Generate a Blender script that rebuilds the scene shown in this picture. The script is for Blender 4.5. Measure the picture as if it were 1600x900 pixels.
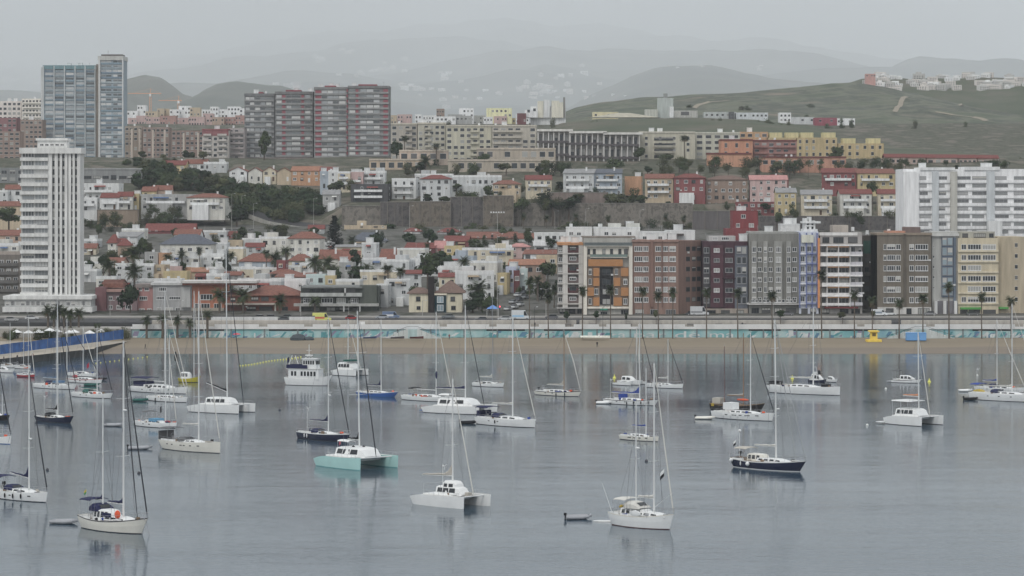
import bpy, math, random
from mathutils import Vector, Matrix, noise
for _o in list(bpy.data.objects): bpy.data.objects.remove(_o)
SC = bpy.context.scene
COL = SC.collection
rad = math.radians
F, H, HY = 4500.0, 45.0, 310.0          # focal length in photo pixels, eye height, horizon row

# ---------------------------------------------------------------- camera
cd = bpy.data.cameras.new('camera'); cam = bpy.data.objects.new('camera', cd); COL.objects.link(cam)
cam.location = (0, 0, H); cam.rotation_euler = (rad(90), 0, 0)
cd.sensor_width = 36; cd.lens = 36*F/1600; cd.shift_y = -(450-HY)/1600
cd.clip_start = 1; cd.clip_end = 120000
SC.camera = cam
# ---------------------------------------------------------------- sky
SUN_EL, SUN_AZ = 48, 205       # degrees; azimuth clockwise from +Y (behind the camera, to the left)
w = bpy.data.worlds.new('World'); SC.world = w; w.use_nodes = True
nt = w.node_tree; nt.nodes.clear(); N = nt.nodes.new; Lk = nt.links.new
out = N('ShaderNodeOutputWorld'); bg = N('ShaderNodeBackground'); bg.inputs[1].default_value = 0.10
sky = N('ShaderNodeTexSky'); sky.sky_type = 'NISHITA'; sky.sun_disc = False
sky.sun_elevation = rad(SUN_EL); sky.sun_rotation = rad(SUN_AZ); sky.air_density = 1; sky.dust_density = 4
tc = N('ShaderNodeTexCoord'); sep = N('ShaderNodeSeparateXYZ'); Lk(tc.outputs['Generated'], sep.inputs[0])
# overcast dome: brighter towards the zenith, streaked with stratus
mp = N('ShaderNodeMapping'); mp.inputs['Scale'].default_value = (5, 5, 48); Lk(tc.outputs['Generated'], mp.inputs[0])
nz = N('ShaderNodeTexNoise'); nz.inputs['Scale'].default_value = 1.3; nz.inputs['Detail'].default_value = 5; nz.inputs['Roughness'].default_value = .55
Lk(mp.outputs[0], nz.inputs['Vector'])
rp = N('ShaderNodeValToRGB'); Lk(sep.outputs[2], rp.inputs[0])
e = rp.color_ramp.elements
e[0].position = 0.0; e[0].color = (8.25, 8.61, 8.96, 1)
e[1].position = 1.0; e[1].color = (8.51, 8.76, 9.09, 1)
for p, c in ((.040, (8.55, 8.89, 9.22, 1)), (.047, (8.89, 9.22, 9.51, 1)), (.057, (6.96, 7.31, 7.72, 1)), (.070, (8.02, 8.37, 8.79, 1)), (.3, (8.02, 8.32, 8.73, 1))):
    q = e.new(p); q.color = c
mr = N('ShaderNodeMapRange'); mr.inputs['From Min'].default_value = .3; mr.inputs['From Max'].default_value = .7
mr.inputs['To Min'].default_value = .84; mr.inputs['To Max'].default_value = 1.14; Lk(nz.outputs['Fac'], mr.inputs['Value'])
ml = N('ShaderNodeVectorMath'); ml.operation = 'SCALE'; Lk(rp.outputs[0], ml.inputs[0]); Lk(mr.outputs[0], ml.inputs['Scale'])
mx = N('ShaderNodeMix'); mx.data_type = 'RGBA'; mx.inputs['Factor'].default_value = .93
Lk(sky.outputs[0], mx.inputs['A']); Lk(ml.outputs[0], mx.inputs['B'])
Lk(mx.outputs['Result'], bg.inputs[0]); Lk(bg.outputs[0], out.inputs[0])
# ---------------------------------------------------------------- sun behind thin cloud
sl = bpy.data.lights.new('sun', 'SUN'); sl.energy = 1.0; sl.angle = rad(14); sl.color = (1, .96, .9)
so = bpy.data.objects.new('sun', sl); COL.objects.link(so)
az, el = rad(SUN_AZ), rad(SUN_EL)
sdir = Vector((math.sin(az)*math.cos(el), math.cos(az)*math.cos(el), math.sin(el)))
so.rotation_euler = sdir.to_track_quat('Z', 'Y').to_euler()
vs = SC.view_settings; vs.view_transform = 'Standard'; vs.look = 'None'; vs.exposure = 0.08; vs.gamma = 1
SC.cycles.use_denoising = True; SC.cycles.max_bounces = 6; SC.cycles.diffuse_bounces = 2; SC.cycles.glossy_bounces = 3
SC.cycles.volume_bounces = 3; SC.cycles.caustics_reflective = False; SC.cycles.caustics_refractive = False
HAZE = dict(density=0.62e-4, color=(.95, .98, 1.0))

# ---------------------------------------------------------------- helpers
def wx(px, D): return (px-800)*D/F
def wz(py, D): return H-(py-HY)*D/F
def dw(py, z=0): return F*(H-z)/(py-HY)
def lerp(tab, v):
    if v <= tab[0][0]: return tab[0][1]
    for (a, b), (c, d) in zip(tab, tab[1:]):
        if v <= c: return b+(d-b)*(v-a)/(c-a)
    return tab[-1][1]
def lin(c):
    c /= 255.0
    return c/12.92 if c <= .04045 else ((c+.055)/1.055)**2.4
def pc(r, g, b, k=.72, hz=.012):      # a colour read off the photo -> base colour
    c = [(lin(v)-hz)/k for v in (r, g, b)]; g_ = .3*c[0]+.6*c[1]+.1*c[2]
    return tuple(min(.84, max(.012, g_+(v-g_)*.84)) for v in c)

_mats = {}
def mat(key, rgb=None, rough=.7, var=.12, scale=.5, metal=0, streak=False, spec=.3, bump=0, obrand=0):
    if key in _mats: return _mats[key]
    m = bpy.data.materials.new(key); m.use_nodes = True
    t = m.node_tree; b = t.nodes['Principled BSDF']
    b.inputs['Roughness'].default_value = rough; b.inputs['Metallic'].default_value = metal
    b.inputs['Specular IOR Level'].default_value = spec
    co = t.nodes.new('ShaderNodeTexCoord'); n = t.nodes.new('ShaderNodeTexNoise')
    n.inputs['Scale'].default_value = scale; n.inputs['Detail'].default_value = 4
    v = co.outputs['Object']
    if streak:
        mp = t.nodes.new('ShaderNodeMapping'); mp.inputs['Scale'].default_value = (1.6, 1.6, .22)
        t.links.new(v, mp.inputs[0]); v = mp.outputs[0]
    t.links.new(v, n.inputs['Vector'])
    r = t.nodes.new('ShaderNodeMapRange'); r.inputs['From Min'].default_value = .3; r.inputs['From Max'].default_value = .7
    r.inputs['To Min'].default_value = 1-var; r.inputs['To Max'].default_value = 1+var
    t.links.new(n.outputs['Fac'], r.inputs['Value'])
    s = t.nodes.new('ShaderNodeVectorMath'); s.operation = 'SCALE'; s.inputs[0].default_value = rgb
    val = r.outputs[0]
    if obrand:
        oi = t.nodes.new('ShaderNodeObjectInfo'); r2 = t.nodes.new('ShaderNodeMapRange')
        r2.inputs['To Min'].default_value = 1-obrand; r2.inputs['To Max'].default_value = 1+obrand
        t.links.new(oi.outputs['Random'], r2.inputs['Value'])
        mm = t.nodes.new('ShaderNodeMath'); mm.operation = 'MULTIPLY'
        t.links.new(val, mm.inputs[0]); t.links.new(r2.outputs[0], mm.inputs[1]); val = mm.outputs[0]
    t.links.new(val, s.inputs['Scale']); t.links.new(s.outputs[0], b.inputs['Base Color'])
    if bump:
        bp = t.nodes.new('ShaderNodeBump'); bp.inputs['Strength'].default_value = bump; bp.inputs['Distance'].default_value = .3
        t.links.new(n.outputs['Fac'], bp.inputs['Height']); t.links.new(bp.outputs[0], b.inputs['Normal'])
    _mats[key] = m; return m
def wall(r, g, b):      # painted masonry from a photo colour
    return mat('wall_%d_%d_%d' % (r, g, b), pc(r, g, b), .85, .16, .5, streak=True, spec=.15)
def paint(r, g, b, rough=.35):
    return mat('paint_%d_%d_%d' % (r, g, b), pc(r, g, b), rough, .05, .8)
def ramp_mat(key, scale, stops, rough=.9, coord='Object', detail=6, stretch=(1, 1, 1), bump=0):
    if key in _mats: return _mats[key]
    m = bpy.data.materials.new(key); m.use_nodes = True; t = m.node_tree; b = t.nodes['Principled BSDF']
    b.inputs['Roughness'].default_value = rough; b.inputs['Specular IOR Level'].default_value = .15
    co = t.nodes.new('ShaderNodeTexCoord'); mp = t.nodes.new('ShaderNodeMapping'); mp.inputs['Scale'].default_value = stretch
    n = t.nodes.new('ShaderNodeTexNoise'); n.inputs['Scale'].default_value = scale; n.inputs['Detail'].default_value = detail; n.inputs['Roughness'].default_value = .62
    c = t.nodes.new('ShaderNodeValToRGB'); el = c.color_ramp.elements
    el[0].position, el[0].color = stops[0][0], (*stops[0][1], 1); el[1].position, el[1].color = stops[-1][0], (*stops[-1][1], 1)
    for p, q in stops[1:-1]:
        k = el.new(p); k.color = (*q, 1)
    t.links.new(co.outputs[coord], mp.inputs[0]); t.links.new(mp.outputs[0], n.inputs['Vector'])
    t.links.new(n.outputs['Fac'], c.inputs[0]); t.links.new(c.outputs[0], b.inputs['Base Color'])
    if bump:
        bp = t.nodes.new('ShaderNodeBump'); bp.inputs['Strength'].default_value = bump; bp.inputs['Distance'].default_value = 1
        t.links.new(n.outputs['Fac'], bp.inputs['Height']); t.links.new(bp.outputs[0], b.inputs['Normal'])
    _mats[key] = m; return m
def pane_mat(key='pane', stops=((0, (.025, .03, .035)), (.52, (.03, .037, .042)), (.56, (.10, .10, .10)), (.82, (.14, .14, .135)), (.85, (.36, .36, .34)), (1, (.5, .49, .46)))):
    if key in _mats: return _mats[key]   # one random value per window: bare glass, curtain or blind behind it
    m = bpy.data.materials.new(key); m.use_nodes = True; t = m.node_tree; b = t.nodes['Principled BSDF']
    b.inputs['Roughness'].default_value = .12; b.inputs['Specular IOR Level'].default_value = .5
    oi = t.nodes.new('ShaderNodeObjectInfo'); c = t.nodes.new('ShaderNodeValToRGB'); c.color_ramp.interpolation = 'CONSTANT'
    el = c.color_ramp.elements; el[0].position, el[0].color = stops[0][0], (*stops[0][1], 1); el[1].position, el[1].color = stops[-1][0], (*stops[-1][1], 1)
    for p, q in stops[1:-1]:
        k = el.new(p); k.color = (*q, 1)
    t.links.new(oi.outputs['Random'], c.inputs[0]); t.links.new(c.outputs[0], b.inputs['Base Color'])
    _mats[key] = m; return m

class MB:
    def __init__(s): s.v = []; s.f = []; s.m = []
    def poly(s, pts, mi=0):
        i = len(s.v); s.v += [tuple(p) for p in pts]; s.f.append(tuple(range(i, i+len(pts)))); s.m.append(mi); return s
    def box(s, x0, x1, y0, y1, z0, z1, mi=0):
        i = len(s.v)
        s.v += [(x0, y0, z0), (x1, y0, z0), (x1, y1, z0), (x0, y1, z0), (x0, y0, z1), (x1, y0, z1), (x1, y1, z1), (x0, y1, z1)]
        for q in ((0, 3, 2, 1), (4, 5, 6, 7), (0, 1, 5, 4), (1, 2, 6, 5), (2, 3, 7, 6), (3, 0, 4, 7)):
            s.f.append(tuple(i+k for k in q)); s.m.append(mi)
        return s
    def loft(s, rings, mi=0, closed=True, cap=True):
        i = len(s.v); n = len(rings[0])
        for r in rings: s.v += [tuple(p) for p in r]
        for a in range(len(rings)-1):
            for k in range(n if closed else n-1):
                k2 = (k+1) % n
                s.f.append((i+a*n+k, i+a*n+k2, i+(a+1)*n+k2, i+(a+1)*n+k)); s.m.append(mi[k] if isinstance(mi, (list, tuple)) else mi)
        c = mi[0] if isinstance(mi, (list, tuple)) else mi
        if cap and closed:
            s.f.append(tuple(i+k for k in reversed(range(n)))); s.m.append(c)
            b = i+(len(rings)-1)*n; s.f.append(tuple(b+k for k in range(n))); s.m.append(c)
        return s
    def tube(s, p0, p1, r0, r1=None, n=6, mi=0):
        p0, p1 = Vector(p0), Vector(p1); r1 = r0 if r1 is None else r1
        d = (p1-p0).normalized(); a = d.orthogonal().normalized(); b = d.cross(a)
        ring = lambda p, r: [p+(a*math.cos(2*math.pi*k/n)+b*math.sin(2*math.pi*k/n))*r for k in range(n)]
        return s.loft([ring(p0, r0), ring(p1, r1)], mi)
    def path(s, pts, rs, n=6, mi=0):
        pts = [Vector(p) for p in pts]; rings = []
        for k, p in enumerate(pts):
            d = (pts[min(k+1, len(pts)-1)]-pts[max(k-1, 0)]).normalized()
            a = Vector((0, 1, 0)).cross(d)
            a = a.normalized() if a.length > .1 else Vector((1, 0, 0)); b = d.cross(a)
            r = rs[k] if isinstance(rs, (list, tuple)) else rs
            rings.append([p+(a*math.cos(2*math.pi*q/n)+b*math.sin(2*math.pi*q/n))*r for q in range(n)])
        return s.loft(rings, mi)
    def ball(s, c, r, mi=0, n=8, m=5):
        rx, ry, rz = r if isinstance(r, (tuple, list)) else (r, r, r)
        rings = []
        for j in range(m+1):
            t = -math.pi/2+math.pi*(j+.02)/(m+.04); rings.append([(c[0]+rx*math.cos(t)*math.cos(2*math.pi*k/n), c[1]+ry*math.cos(t)*math.sin(2*math.pi*k/n), c[2]+rz*math.sin(t)) for k in range(n)])
        return s.loft(rings, mi)
    def mesh(s, name, mats, smooth=False):
        me = bpy.data.meshes.new(name); me.from_pydata(s.v, [], s.f)
        for m in (mats if isinstance(mats, (list, tuple)) else [mats]): me.materials.append(m)
        me.polygons.foreach_set('material_index', s.m)
        if smooth: me.polygons.foreach_set('use_smooth', [True]*len(s.f))
        me.update(); return me
    def build(s, name, mats, parent=None, smooth=False, loc=(0, 0, 0)):
        return link(s.mesh(name, mats, smooth), name, parent, loc)
def link(me, name, parent=None, loc=(0, 0, 0), rz=0, sc=None):
    o = bpy.data.objects.new(name, me); COL.objects.link(o); o.location = loc; o.rotation_euler = (0, 0, rz)
    if sc: o.scale = sc
    if parent: o.parent = parent
    return o
def tag(o, label, cat, group=None, kind=None):
    o['label'] = label; o['category'] = cat
    if group: o['group'] = group
    if kind: o['kind'] = kind
    return o
def thing(name, label, cat, loc, rz=0, group=None):
    o = bpy.data.objects.new(name, None); COL.objects.link(o); o.location = loc; o.rotation_euler = (0, 0, rz)
    o.empty_display_size = .5
    return tag(o, label, cat, group)
def struct(o): o['kind'] = 'structure'; return o
_kids = {}
def dup(root, loc, rz=0, sc=1.0, label=None, group=None, cat=None):
    r = root.copy(); COL.objects.link(r); r.location = loc; r.rotation_euler = (0, 0, rz); r.scale = (sc, sc, sc) if not isinstance(sc, tuple) else sc
    if label: r['label'] = label
    if group: r['group'] = group
    for c in root.children:
        k = c.copy(); COL.objects.link(k); k.parent = r
        for g in c.children:
            d = g.copy(); COL.objects.link(d); d.parent = k
    return r
WHITE = wall(192, 193, 192); TERRA = mat('terracotta_tiles', pc(118, 82, 72), .9, .22, 1.2, spec=.1)
ROOFRED = mat('red_roof_tiles', pc(112, 70, 66), .9, .2, 1.2, spec=.1); SLATE = mat('slate_roof', pc(84, 88, 96), .8, .15, 1)
BROWNROOF = mat('brown_roof_tiles', pc(108, 90, 82), .9, .2, 1.2, spec=.1)
FRAME = mat('frame_white', (.7, .7, .69), .5, .05); FRAMED = mat('frame_dark', (.06, .06, .06), .5, .05); FRAMEG = mat('frame_grey', (.3, .3, .3), .5, .05)
PANE = pane_mat(); PANEL_ = pane_mat('pane_light', ((0, (.10, .11, .115)), (.25, (.2, .215, .22)), (.45, (.34, .36, .37)), (.65, (.5, .51, .51)), (.84, (.62, .62, .60)), (1, (.62, .62, .60)))); CONC = wall(150, 148, 144); DARK = mat('dark_opening', (.03, .03, .032), .8, .2)

# ---------------------------------------------------------------- the lie of the land
PROF = [(880, 5.2), (893, 5.25), (896, 6.3), (925, 6.45), (940, 7.2), (960, 8), (1000, 11), (1050, 14.5), (1100, 18), (1150, 22.5), (1200, 27), (1250, 31), (1292, 32.5), (1296, 33)]
UPW = [(1296, 33), (1301, 42), (1322, 42.4), (1345, 45), (1400, 56), (1450, 63), (1480, 65), (1570, 67), (1760, 69), (2100, 99), (2350, 106), (2600, 112)]
UPS = [(1296, 33), (1350, 44.5), (1400, 52.5), (1450, 63), (1480, 65), (1570, 67), (1760, 69), (2100, 99), (2350, 106), (2600, 112)]
def zt(D, px=800):
    if D <= 1296: return lerp(PROF, D)
    f = min(1, max(0, (px-500)/40))
    return lerp(UPS, D)*(1-f)+lerp(UPW, D)*f
# ================================================================ setting: water, beach, land, hills
R = random.Random(5)
def grid(name, mats, rows, smooth=True):
    mb = MB(); n = len(rows[0])
    for r in rows: mb.v += r
    for a in range(len(rows)-1):
        for k in range(n-1):
            mb.f.append((a*n+k, a*n+k+1, (a+1)*n+k+1, (a+1)*n+k)); mb.m.append(0)
    return struct(mb.build(name, mats, None, smooth))
# water
m = bpy.data.materials.new('harbour_water'); m.use_nodes = True; t = m.node_tree; b = t.nodes['Principled BSDF']
b.inputs['Base Color'].default_value = (.036, .066, .094, 1); b.inputs['Roughness'].default_value = .08; b.inputs['IOR'].default_value = 1.33
co = t.nodes.new('ShaderNodeTexCoord')
def wn(sx, sy, sc, det):
    mp = t.nodes.new('ShaderNodeMapping'); mp.inputs['Scale'].default_value = (sx, sy, 1); t.links.new(co.outputs['Object'], mp.inputs[0])
    n = t.nodes.new('ShaderNodeTexNoise'); n.inputs['Scale'].default_value = sc; n.inputs['Detail'].default_value = det; n.inputs['Roughness'].default_value = .6
    t.links.new(mp.outputs[0], n.inputs['Vector']); return n.outputs['Fac']
def mth(op, a, b_):
    q = t.nodes.new('ShaderNodeMath'); q.operation = op
    for i, x in enumerate((a, b_)):
        if isinstance(x, (int, float)): q.inputs[i].default_value = x
        else: t.links.new(x, q.inputs[i])
    return q.outputs[0]
fine = wn(1, 1, .9, 4); med = wn(.6, 1, .22, 3); patch = wn(.16, 1, .026, 4)
pr = t.nodes.new('ShaderNodeMapRange'); pr.inputs['From Min'].default_value = .36; pr.inputs['From Max'].default_value = .62
pr.inputs['To Min'].default_value = .35; pr.inputs['To Max'].default_value = 1.25; t.links.new(patch, pr.inputs['Value'])
hgt = mth('MULTIPLY', mth('ADD', mth('MULTIPLY', fine, .5), med), pr.outputs[0])
bp = t.nodes.new('ShaderNodeBump'); bp.inputs['Strength'].default_value = .30; bp.inputs['Distance'].default_value = .22
t.links.new(hgt, bp.inputs['Height']); t.links.new(bp.outputs[0], b.inputs['Normal'])
struct(MB().poly([(-2500, -400, 0), (2500, -400, 0), (2500, 845, 0), (-2500, 845, 0)]).build('harbour_water', m))

# beach: damp towards the water line
m = bpy.data.materials.new('beach_sand'); m.use_nodes = True; t = m.node_tree; b = t.nodes['Principled BSDF']; b.inputs['Roughness'].default_value = .9
co = t.nodes.new('ShaderNodeTexCoord'); sp = t.nodes.new('ShaderNodeSeparateXYZ'); t.links.new(co.outputs['Object'], sp.inputs[0])
mp = t.nodes.new('ShaderNodeMapping'); mp.inputs['Scale'].default_value = (.25, 1.3, 1); t.links.new(co.outputs['Object'], mp.inputs[0])
n = t.nodes.new('ShaderNodeTexNoise'); n.inputs['Scale'].default_value = .16; n.inputs['Detail'].default_value = 6; t.links.new(mp.outputs[0], n.inputs['Vector'])
ad = t.nodes.new('ShaderNodeMath'); ad.operation = 'MULTIPLY_ADD'; ad.inputs[1].default_value = 1.3; t.links.new(n.outputs['Fac'], ad.inputs[0]); t.links.new(sp.outputs[2], ad.inputs[2])
c = t.nodes.new('ShaderNodeValToRGB'); el = c.color_ramp.elements
mr = t.nodes.new('ShaderNodeMapRange'); mr.inputs['From Max'].default_value = 3.6; t.links.new(ad.outputs[0], mr.inputs['Value']); t.links.new(mr.outputs[0], c.inputs[0])
el[0].position, el[0].color = .14, (.165, .135, .105, 1); el[1].position, el[1].color = .95, (.265, .222, .158, 1)
for p_, q_ in ((.22, (.215, .18, .14, 1)), (.38, (.195, .16, .125, 1)), (.48, (.25, .207, .146, 1)), (.68, (.22, .18, .127, 1))):
    k = el.new(p_); k.color = q_
t.links.new(c.outputs[0], b.inputs['Base Color'])
xs = [-600+i*6 for i in range(201)]
rows = []
for D, z in ((822, -1.2), (830, -.35), (834, .03), (842, .5), (852, .95), (862, 1.5), (872, 2.1), (882, 2.5)):
    rows.append([(x, D+1.2*noise.noise((x*.03, D*.1, 1)), z+.12*noise.noise((x*.12, D*.3, 0))*(z > .3)) for x in xs])
grid('beach_sand', m, rows)

LAND = ramp_mat('land_ground', .07, ((.3, (.05, .058, .04)), (.42, (.12, .115, .09)), (.5, (.055, .065, .04)), (.58, (.15, .135, .11)), (.7, (.19, .165, .135))))
TOWN = ramp_mat('town_ground', .08, ((.3, (.07, .075, .06)), (.5, (.14, .135, .125)), (.6, (.05, .055, .04)), (.75, (.17, .16, .15))))
pxs = list(range(-2400, -300, 100))+[-300+i*16 for i in range(139)]+list(range(1930, 4000, 100))
def landrow(D): return [(wx(p, D), D, zt(D, p)+(1.6*noise.noise((wx(p, D)*.02, D*.02, 3)) if D > 1410 else 0)) for p in pxs]
grid('town_ground', TOWN, [landrow(D) for D in (935, 940, 950, 960, 980, 1000, 1025, 1050, 1075, 1100, 1150, 1200, 1250, 1292, 1295.9)], False)
grid('hillside_ground', LAND, [landrow(D) for D in (1296, 1298.5, 1301, 1315, 1330, 1350, 1375, 1400, 1425, 1450, 1480, 1520, 1570, 1650, 1760, 1850, 1950, 2050, 2100, 2200, 2350, 2600)])

struct(MB().poly([(-8000, 900, 2.9), (8000, 900, 2.9), (8000, 7000, 2.9), (-8000, 7000, 2.9)]).build('land', LAND))
def hill(name, ridge, Dr, Db, zb, m, amp=.05, back=900, x0=None, x1=None, nx=150, ny=26, seed=0, ex=1.15):
    a, z = ridge[0][0], ridge[-1][0]; rows = []
    P = [a+(z-a)*i/(nx-1) for i in range(nx)]
    for j in range(ny+4):
        s = j/(ny-1); r = []
        for p in P:
            hr = wz(lerp(ridge, p), Dr); X = wx(p, Dr)
            if s <= 1:
                D = Db+(Dr-Db)*s; e = s**ex if s < 1 else 1
                zz = zb+(hr-zb)*e
                q_ = 3000/Dr; nn = noise.fractal((X*.0016*q_, D*.0016*q_, seed), 1.0, 2.0, 6)
                gul = abs(noise.noise((X*.004*q_+seed+.6*nn, D*.0009*q_, 7)))
                zz += (hr-zb)*amp*(nn*1.4-gul*1.3)*math.sin(math.pi*min(1, s*1.02))**.7
                zz += (hr-zb)*.02*noise.fractal((X*.02*q_, seed, D*.02*q_), 1.0, 2.0, 3)
            else:
                D = Dr+(j-ny+1)*back/4; zz = hr-(hr-zb)*((j-ny+1)/4.)**1.6
            r.append((X, D, zz))
        rows.append(r)
    return grid(name, m, rows)
GREEN = ramp_mat('green_hillside', .014, ((.30, (.052, .064, .048)), (.41, (.098, .115, .075)), (.48, (.15, .155, .112)), (.53, (.062, .073, .056)), (.60, (.13, .132, .098)), (.72, (.24, .195, .155))), detail=9)
SCRUB = ramp_mat('scrub_hillside', .015, ((.3, (.05, .065, .045)), (.5, (.085, .098, .062)), (.62, (.12, .115, .085)), (.75, (.17, .15, .12))), detail=9)
ROCKF = ramp_mat('far_mountain', .0014, ((.3, (.035, .045, .04)), (.5, (.07, .08, .06)), (.64, (.12, .12, .095)), (.8, (.18, .165, .14))), detail=10)
hill('green_hill', [(1120, 200), (1200, 172), (1260, 152), (1310, 134), (1345, 124), (1400, 122), (1480, 123), (1600, 120), (1750, 126), (1900, 140)], 3350, 2900, 90, SCRUB, .06, seed=2)
hill('grassy_spur', [(780, 215), (860, 183), (900, 168), (940, 160), (1000, 153), (1100, 147), (1180, 143), (1250, 136), (1300, 130), (1335, 129), (1380, 135), (1430, 147), (1500, 162), (1560, 176), (1620, 186), (1750, 215)], 2950, 2350, 98, GREEN, .15, seed=4, ny=44, nx=260)
hill('ravine_slope', [(1330, 250), (1400, 222), (1450, 204), (1520, 198), (1600, 193), (1700, 190), (1850, 192)], 2500, 1800, 60, SCRUB, .14, seed=9)
hill('brushy_slope', [(830, 205), (880, 192), (940, 186), (1100, 184), (1180, 187), (1260, 196), (1330, 206), (1420, 218), (1480, 235)], 2080, 1620, 66, SCRUB, .06, seed=11, back=300)
hill('hazy_hills', [(-150, 165), (0, 168), (120, 172), (165, 158), (190, 126), (225, 116), (250, 119), (268, 132), (285, 147), (303, 153), (318, 142), (340, 131), (372, 126), (400, 131), (440, 135), (480, 148), (540, 165), (640, 190)], 9500, 5600, 90, ROCKF, .05, seed=5)
hill('hazy_ridge', [(820, 190), (890, 168), (940, 141), (985, 119), (1020, 107), (1060, 101), (1110, 102), (1160, 113), (1220, 124), (1290, 131), (1380, 142), (1500, 165)], 17500, 8600, 95, ROCKF, .07, seed=6)
hill('far_ridge', [(900, 150), (1000, 118), (1080, 96), (1140, 86), (1200, 80), (1250, 81), (1290, 87), (1330, 97), (1370, 108), (1430, 114), (1500, 124), (1650, 140)], 30000, 19000, 130, ROCKF, .07, seed=8)
hill('far_mountain', [(-420, 104), (-150, 96), (0, 103), (50, 110), (110, 116), (170, 112), (240, 92), (290, 84), (340, 86), (400, 66), (460, 60), (520, 46), (600, 50), (660, 36), (720, 40), (790, 30), (860, 44), (930, 42), (1000, 58), (1080, 74), (1120, 72), (1250, 100), (1400, 122)], 62000, 11000, 110, ROCKF, .16, seed=12, back=3000, ex=1.0, ny=70, nx=240)
# air
m = bpy.data.materials.new('haze_air'); m.use_nodes = True; t = m.node_tree; t.nodes.clear()
o_ = t.nodes.new('ShaderNodeOutputMaterial'); v_ = t.nodes.new('ShaderNodeVolumePrincipled')
v_.inputs['Color'].default_value = (*HAZE['color'], 1); v_.inputs['Density'].default_value = HAZE['density']; v_.inputs['Anisotropy'].default_value = 0
t.links.new(v_.outputs[0], o_.inputs['Volume'])
hz = MB().box(-34000, 34000, -600, 67000, -3, 4600).build('haze', m); hz['kind'] = 'stuff'

# ---------------------------------------------------------------- promenade, road, sea wall
ASPH = mat('asphalt', (.055, .056, .058), .9, .15, .3); PAVE = mat('paving', (.36, .345, .32), .9, .12, .3); SLABW = mat('white_slab', (.72, .73, .73), .7, .08, .15, streak=True)
struct(MB().box(-700, 700, 881, 895.6, 2, 5.2).build('promenade', PAVE))
struct(MB().box(-700, 700, 896, 927, 3, 6.40).build('coast_road', ASPH))
struct(MB().box(-700, 700, 927, 945, 3, 6.9).build('pavement', PAVE))
mk = MB()
for i in range(-70, 70):
    for y in (905, 917.5): mk.poly([(i*6, y-.07, 6.404), (i*6+3, y-.07, 6.404), (i*6+3, y+.07, 6.404), (i*6, y+.07, 6.404)])
mk.poly([(-420, 911, 6.404), (420, 911, 6.404), (420, 911.15, 6.404), (-420, 911.15, 6.404)])
struct(mk.build('road_markings', mat('road_paint', (.6, .6, .58), .8, .1)))
TEAL = ramp_mat('mural_paint', .10, ((.28, (.18, .40, .44)), (.42, (.25, .50, .52)), (.52, (.45, .60, .60)), (.60, (.30, .52, .56)), (.72, (.19, .36, .46))), detail=2, stretch=(1, 1, .5))
sw = thing('sea_wall', 'long sea wall painted with a teal and white mural behind the beach', 'sea wall', (0, 880.6, 2.2))
MB().box(-116.5, 600, 0, .5, -.6, 2.85).build('wall', TEAL, sw)
MB().box(-116.5, 600, -.5, .6, 2.85, 3.5).build('slab', SLABW, sw)
q_ = MB(); p_ = -116.0
while p_ < 300:
    l_ = R.uniform(6, 14); q_.box(p_, p_+l_, -.5, -.35, 3.503, 4.35); p_ += l_+R.choice((0, 2.2, 2.6))+.02
q_.build('parapet', SLABW, sw)
pil = MB()
for p in range(205, 1700, 52): pil.box(wx(p, 880)-.22, wx(p, 880)+.22, -.25, 0, -.6, 2.85)
pil.build('pilaster', mat('pilaster_grey', (.2, .24, .25), .8, .1), sw)['kind'] = 'stuff'
mu = MB(); y_ = -.006
for i in range(330):
    p = R.uniform(205, 1640)
    if 955 < p < 1160: continue
    x = wx(p, 880); wd = R.uniform(.25, 1.7); sk = R.uniform(-.2, 2.2); h0 = R.uniform(-.3, .9); h1 = h0+R.uniform(.6, 1.9)
    y_ -= .00035
    h1 = min(h1, 2.6)
    mu.poly([(x, y_, h0), (x+wd, y_, h0), (x+wd+sk, y_, h1), (x+sk, y_, h1)], R.choice((0, 0, 0, 1, 1, 2, 3, 4, 4)))
mu.build('mural', [mat('mural_white', (.62, .66, .66), .8, .12), mat('mural_aqua', (.32, .52, .52), .8, .1), mat('mural_blue', (.11, .24, .36), .8, .1), mat('mural_violet', (.27, .25, .36), .8, .1), mat('mural_teal', (.11, .32, .35), .8, .1)], sw)
for p, wd in ((218, 40), (300, 50), (420, 60), (760, 60), (850, 60), (1170, 50), (1240, 70), (1310, 60), (1520, 60)):
    MB().box(wx(p, 880), wx(p+wd, 880)*1, -.05, .1, 2.3, 2.8).build('shadow_gap', DARK, sw)  # dark strips painting the shadow gap under the slab
lt = mat('letter_white', (.66, .70, .70), .8, .08)
def text(s, parent, x, y, z, size, m, name='lettering', ext=.01, rx=90, width=None):
    cu = bpy.data.curves.new('t', 'FONT'); cu.body = s; cu.size = size; cu.extrude = ext
    o = bpy.data.objects.new('t', cu); COL.objects.link(o)
    dg = bpy.context.evaluated_depsgraph_get(); me = bpy.data.meshes.new_from_object(o.evaluated_get(dg))
    COL.objects.unlink(o); bpy.data.objects.remove(o)
    if width:
        mxx = max((v.co.x for v in me.vertices), default=1); mn = min((v.co.x for v in me.vertices), default=0)
        for v in me.vertices: v.co.x = (v.co.x-mn)*width/(mxx-mn)
    me.materials.clear(); me.materials.append(m)
    k = link(me, name, parent, (x, y, z)); k.rotation_euler = (rad(rx), 0, 0); return k
for s, p, p2 in (('a', 966, 978), ('par', 991, 1041), ('de', 1055, 1094), ('ma', 1109, 1148)):
    text(s, sw, wx(p, 880), -.14, .1, 3.1, lt, width=wx(p2, 880)-wx(p, 880))
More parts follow.
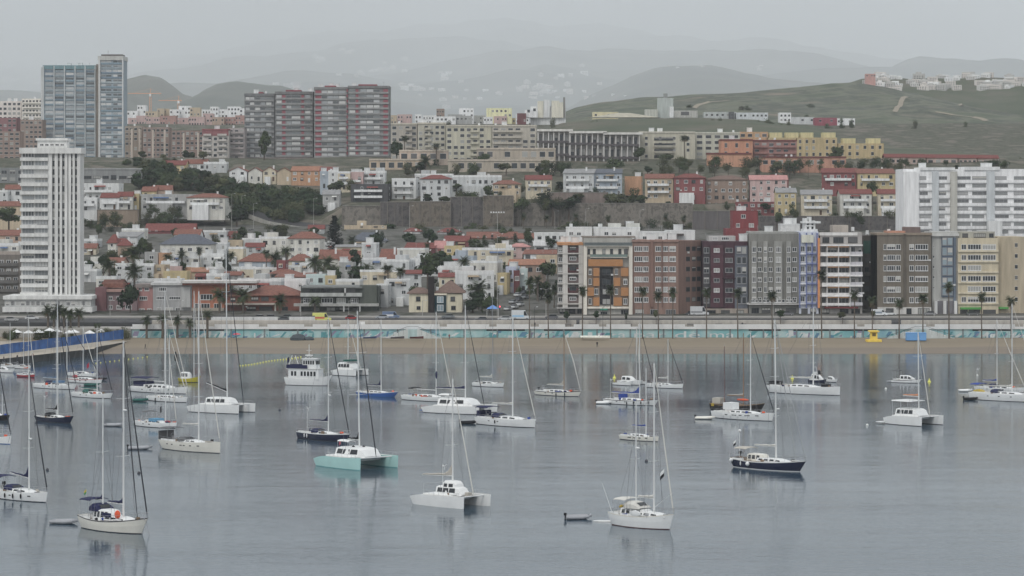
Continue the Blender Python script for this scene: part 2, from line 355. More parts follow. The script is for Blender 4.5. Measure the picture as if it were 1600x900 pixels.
# inner wall between promenade and road
iw = thing('barrier_wall', 'low pale rounded wall between the promenade and the coast road', 'wall', (0, 895.7, 5.2))
prof = [(0, 0), (-.12, 1.0), (-.05, 1.7), (.15, 1.95), (.35, 1.75), (.35, 0)]
for a, b_ in ((-112, 20), (21, 118), (121, 260)):
    MB().loft([[(x, q[0], q[1]) for q in prof] for x in (a, b_)]).build('wall_section', wall(150, 145, 137), iw)
ben = MB().box(-1, 1, -.25, .25, .4, .5).box(-.9, -.75, -.2, .2, 0, .4).box(.75, .9, -.2, .2, 0, .4).box(-1, 1, .18, .26, .5, .95).mesh('bench', mat('bench_grey', (.2, .19, .18), .7, .1))
for i, p in enumerate(range(880, 1340, 48)):
    o = link(ben, 'bench', None, (wx(p+R.uniform(-8, 8), 893), 893.5, 5.2)); tag(o, 'grey bench on the promenade above the mural, in front of the rounded wall', 'bench', 'benches along the promenade')
# flights of steps down to the sand
for p0, p1, lab in ((600, 690, 'pale double flight of steps by the beached boats, left half of the beach'), (1385, 1490, 'pale and aqua double flight of steps behind the blue tent')):
    st = thing('beach_steps', lab, 'steps', (wx((p0+p1)/2, 880), 880.2, 2.2)); wd = wx(p1, 880)-wx(p0, 880)
    for sgn in (-1, 1):
        mb = MB()
        for k in range(10): mb.box(sgn*(wd/2-(k+1)*wd*.042), sgn*(wd/2-k*wd*.042), -2.6-.0, -.95, -.6, 2.9*(k+1)/10)
        mb.build('flight', wall(172, 178, 176), st)
    MB().box(-wd*.078, wd*.078, -2.6, -.95, -.6, 2.9).build('landing', wall(150, 172, 172), st)
    rl = MB()
    for sgn in (-1, 1):
        rl.tube((sgn*wd/2, -2.6, .9), (sgn*wd*.08, -2.6, 3.8), .05); rl.tube((sgn*wd*.08, -2.6, 3.8), (0, -2.6, 3.8), .05)
        for k in range(5): rl.tube((sgn*wd*(.5-.085*k), -2.6, .3*k), (sgn*wd*(.5-.085*k), -2.6, .9+.58*k), .03)
    rl.build('handrail', FRAMED, st)
# quay with blue hoarding at the left
qz = 1.9
Q = [(wx(-120, 735), 735), (wx(147, 826), 826), (wx(150, 835), 835), (wx(200, 868), 868), (wx(200, 882), 882), (-420, 882), (-420, 735)]
qm = MB(); qm.poly([(x, y, qz) for x, y in Q], 0)
for (a, b_), (c_, d_) in zip(Q, Q[1:]): qm.poly([(a, b_, -1), (c_, d_, -1), (c_, d_, qz), (a, b_, qz)], 1)
struct(qm.build('quay', [mat('quay_top', pc(150, 142, 128), .9, .2, .2), mat('quay_side', (.05, .05, .048), .9, .3, .4)]))
bh = thing('blue_hoarding', 'long blue mesh hoarding fence along the quay beside the sand', 'fence', (0, 0, 0))
fa, fb = Vector((wx(-60, 770), 770, qz)), Vector((wx(193, 870), 870, 2.6))
bm_ = mat('blue_mesh_cloth', pc(52, 88, 142), .8, .3, .5)
for k in range(14):
    a = fa.lerp(fb, k/14); b_ = fa.lerp(fb, (k+1)/14); a2 = a.lerp(b_, .02)
    MB().loft([[(q.x, q.y, q.z+.05), (q.x, q.y+.06, q.z+.05), (q.x, q.y+.06, q.z+2.7+.1*math.sin(k*2+j)), (q.x, q.y, q.z+2.7+.1*math.sin(k*2+j))] for j, q in enumerate((a2, b_))]).build('fence_panel', bm_, bh)
    MB().tube(a, a+Vector((0, 0, 2.9)), .06).build('fence_post', FRAMEG, bh)
# ================================================================ buildings
R = random.Random(11)
_wc = {}
def wmeshes(w, h, n, fm, pm, sill):
    k = (round(w, 1), round(h, 1), n, fm.name, pm.name, sill)
    if k in _wc: return _wc[k]
    w, h = max(.3, k[0]), max(.3, k[1]); t = min(.15, w*.10); mb = MB()
    mb.box(-w/2, -w/2+t, -.06, 0, 0, h).box(w/2-t, w/2, -.06, 0, 0, h).box(-w/2+t, w/2-t, -.06, 0, 0, t).box(-w/2+t, w/2-t, -.06, 0, h-t, h)
    for i in range(1, n):
        x = -w/2+w*i/n; mb.box(x-t*.4, x+t*.4, -.055, 0, t, h-t)
    if sill: mb.box(-w/2-.08, w/2+.08, -.16, 0, -.1, -.003)
    pn = MB().box(-w/2+t, w/2-t, -.025, .0, t, h-t)
    _wc[k] = (mb.mesh('window', fm), pn.mesh('pane', pm)); return _wc[k]
def win(root, x, z, w, h, n=2, fm=None, y=0, sub=True, sill=True, pm=None, rz=0):
    a, b = wmeshes(w, h, n, fm or FRAME, pm or PANE, sill)
    o = link(a, 'window', root, (x, y, z), rz)
    if sub: link(b, 'pane', o)
    k = R.random(); w, h = max(.3, round(w, 1)), max(.3, round(h, 1))
    if sub and k < .22:      # roller blind partly down
        f = R.choice((.3, .5, .65)); kk = ('bl', w, h, f)
        if kk not in _wc: _wc[kk] = MB().box(-w/2+.1, w/2-.1, -.045, -.028, h*(1-f), h-.05).mesh('blind', mat('blind_pale', (.5, .49, .46), .8, .1))
        link(_wc[kk], 'blind', o)
    elif sub and k < .29:
        if 'ac' not in _wc: _wc['ac'] = MB().box(-.4, .4, -.36, -.005, 0, .55).mesh('air_conditioner', mat('aircon_white', (.6, .6, .58), .6, .1))
        link(_wc['ac'], 'air_conditioner', root, (x+(w/2+.5 if not rz else 0), y, z-.2) if not rz else (x, y, z-.7), rz)
    return o
_sw = {}
def simple_win(root, x, z, w, h, y=0, m=None, rz=0):      # far window: glass with its frame in one small mesh
    k = (round(w, 1), round(h, 1), (m or PANE).name)
    if k not in _sw:
        q = MB(); ww, hh = k[0], k[1]; q.box(-ww/2, ww/2, -.03, .05, 0, hh, 0); q.box(-ww/2-.1, ww/2+.1, -.1, .05, -.12, -.004, 1); q.box(-ww/2-.1, ww/2+.1, -.08, .05, hh+.004, hh+.1, 1)
        _sw[k] = q.mesh('window', [m or PANE, FRAME])
    return link(_sw[k], 'window', root, (x, y, z), rz)
def win_mass(root, items, y=0, m=None):
    q = MB()
    for x, z, w, h in items: q.box(x-w/2, x+w/2, y-.03, y+.05, z, z+h)
    o = q.build('window', m or PANE, root); o['kind'] = 'stuff'; return o
_bc = {}
def balcony(root, x0, x1, z, depth, m, ph=1.0, y=0, rail=None, name='balcony'):
    k = (round(x1-x0, 1), round(depth, 1), m.name, round(ph, 1), rail.name if rail else '')
    if k not in _bc:
        w_ = k[0]/2; q = MB().box(-w_, w_, -depth, 0, -.18, 0, 0)
        i = 1 if rail else 0
        q.box(-w_, w_, -depth, -depth+.1, .003, ph, i).box(-w_, -w_+.1, -depth+.103, 0, .003, ph, i).box(w_-.1, w_, -depth+.103, 0, .003, ph, i)
        _bc[k] = q.mesh(name, [m]+([rail] if rail else []))
    return link(_bc[k], name, root, ((x0+x1)/2, y, z))
class B:        # a building laid out from its outline: px0..px1 wide, rows ytop..ybase, at depth D
    def __init__(s, name, label, px0, px1, ytop, ybase, D, depth, m, cat='apartment building', yaw=0, group=None, body=True, found=4, px=None):
        s.D = D; s.pc = (px0+px1)/2; s.yb = ybase; s.k = D/F
        s.w = (px1-px0)*s.k; s.h = (ybase-ytop)*s.k; s.dep = depth
        s.root = thing(name, label, cat, (wx(s.pc, D), D, wz(ybase, D)), rad(yaw), group)
        if body:
            MB().box(-s.w/2, s.w/2, 0, depth, -found, s.h).build('wall', m, s.root)
    def x(s, p): return (p-s.pc)*s.k
    def z(s, y): return (s.yb-y)*s.k
    def box(s, name, p0, p1, y0, y1, m, f=0, b=None, parent=None):      # rows y0 (upper) .. y1 (lower); from f metres in front to b behind the facade
        return MB().box(s.x(p0), s.x(p1), -f, s.dep if b is None else b, s.z(y1), s.z(y0)).build(name, m, parent or s.root)
    def wins(s, cols, ys, hpx, n=2, fm=None, y=0, sub=True, pm=None, skip=0):
        for yc in ys:
            for c in cols:
                if skip and R.random() < skip: continue
                p0, p1 = c[0], c[1]
                win(s.root, s.x((p0+p1)/2), s.z(yc+hpx/2), (p1-p0)*s.k, hpx*s.k, c[2] if len(c) > 2 else n, fm, y, sub, True, pm)
    def clutter(s, n, z=None, m=None):
        z = s.h if z is None else z
        for i in range(n):
            x = R.uniform(-s.w/2+1, s.w/2-1); y = R.uniform(1.5, max(2, s.dep-1.5)); k = R.random()
            if k < .35: MB().box(x-1.3, x+1.3, y-1.2, y+1.2, z, z+2.3).box(x-1.45, x+1.45, y-1.35, y+1.35, z+2.303, z+2.45).build('roof_hut', m or WHITE, s.root)
            elif k < .6: MB().tube((x, y, z+.3), (x, y, z+1.6), .55, n=10).tube((x-.4, y, z), (x-.4, y, z+.3), .06).tube((x+.4, y, z), (x+.4, y, z+.3), .06).build('water_tank', WHITE, s.root)
            else: MB().tube((x, y, z), (x, y, z+2.6), .04).tube((x-.6, y, z+2.4), (x+.6, y, z+2.4), .025).tube((x-.4, y, z+2.0), (x+.4, y, z+2.0), .025).build('aerial', FRAMEG, s.root)
    def parapet(s, m, h=.9, t=.2):
        w_, d = s.w/2, s.dep
        MB().box(-w_-.05, w_+.05, -.05, t, s.h+.002, s.h+h).box(-w_-.05, -w_+t, t, d, s.h+.002, s.h+h).box(w_-t, w_+.05, t, d, s.h+.002, s.h+h).box(-w_+t, w_-t, d-t, d, s.h+.002, s.h+h).build('parapet', m, s.root)
FR = lambda a, d, n: [a+d*i for i in range(n)]

# ---- white tower on its podium
b = B('tower_block', 'tall white tower block with vertical fins rising from a wide two-storey podium', 33, 125, 236, 487, 952, 9, wall(178, 178, 175))
wt = wall(190, 190, 187)
fl = FR(242, 13.15, 17)
for i, y in enumerate(fl):
    b.box('balcony', 33.4-1.2, 76, y+4.2, y+9.4, wt, 1.3, 0)
    for p0, p1 in ((35, 53.5), (54.5, 75)):
        win(b.root, b.x((p0+p1)/2), b.z(y+4), (p1-p0)*b.k, 8*b.k, 4, FRAME if R.random() < .7 else FRAMEG, -.1, True, False, PANEL_)
for p0, p1 in ((76, 82), (86, 91), (94, 97.5), (101.5, 106), (107.5, 111.5), (114, 117.5), (121, 125.5)):
    b.box('fin', p0, p1, 238, 466, wt, .9, 0)
sl_ = []
for i, y in enumerate(fl):
    for p0, p1 in ((82, 86), (91, 94), (97.5, 101.5)):
        simple_win(b.root, b.x((p0+p1)/2), b.z(y+5), (p1-p0)*b.k*.95, 9*b.k, -.04)
    for p0, p1 in ((111.5, 114), (117.5, 121)): sl_.append((b.x((p0+p1)/2), b.z(y+5), (p1-p0)*b.k*.95, 9*b.k))
win_mass(b.root, sl_, -.04)
b.box('cornice', 31.5, 128, 231, 240, wt, 1.8); b.box('cornice', 31.5, 128, 460, 468, wt, 1.8)
b.box('penthouse', 56, 102, 219, 231, wt, -3, 9); b.box('penthouse_roof', 54, 104, 215.5, 219.3, wt, -2.4, 9.5)
for y in (229.5,):
    for p in (60, 68, 76, 84, 92): b.wins([(p, p+6)], [226], 4, 2, y=3)
MB().tube((b.x(78), 6, b.z(216)), (b.x(78), 6, b.z(207)), .08).build('aerial', FRAMEG, b.root)
b.box('podium', 12, 150, 461, 466.5, wt, 9, 12); b.box('podium', 14, 148, 466.5, 478, wall(160, 162, 160), 8.2, 11.5); b.box('podium', 11.5, 150.5, 478, 486, wt, 9.2, 12.2)
for i in range(17):
    p = 16+i*7.8; win(b.root, b.x(p+3), b.z(476.6), 6.2*b.k, 8*b.k, 3, FRAME, -8.25, True, False)
for i in range(10): b.box('column', 20+i*14, 22.5+i*14, 486, 496, wt, 8, -7)
# ---- grey block cut by the left edge
b = B('apartment_building', 'dark grey-brown block half hidden by the tall white fin tower at the left edge', -40, 31, 398, 490, 1010, 16, wall(112, 106, 100)); b.parapet(wall(150, 140, 132))
for y in FR(407, 13.5, 6):
    for p in FR(-34, 11, 6): b.wins([(p, p+7, 2)], [y+2], 6, sub=True)
    balcony(b.root, b.x(-36), b.x(28), b.z(y+8), 1, wall(98, 96, 94))
# ---- low front-line villas
b = B('villa', 'maroon and mauve low house between the white podium and the large round dark tree', 150, 214, 455, 492, 955, 14, wall(128, 108, 110), 'house')
b.box('wing', 150, 167, 449, 492, wall(108, 78, 80), 1.5); b.box('roof_slab', 164, 216, 452, 456, wall(150, 120, 112), 1.2); b.box('roof_slab', 160, 190, 443, 450, TERRA, -3, 12)
b.wins([(170, 176), (182, 190, 3), (196, 206, 3)], [466, 480], 6)
b = B('villa', 'salmon pink two-storey house with the plain grey house on its right', 214, 239, 447, 492, 957, 14, wall(158, 116, 112), 'house')
b.box('roof_slab', 212, 240, 444, 449, wall(120, 112, 108), .6); b.wins([(218, 230, 4)], [466], 6); b.wins([(216, 222), (226, 233)], [452], 5); b.wins([(217, 226), (230, 237)], [485], 6)
b = B('villa', 'plain grey concrete house with flat roof between pink and orange houses', 239, 300, 445, 492, 956, 16, wall(150, 150, 150), 'house')
b.box('roof_slab', 236, 301, 441.5, 445.5, wall(172, 172, 170), .7); b.wins([(244, 257, 5), (264, 282, 5)], [466], 5); b.wins([(248, 260, 4)], [452], 6)
b.box('bay', 284, 298, 448, 480, wall(160, 160, 158), 1.2, 0); b.wins([(245, 252), (258, 270, 3), (274, 282)], [484], 7)
b = B('villa', 'orange house with white louvred window and broad pale flat canopy roof', 300, 351, 444, 492, 956, 16, wall(164, 104, 80), 'house')
b.box('canopy', 284, 402, 438.5, 442, wall(176, 172, 168), 3.4, 12); b.box('canopy_fascia', 286, 400, 442, 445.5, wall(140, 92, 80), 2.2, 10)
b.wins([(313, 332, 4)], [464], 9); b.wins([(304, 312, 2), (314, 328, 3), (334, 346, 3)], [478], 8); b.box('terrace_wall', 300, 351, 481, 491, wall(150, 142, 130), 2, 0)
b = B('villa', 'brick red two-storey house with broad terracotta hipped roof beside the dark modern villa', 352, 470, 462, 492, 955, 20, wall(120, 78, 68), 'house')
def hip(root, w, d, z, h, m, ov=.6, ridge=.4, name='roof', x=0, y0=0):
    a, c = w/2+ov, d+ov; r = w*ridge/2; mb = MB(); t = .18
    P = [(x-a, y0-ov, z), (x+a, y0-ov, z), (x+a, y0+c, z), (x-a, y0+c, z)]
    Q = [(p[0], p[1], z+t) for p in P]; e1, e2 = (x-r, y0+d/2, z+h), (x+r, y0+d/2, z+h)
    mb.poly(P[::-1])
    for i in range(4): mb.poly([P[i], P[(i+1) % 4], Q[(i+1) % 4], Q[i]])
    mb.poly([Q[0], Q[1], e2, e1]); mb.poly([Q[1], Q[2], e2]); mb.poly([Q[2], Q[3], e1, e2]); mb.poly([Q[3], Q[0], e1])
    return mb.build(name, m, root)
def gable(root, w, d, z, h, m, ov=.5, along='x', name='roof', y0=0, wm=None):
    mb = MB(); a = w/2; t = .2
    if along == 'x':      # ridge parallel to the facade
        for s in (0, 1):
            ye = y0-ov if s == 0 else y0+d+ov; yr = y0+d/2
            mb.loft([[(x, ye, z-.1), (x, yr, z+h), (x, yr, z+h+t), (x, ye, z+t-.1)] for x in (-a-ov, a+ov)])
        if wm: MB().poly([(-a, y0, z), (-a, y0+d, z), (-a, y0+d/2, z+h)]).poly([(a, y0, z), (a, y0+d, z), (a, y0+d/2, z+h)]).build('gable_wall', wm, root)
    else:
        for s in (-1, 1): mb.loft([[(s*(a+ov), y, z-.1), (0, y, z+h), (0, y, z+h+t), (s*(a+ov), y, z+t-.1)] for y in (y0-ov, y0+d+ov)])
        if wm: MB().poly([(-a, y0, z), (a, y0, z), (0, y0, z+h)]).poly([(-a, y0+d, z), (a, y0+d, z), (0, y0+d, z+h)]).build('gable_wall', wm, root)
    return mb.build(name, m, root)
hip(b.root, 18.5, 19, b.z(462), 3.2, TERRA, .9, .35, x=b.x(425)); hip(b.root, 9, 14, b.z(463), 1.8, TERRA, .6, .4, x=b.x(366))
b.box('veranda_slab', 352, 432, 473.5, 476, wall(160, 150, 140), 2.5, 0); b.wins([(392, 404, 3), (408, 420, 3)], [467], 6, fm=FRAMED); b.wins([(360, 368), (372, 380)], [468], 6, fm=FRAMED); b.wins([(385, 400, 3), (405, 425, 3), (440, 450)], [483], 8, fm=FRAMED)
for p in (354, 380, 430): b.box('column', p, p+2, 476, 491, wall(170, 165, 158), 2.5, -2.1)
b = B('villa', 'wide dark grey modern villa with long white balcony bands facing the road', 470, 592, 447.5, 492, 953, 18, wall(74, 78, 74), 'house')
b.box('balcony', 470, 566, 457.5, 463, wall(156, 158, 154), 2.2, 0); b.box('balcony', 460, 592, 474, 478, wall(150, 150, 146), 3, 0)
b.box('roof_slab', 472, 566, 447.4, 450, wall(110, 112, 110), 2.2); b.box('side_block', 562, 589, 446, 492, wall(82, 86, 80), .8, 6)
for p0, p1 in ((474, 484), (487, 500), (504, 516), (520, 534), (540, 556)): b.wins([(p0, p1, 2)], [454.5], 7, fm=FRAMED)
for p0, p1 in ((474, 486), (502, 520), (526, 540), (548, 560)): b.wins([(p0, p1, 4)], [469.5], 8)
for p0, p1 in ((490, 500), (510, 524), (530, 545), (550, 562)): b.wins([(p0, p1, 2)], [484], 8, fm=FRAMED)
for p in (469, 537, 562): b.box('column', p, p+2, 478, 492, wall(160, 160, 158), 3, -2.6)
b.box('column', 538.5, 541, 450, 462, wall(170, 170, 168), 2.2, -1.8)
b = B('villa', 'cream two-storey villa with brown hipped roofs and a dark tapering tower', 639, 722, 459, 492, 948, 15, wall(190, 182, 158), 'house')
hip(b.root, 7.2, 14, b.z(459), 1.9, BROWNROOF, .6, .3, x=b.x(655)); hip(b.root, 9, 15, b.z(458), 3.9, BROWNROOF, .6, .1, x=b.x(703))
b.box('tower', 669, 678.5, 433, 494, wall(52, 48, 48), 1.2, 3); b.box('glass_bay', 679, 697, 461, 494, wall(40, 58, 64), .8, 2); b.box('bay_roof', 678.6, 698, 458.5, 461, wall(196, 188, 168), 1, 2.2)
b.wins([(650, 657, 2), (704, 711, 2)], [467], 7, fm=FRAMED); b.wins([(651, 657, 2)], [481], 5, fm=FRAMED); b.wins([(705, 712, 2)], [481], 6, fm=FRAMED)
for y in (468, 481): win(b.root, b.x(688), b.z(y+5), 10*b.k, 10*b.k, 2, FRAME, -.82, True, False, pane_mat('pane_blue', ((0, (.25, .32, .36)), (.5, (.3, .38, .42)), (1, (.35, .4, .42)))))
b.box('dormer', 681, 685, 449, 454, WHITE, -1, 5)
# ---- the apartment front
b = B('apartment_building', 'slim grey-white block with maroon balcony panels, leftmost of the tall beachfront blocks', 872, 911, 382, 493, 942, 18, wall(120, 116, 112))
for p0, p1 in ((879, 887), (904, 911)): b.box('pier', p0, p1, 383, 480, wall(178, 174, 168), 1.2, 0)
mr_ = wall(84, 58, 60)
for i, y in enumerate(FR(388, 15.7, 6)):
    b.box('slab', 871, 911, y+7, y+9, wall(170, 166, 160), 1.3, 0); b.box('balcony', 887, 904, y-1, y+6.5, mr_ if i % 2 == 0 else wall(104, 92, 90), 1, 0)
    b.wins([(872.5, 878.5, 2), (904.8, 909)], [y+2], 7); win(b.root, b.x(895), b.z(y+3), 2.2, 1.2, 3, FRAME if i % 2 else FRAMED, -1.02, True, False)
b.box('roof_band', 871, 911, 379, 383, wall(170, 122, 84), 1.3); b.clutter(3); b.wins([(874, 884, 2), (889, 899, 2), (902, 909, 2)], [487], 9, fm=FRAMED)
b.box('shop_canopy', 870, 912, 480, 482, wall(160, 158, 155), 1.5, 0)
b = B('apartment_building', 'white framed block with orange panels around a deep dark central slot', 912, 988, 372, 495, 940, 20, wall(150, 148, 142))
wfr = wall(196, 190, 178); orr = mat('orange_panel', pc(160, 112, 68), .6, .08, .6)
for p0, p1 in ((911.5, 917), (982.5, 988)): b.box('frame_pier', p0, p1, 384, 495, wfr, 1.4, 0)
b.box('penthouse', 914, 985, 371, 383, wall(150, 140, 128), -2.5, 14); b.box('penthouse_roof', 910, 993, 369.3, 371.6, wall(120, 112, 104), -1, 15)
b.wins([(p, p+7, 1) for p in FR(918, 10, 7)], [377], 8, fm=FRAMED, y=2.5)
balcony(b.root, b.x(913), b.x(987), b.z(384), 1.6, wfr, 1.1, 0, mat('rail_glass', (.12, .14, .14), .2, .1))
b.box('top_floor', 917, 983, 386, 401, wfr, .4, 0); b.wins([(918, 922), (926, 931), (941, 946), (953, 958), (966, 971), (975, 981)], [393], 8, 1, FRAMED, -.42)
balcony(b.root, b.x(922), b.x(980), b.z(401.5), 1.4, wfr, .9, 0, mat('rail_green', (.17, .22, .20), .3, .1))
b.box('lintel_panel', 919, 973, 405, 416, orr, 1.1, 0)
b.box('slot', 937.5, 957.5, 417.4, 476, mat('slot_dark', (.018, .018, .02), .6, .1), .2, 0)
for p0, p1 in ((917.5, 936.5), (958.5, 982)):
    b.box('panel', p0, p1, 417, 479, wall(116, 100, 86), .5, 0)
    for y in FR(418.5, 15.4, 4):
        q = R.choice(((0, .55), (.5, 1), (0, .45))); a = p0+(p1-p0)*q[0]; c_ = p0+(p1-p0)*q[1]
        b.box('orange_panel', a, c_, y, y+13, orr, .9, 0); b.wins([(p0+2, p0+7, 2) if q[0] > .3 else (p1-8, p1-2, 2)], [y+6], 9, y=-.55)
b.wins([(941, 954, 2)], FR(425, 15.4, 4), 9, 2, FRAMED, -.22)
b.wins([(938, 949, 3), (970, 982, 3)], [489], 10, fm=FRAMEG); b.box('awning', 938, 949, 482, 484.5, mat('awning_green', (.05, .28, .20), .7, .1), 1.2, 0); b.box('plinth', 912, 988, 479, 482, wfr, 1, 0)
b = B('apartment_building', 'brown brick block with rows of white-framed windows, right of the orange panelled block', 988, 1060, 376, 493, 940, 14, wall(128, 104, 94))
for y in FR(388.7, 15.9, 6): b.wins([(991, 1004, 4), (1005, 1013, 3), (1024, 1033, 3), (1036, 1044, 3), (1046, 1056, 4)], [y], 8.2)
b.box('pier', 1016, 1021, 376, 480, wall(120, 95, 86), .5, 0); b.box('pier', 1034, 1035.5, 376, 480, wall(112, 88, 80), .5, 0); b.box('roof_band', 987, 1060.5, 374.5, 378, wall(138, 112, 102), .4)
b.wins([(992, 1006, 3), (1016, 1028, 3), (1040, 1056, 4)], [488], 9, fm=FRAMEG); b.clutter(5)
sd = wall(116, 93, 84); k = b.k; w2 = (1098-1060)*k  # wing brown darkened: shade of the side face put into its colour
ws = MB(); x0 = b.w/2; ws.loft([[(x0, 0, z), (x0+w2, 9, z), (x0+w2, 14, z), (x0, 14, z)] for z in (-4, b.h)]).build('wing', sd, b.root)
an = math.atan2(9, w2)
for y in FR(388.7, 15.9, 6):
    for f_ in ((.42, .68, .9)):
        win(b.root, x0+w2*f_, b.z(y+4), 2.0, 1.5, 3, FRAMED, 9*f_-.02, True, False, rz=an)
b = B('apartment_building', 'dark maroon block with glass strip on its right edge, beside the brown brick block', 1098, 1168, 377, 493, 945, 18, wall(74, 56, 62))
b.box('recess', 1098.4, 1110, 386, 480, wall(70, 68, 70), .15, 0); b.box('pier', 1110, 1130, 383, 480, wall(84, 60, 66), .8, 0); b.box('glass_bay', 1148, 1168, 384, 482, wall(92, 96, 104), .6, 0); b.box('pier', 1128, 1149, 434, 436, wall(64, 48, 54), 1, 0)
for i, y in enumerate(FR(391, 15.6, 6)):
    b.wins([(1099.5, 1108, 2)], [y], 9, fm=FRAMEG, y=-.16); b.wins([(1115, 1124, 2)], [y], 6, fm=FRAMEG if i % 2 else FRAME, y=-.82); b.wins([(1133, 1145, 2)], [y], 7, fm=FRAMEG); b.wins([(1151, 1158, 1), (1159, 1166, 1)], [y], 11, fm=FRAMEG, y=-.62)
b.box('ground_floor', 1098, 1168, 482, 493, wall(140, 130, 120), 1.2, 0); b.wins([(1104, 1118, 3), (1126, 1140, 3), (1150, 1162, 2)], [488], 7, fm=FRAMED, y=-1.22); b.box('attic', 1108, 1150, 369, 377, wall(160, 158, 155), -2, 12); b.wins([(1114, 1122, 3), (1128, 1140, 4)], [373], 5, y=2); b.clutter(3)
b = B('apartment_building', 'grey rendered block with many small windows, left of the blue and white block', 1170, 1249, 365, 493, 944, 18, wall(118, 117, 112))
b.box('attic', 1172, 1247, 362, 374, wall(140, 140, 136), -1.5, 16); b.wins([(1178, 1190, 3), (1196, 1206, 2), (1224, 1246, 4)], [369], 7, y=1.5, fm=FRAMED)
for p0, p1 in ((1174, 1182), (1192, 1199), (1209, 1222), (1228, 1236)): b.box('bay', p0, p1, 377, 474, wall(136, 135, 130), .8, 0)
for y in FR(390, 15.6, 6): b.wins([(1175, 1181, 2), (1193, 1198, 2), (1212, 1220, 3), (1229, 1235, 2)], [y], 8.5, y=-.82); b.wins([(1184, 1190, 2), (1201, 1207, 2), (1238, 1245, 2)], [y], 7)
b.box('slab', 1169, 1250, 474, 476, wall(170, 168, 165), 1.3, 0); b.wins([(p, p+5, 1) for p in FR(1173, 6, 12)], [470], 5, y=-.85); b.wins([(1174, 1186, 3), (1190, 1204, 3), (1210, 1222, 3), (1228, 1244, 4)], [486], 10, fm=FRAMED); b.clutter(7)
b = B('apartment_building', 'narrow blue and white block with open white roof turret and orange edge stripe', 1249, 1279, 362, 493, 942, 18, wall(178, 182, 192))
blu = mat('blue_trim', pc(96, 106, 150), .6, .08)
for p in (1248.6, 1259, 1268, 1275.6): b.box('pier', p, p+1.7, 364, 481, blu, .7, 0)
b.box('sign_panel', 1252, 1271, 367, 379, wall(186, 186, 172), .9, 0); b.box('pier', 1277.2, 1280.5, 372, 481, mat('orange_stripe', pc(196, 128, 74), .6, .08), 1.4, 0)
for y in FR(389, 15.6, 6): b.wins([(1251, 1257.5, 2), (1261, 1267.5, 2), (1270, 1275, 2)], [y], 9); b.box('slab', 1250, 1259, y+7, y+8.5, wall(196, 196, 198), .8, 0); b.box('slab', 1260.8, 1276, y+7, y+8.3, blu, .9, 0)
b.box('turret', 1256, 1278, 358, 364, WHITE, -1, 10); b.box('turret', 1258, 1262, 341, 358, WHITE, -2, 9); b.box('turret', 1265, 1269, 339, 358, WHITE, -2, 9); b.box('turret', 1272, 1275, 345, 358, WHITE, -2, 9); b.box('turret', 1255, 1283, 346, 349, WHITE, -1.5, 9.5); b.box('turret', 1260, 1272, 352, 354, WHITE, -1.8, 9.2)
b.wins([(1252, 1262, 2), (1266, 1275, 2)], [487], 10, fm=FRAMED)
b = B('apartment_building', 'white block of deep balconies with orange awnings right of the blue trimmed block', 1281, 1347, 363, 493, 943, 18, wall(150, 146, 142))
oa = mat('orange_awning', pc(190, 140, 96), .8, .1)
for i, y in enumerate(FR(385.5, 15.8, 6)):
    b.box('slab', 1280, 1347, y-3.5, y-1.2, wall(204, 202, 200), 1.8, 0); b.wins([(1283, 1290, 1), (1293, 1308, 3), (1310, 1326, 3), (1330, 1336, 2), (1341, 1346, 1)], [y+5], 9, fm=FRAMEG)
    balcony(b.root, b.x(1281), b.x(1327), b.z(y+12), 1.6, wall(196, 194, 192), .7); balcony(b.root, b.x(1328), b.x(1347), b.z(y+12), 1.2, wall(170, 168, 172), .9)
    b.box('awning', 1292, 1326, y-1.1, y+.9, oa, 1.4, 0)
for p in (1291, 1309, 1327): b.box('pier', p, p+1.2, 382, 480, wall(190, 188, 186), 1.5, 0)
b.box('roof_slab', 1280, 1340, 363, 368, wall(196, 194, 190), .3); b.wins([(1285, 1296, 3), (1302, 1318, 4), (1325, 1340, 3)], [375], 9, fm=FRAMED); b.box('attic', 1303, 1327, 352, 363, wall(168, 158, 148), -3, 12); b.wins([(1283, 1296, 3), (1312, 1326, 3), (1330, 1344, 3)], [487], 9, fm=FRAMED); b.box('shop_sign', 1288, 1340, 479, 481.5, wall(110, 60, 60), 1.6, 0); b.clutter(3)
b = B('apartment_building', 'set-back dark block partly wrapped in green netting between white and taupe blocks', 1348, 1371, 368, 490, 962, 16, wall(76, 72, 68))
b.box('green_net', 1349, 1368, 376, 396, mat('green_netting', (.03, .085, .065), .9, .2), .5, 0); b.wins([(1351, 1358, 2), (1361, 1367, 2)], FR(406, 15, 5), 8, fm=FRAMED); balcony(b.root, b.x(1350), b.x(1360), b.z(430), 1, wall(96, 92, 90)); b.clutter(1)
b = B('apartment_building', 'taupe block with white-framed corner windows, left of the narrow glass building', 1371, 1455, 366, 493, 941, 18, wall(108, 101, 91))
b.box('wing', 1371, 1380, 366, 480, wall(140, 122, 104), -1.5)
for y in FR(386, 16.6, 6): b.wins([(1380.5, 1385, 2), (1386, 1399, 4), (1400, 1407, 2), (1421, 1428, 2), (1430, 1450, 5)], [y], 8.4)
b.box('pier', 1412, 1416, 366, 480, wall(94, 88, 80), .3, 0); b.box('attic', 1388, 1416, 361, 366, wall(166, 120, 100), -2, 12); b.box('attic', 1417, 1441, 355, 366, wall(112, 98, 94), -4, 12); b.box('roof_band', 1370, 1456, 364, 367.5, wall(130, 118, 104), .3)
b.box('ground_floor', 1371, 1455, 480, 493, wall(176, 174, 170), .4, 0); b.wins([(1384, 1396, 2), (1416, 1424, 2), (1434, 1452, 4)], [487], 11, fm=FRAMED, y=-.42); b.clutter(4)
b = B('apartment_building', 'narrow pale building with tall blue-grey glass strip, between taupe and cream blocks', 1456, 1497, 362, 496, 943, 18, wall(158, 158, 154))
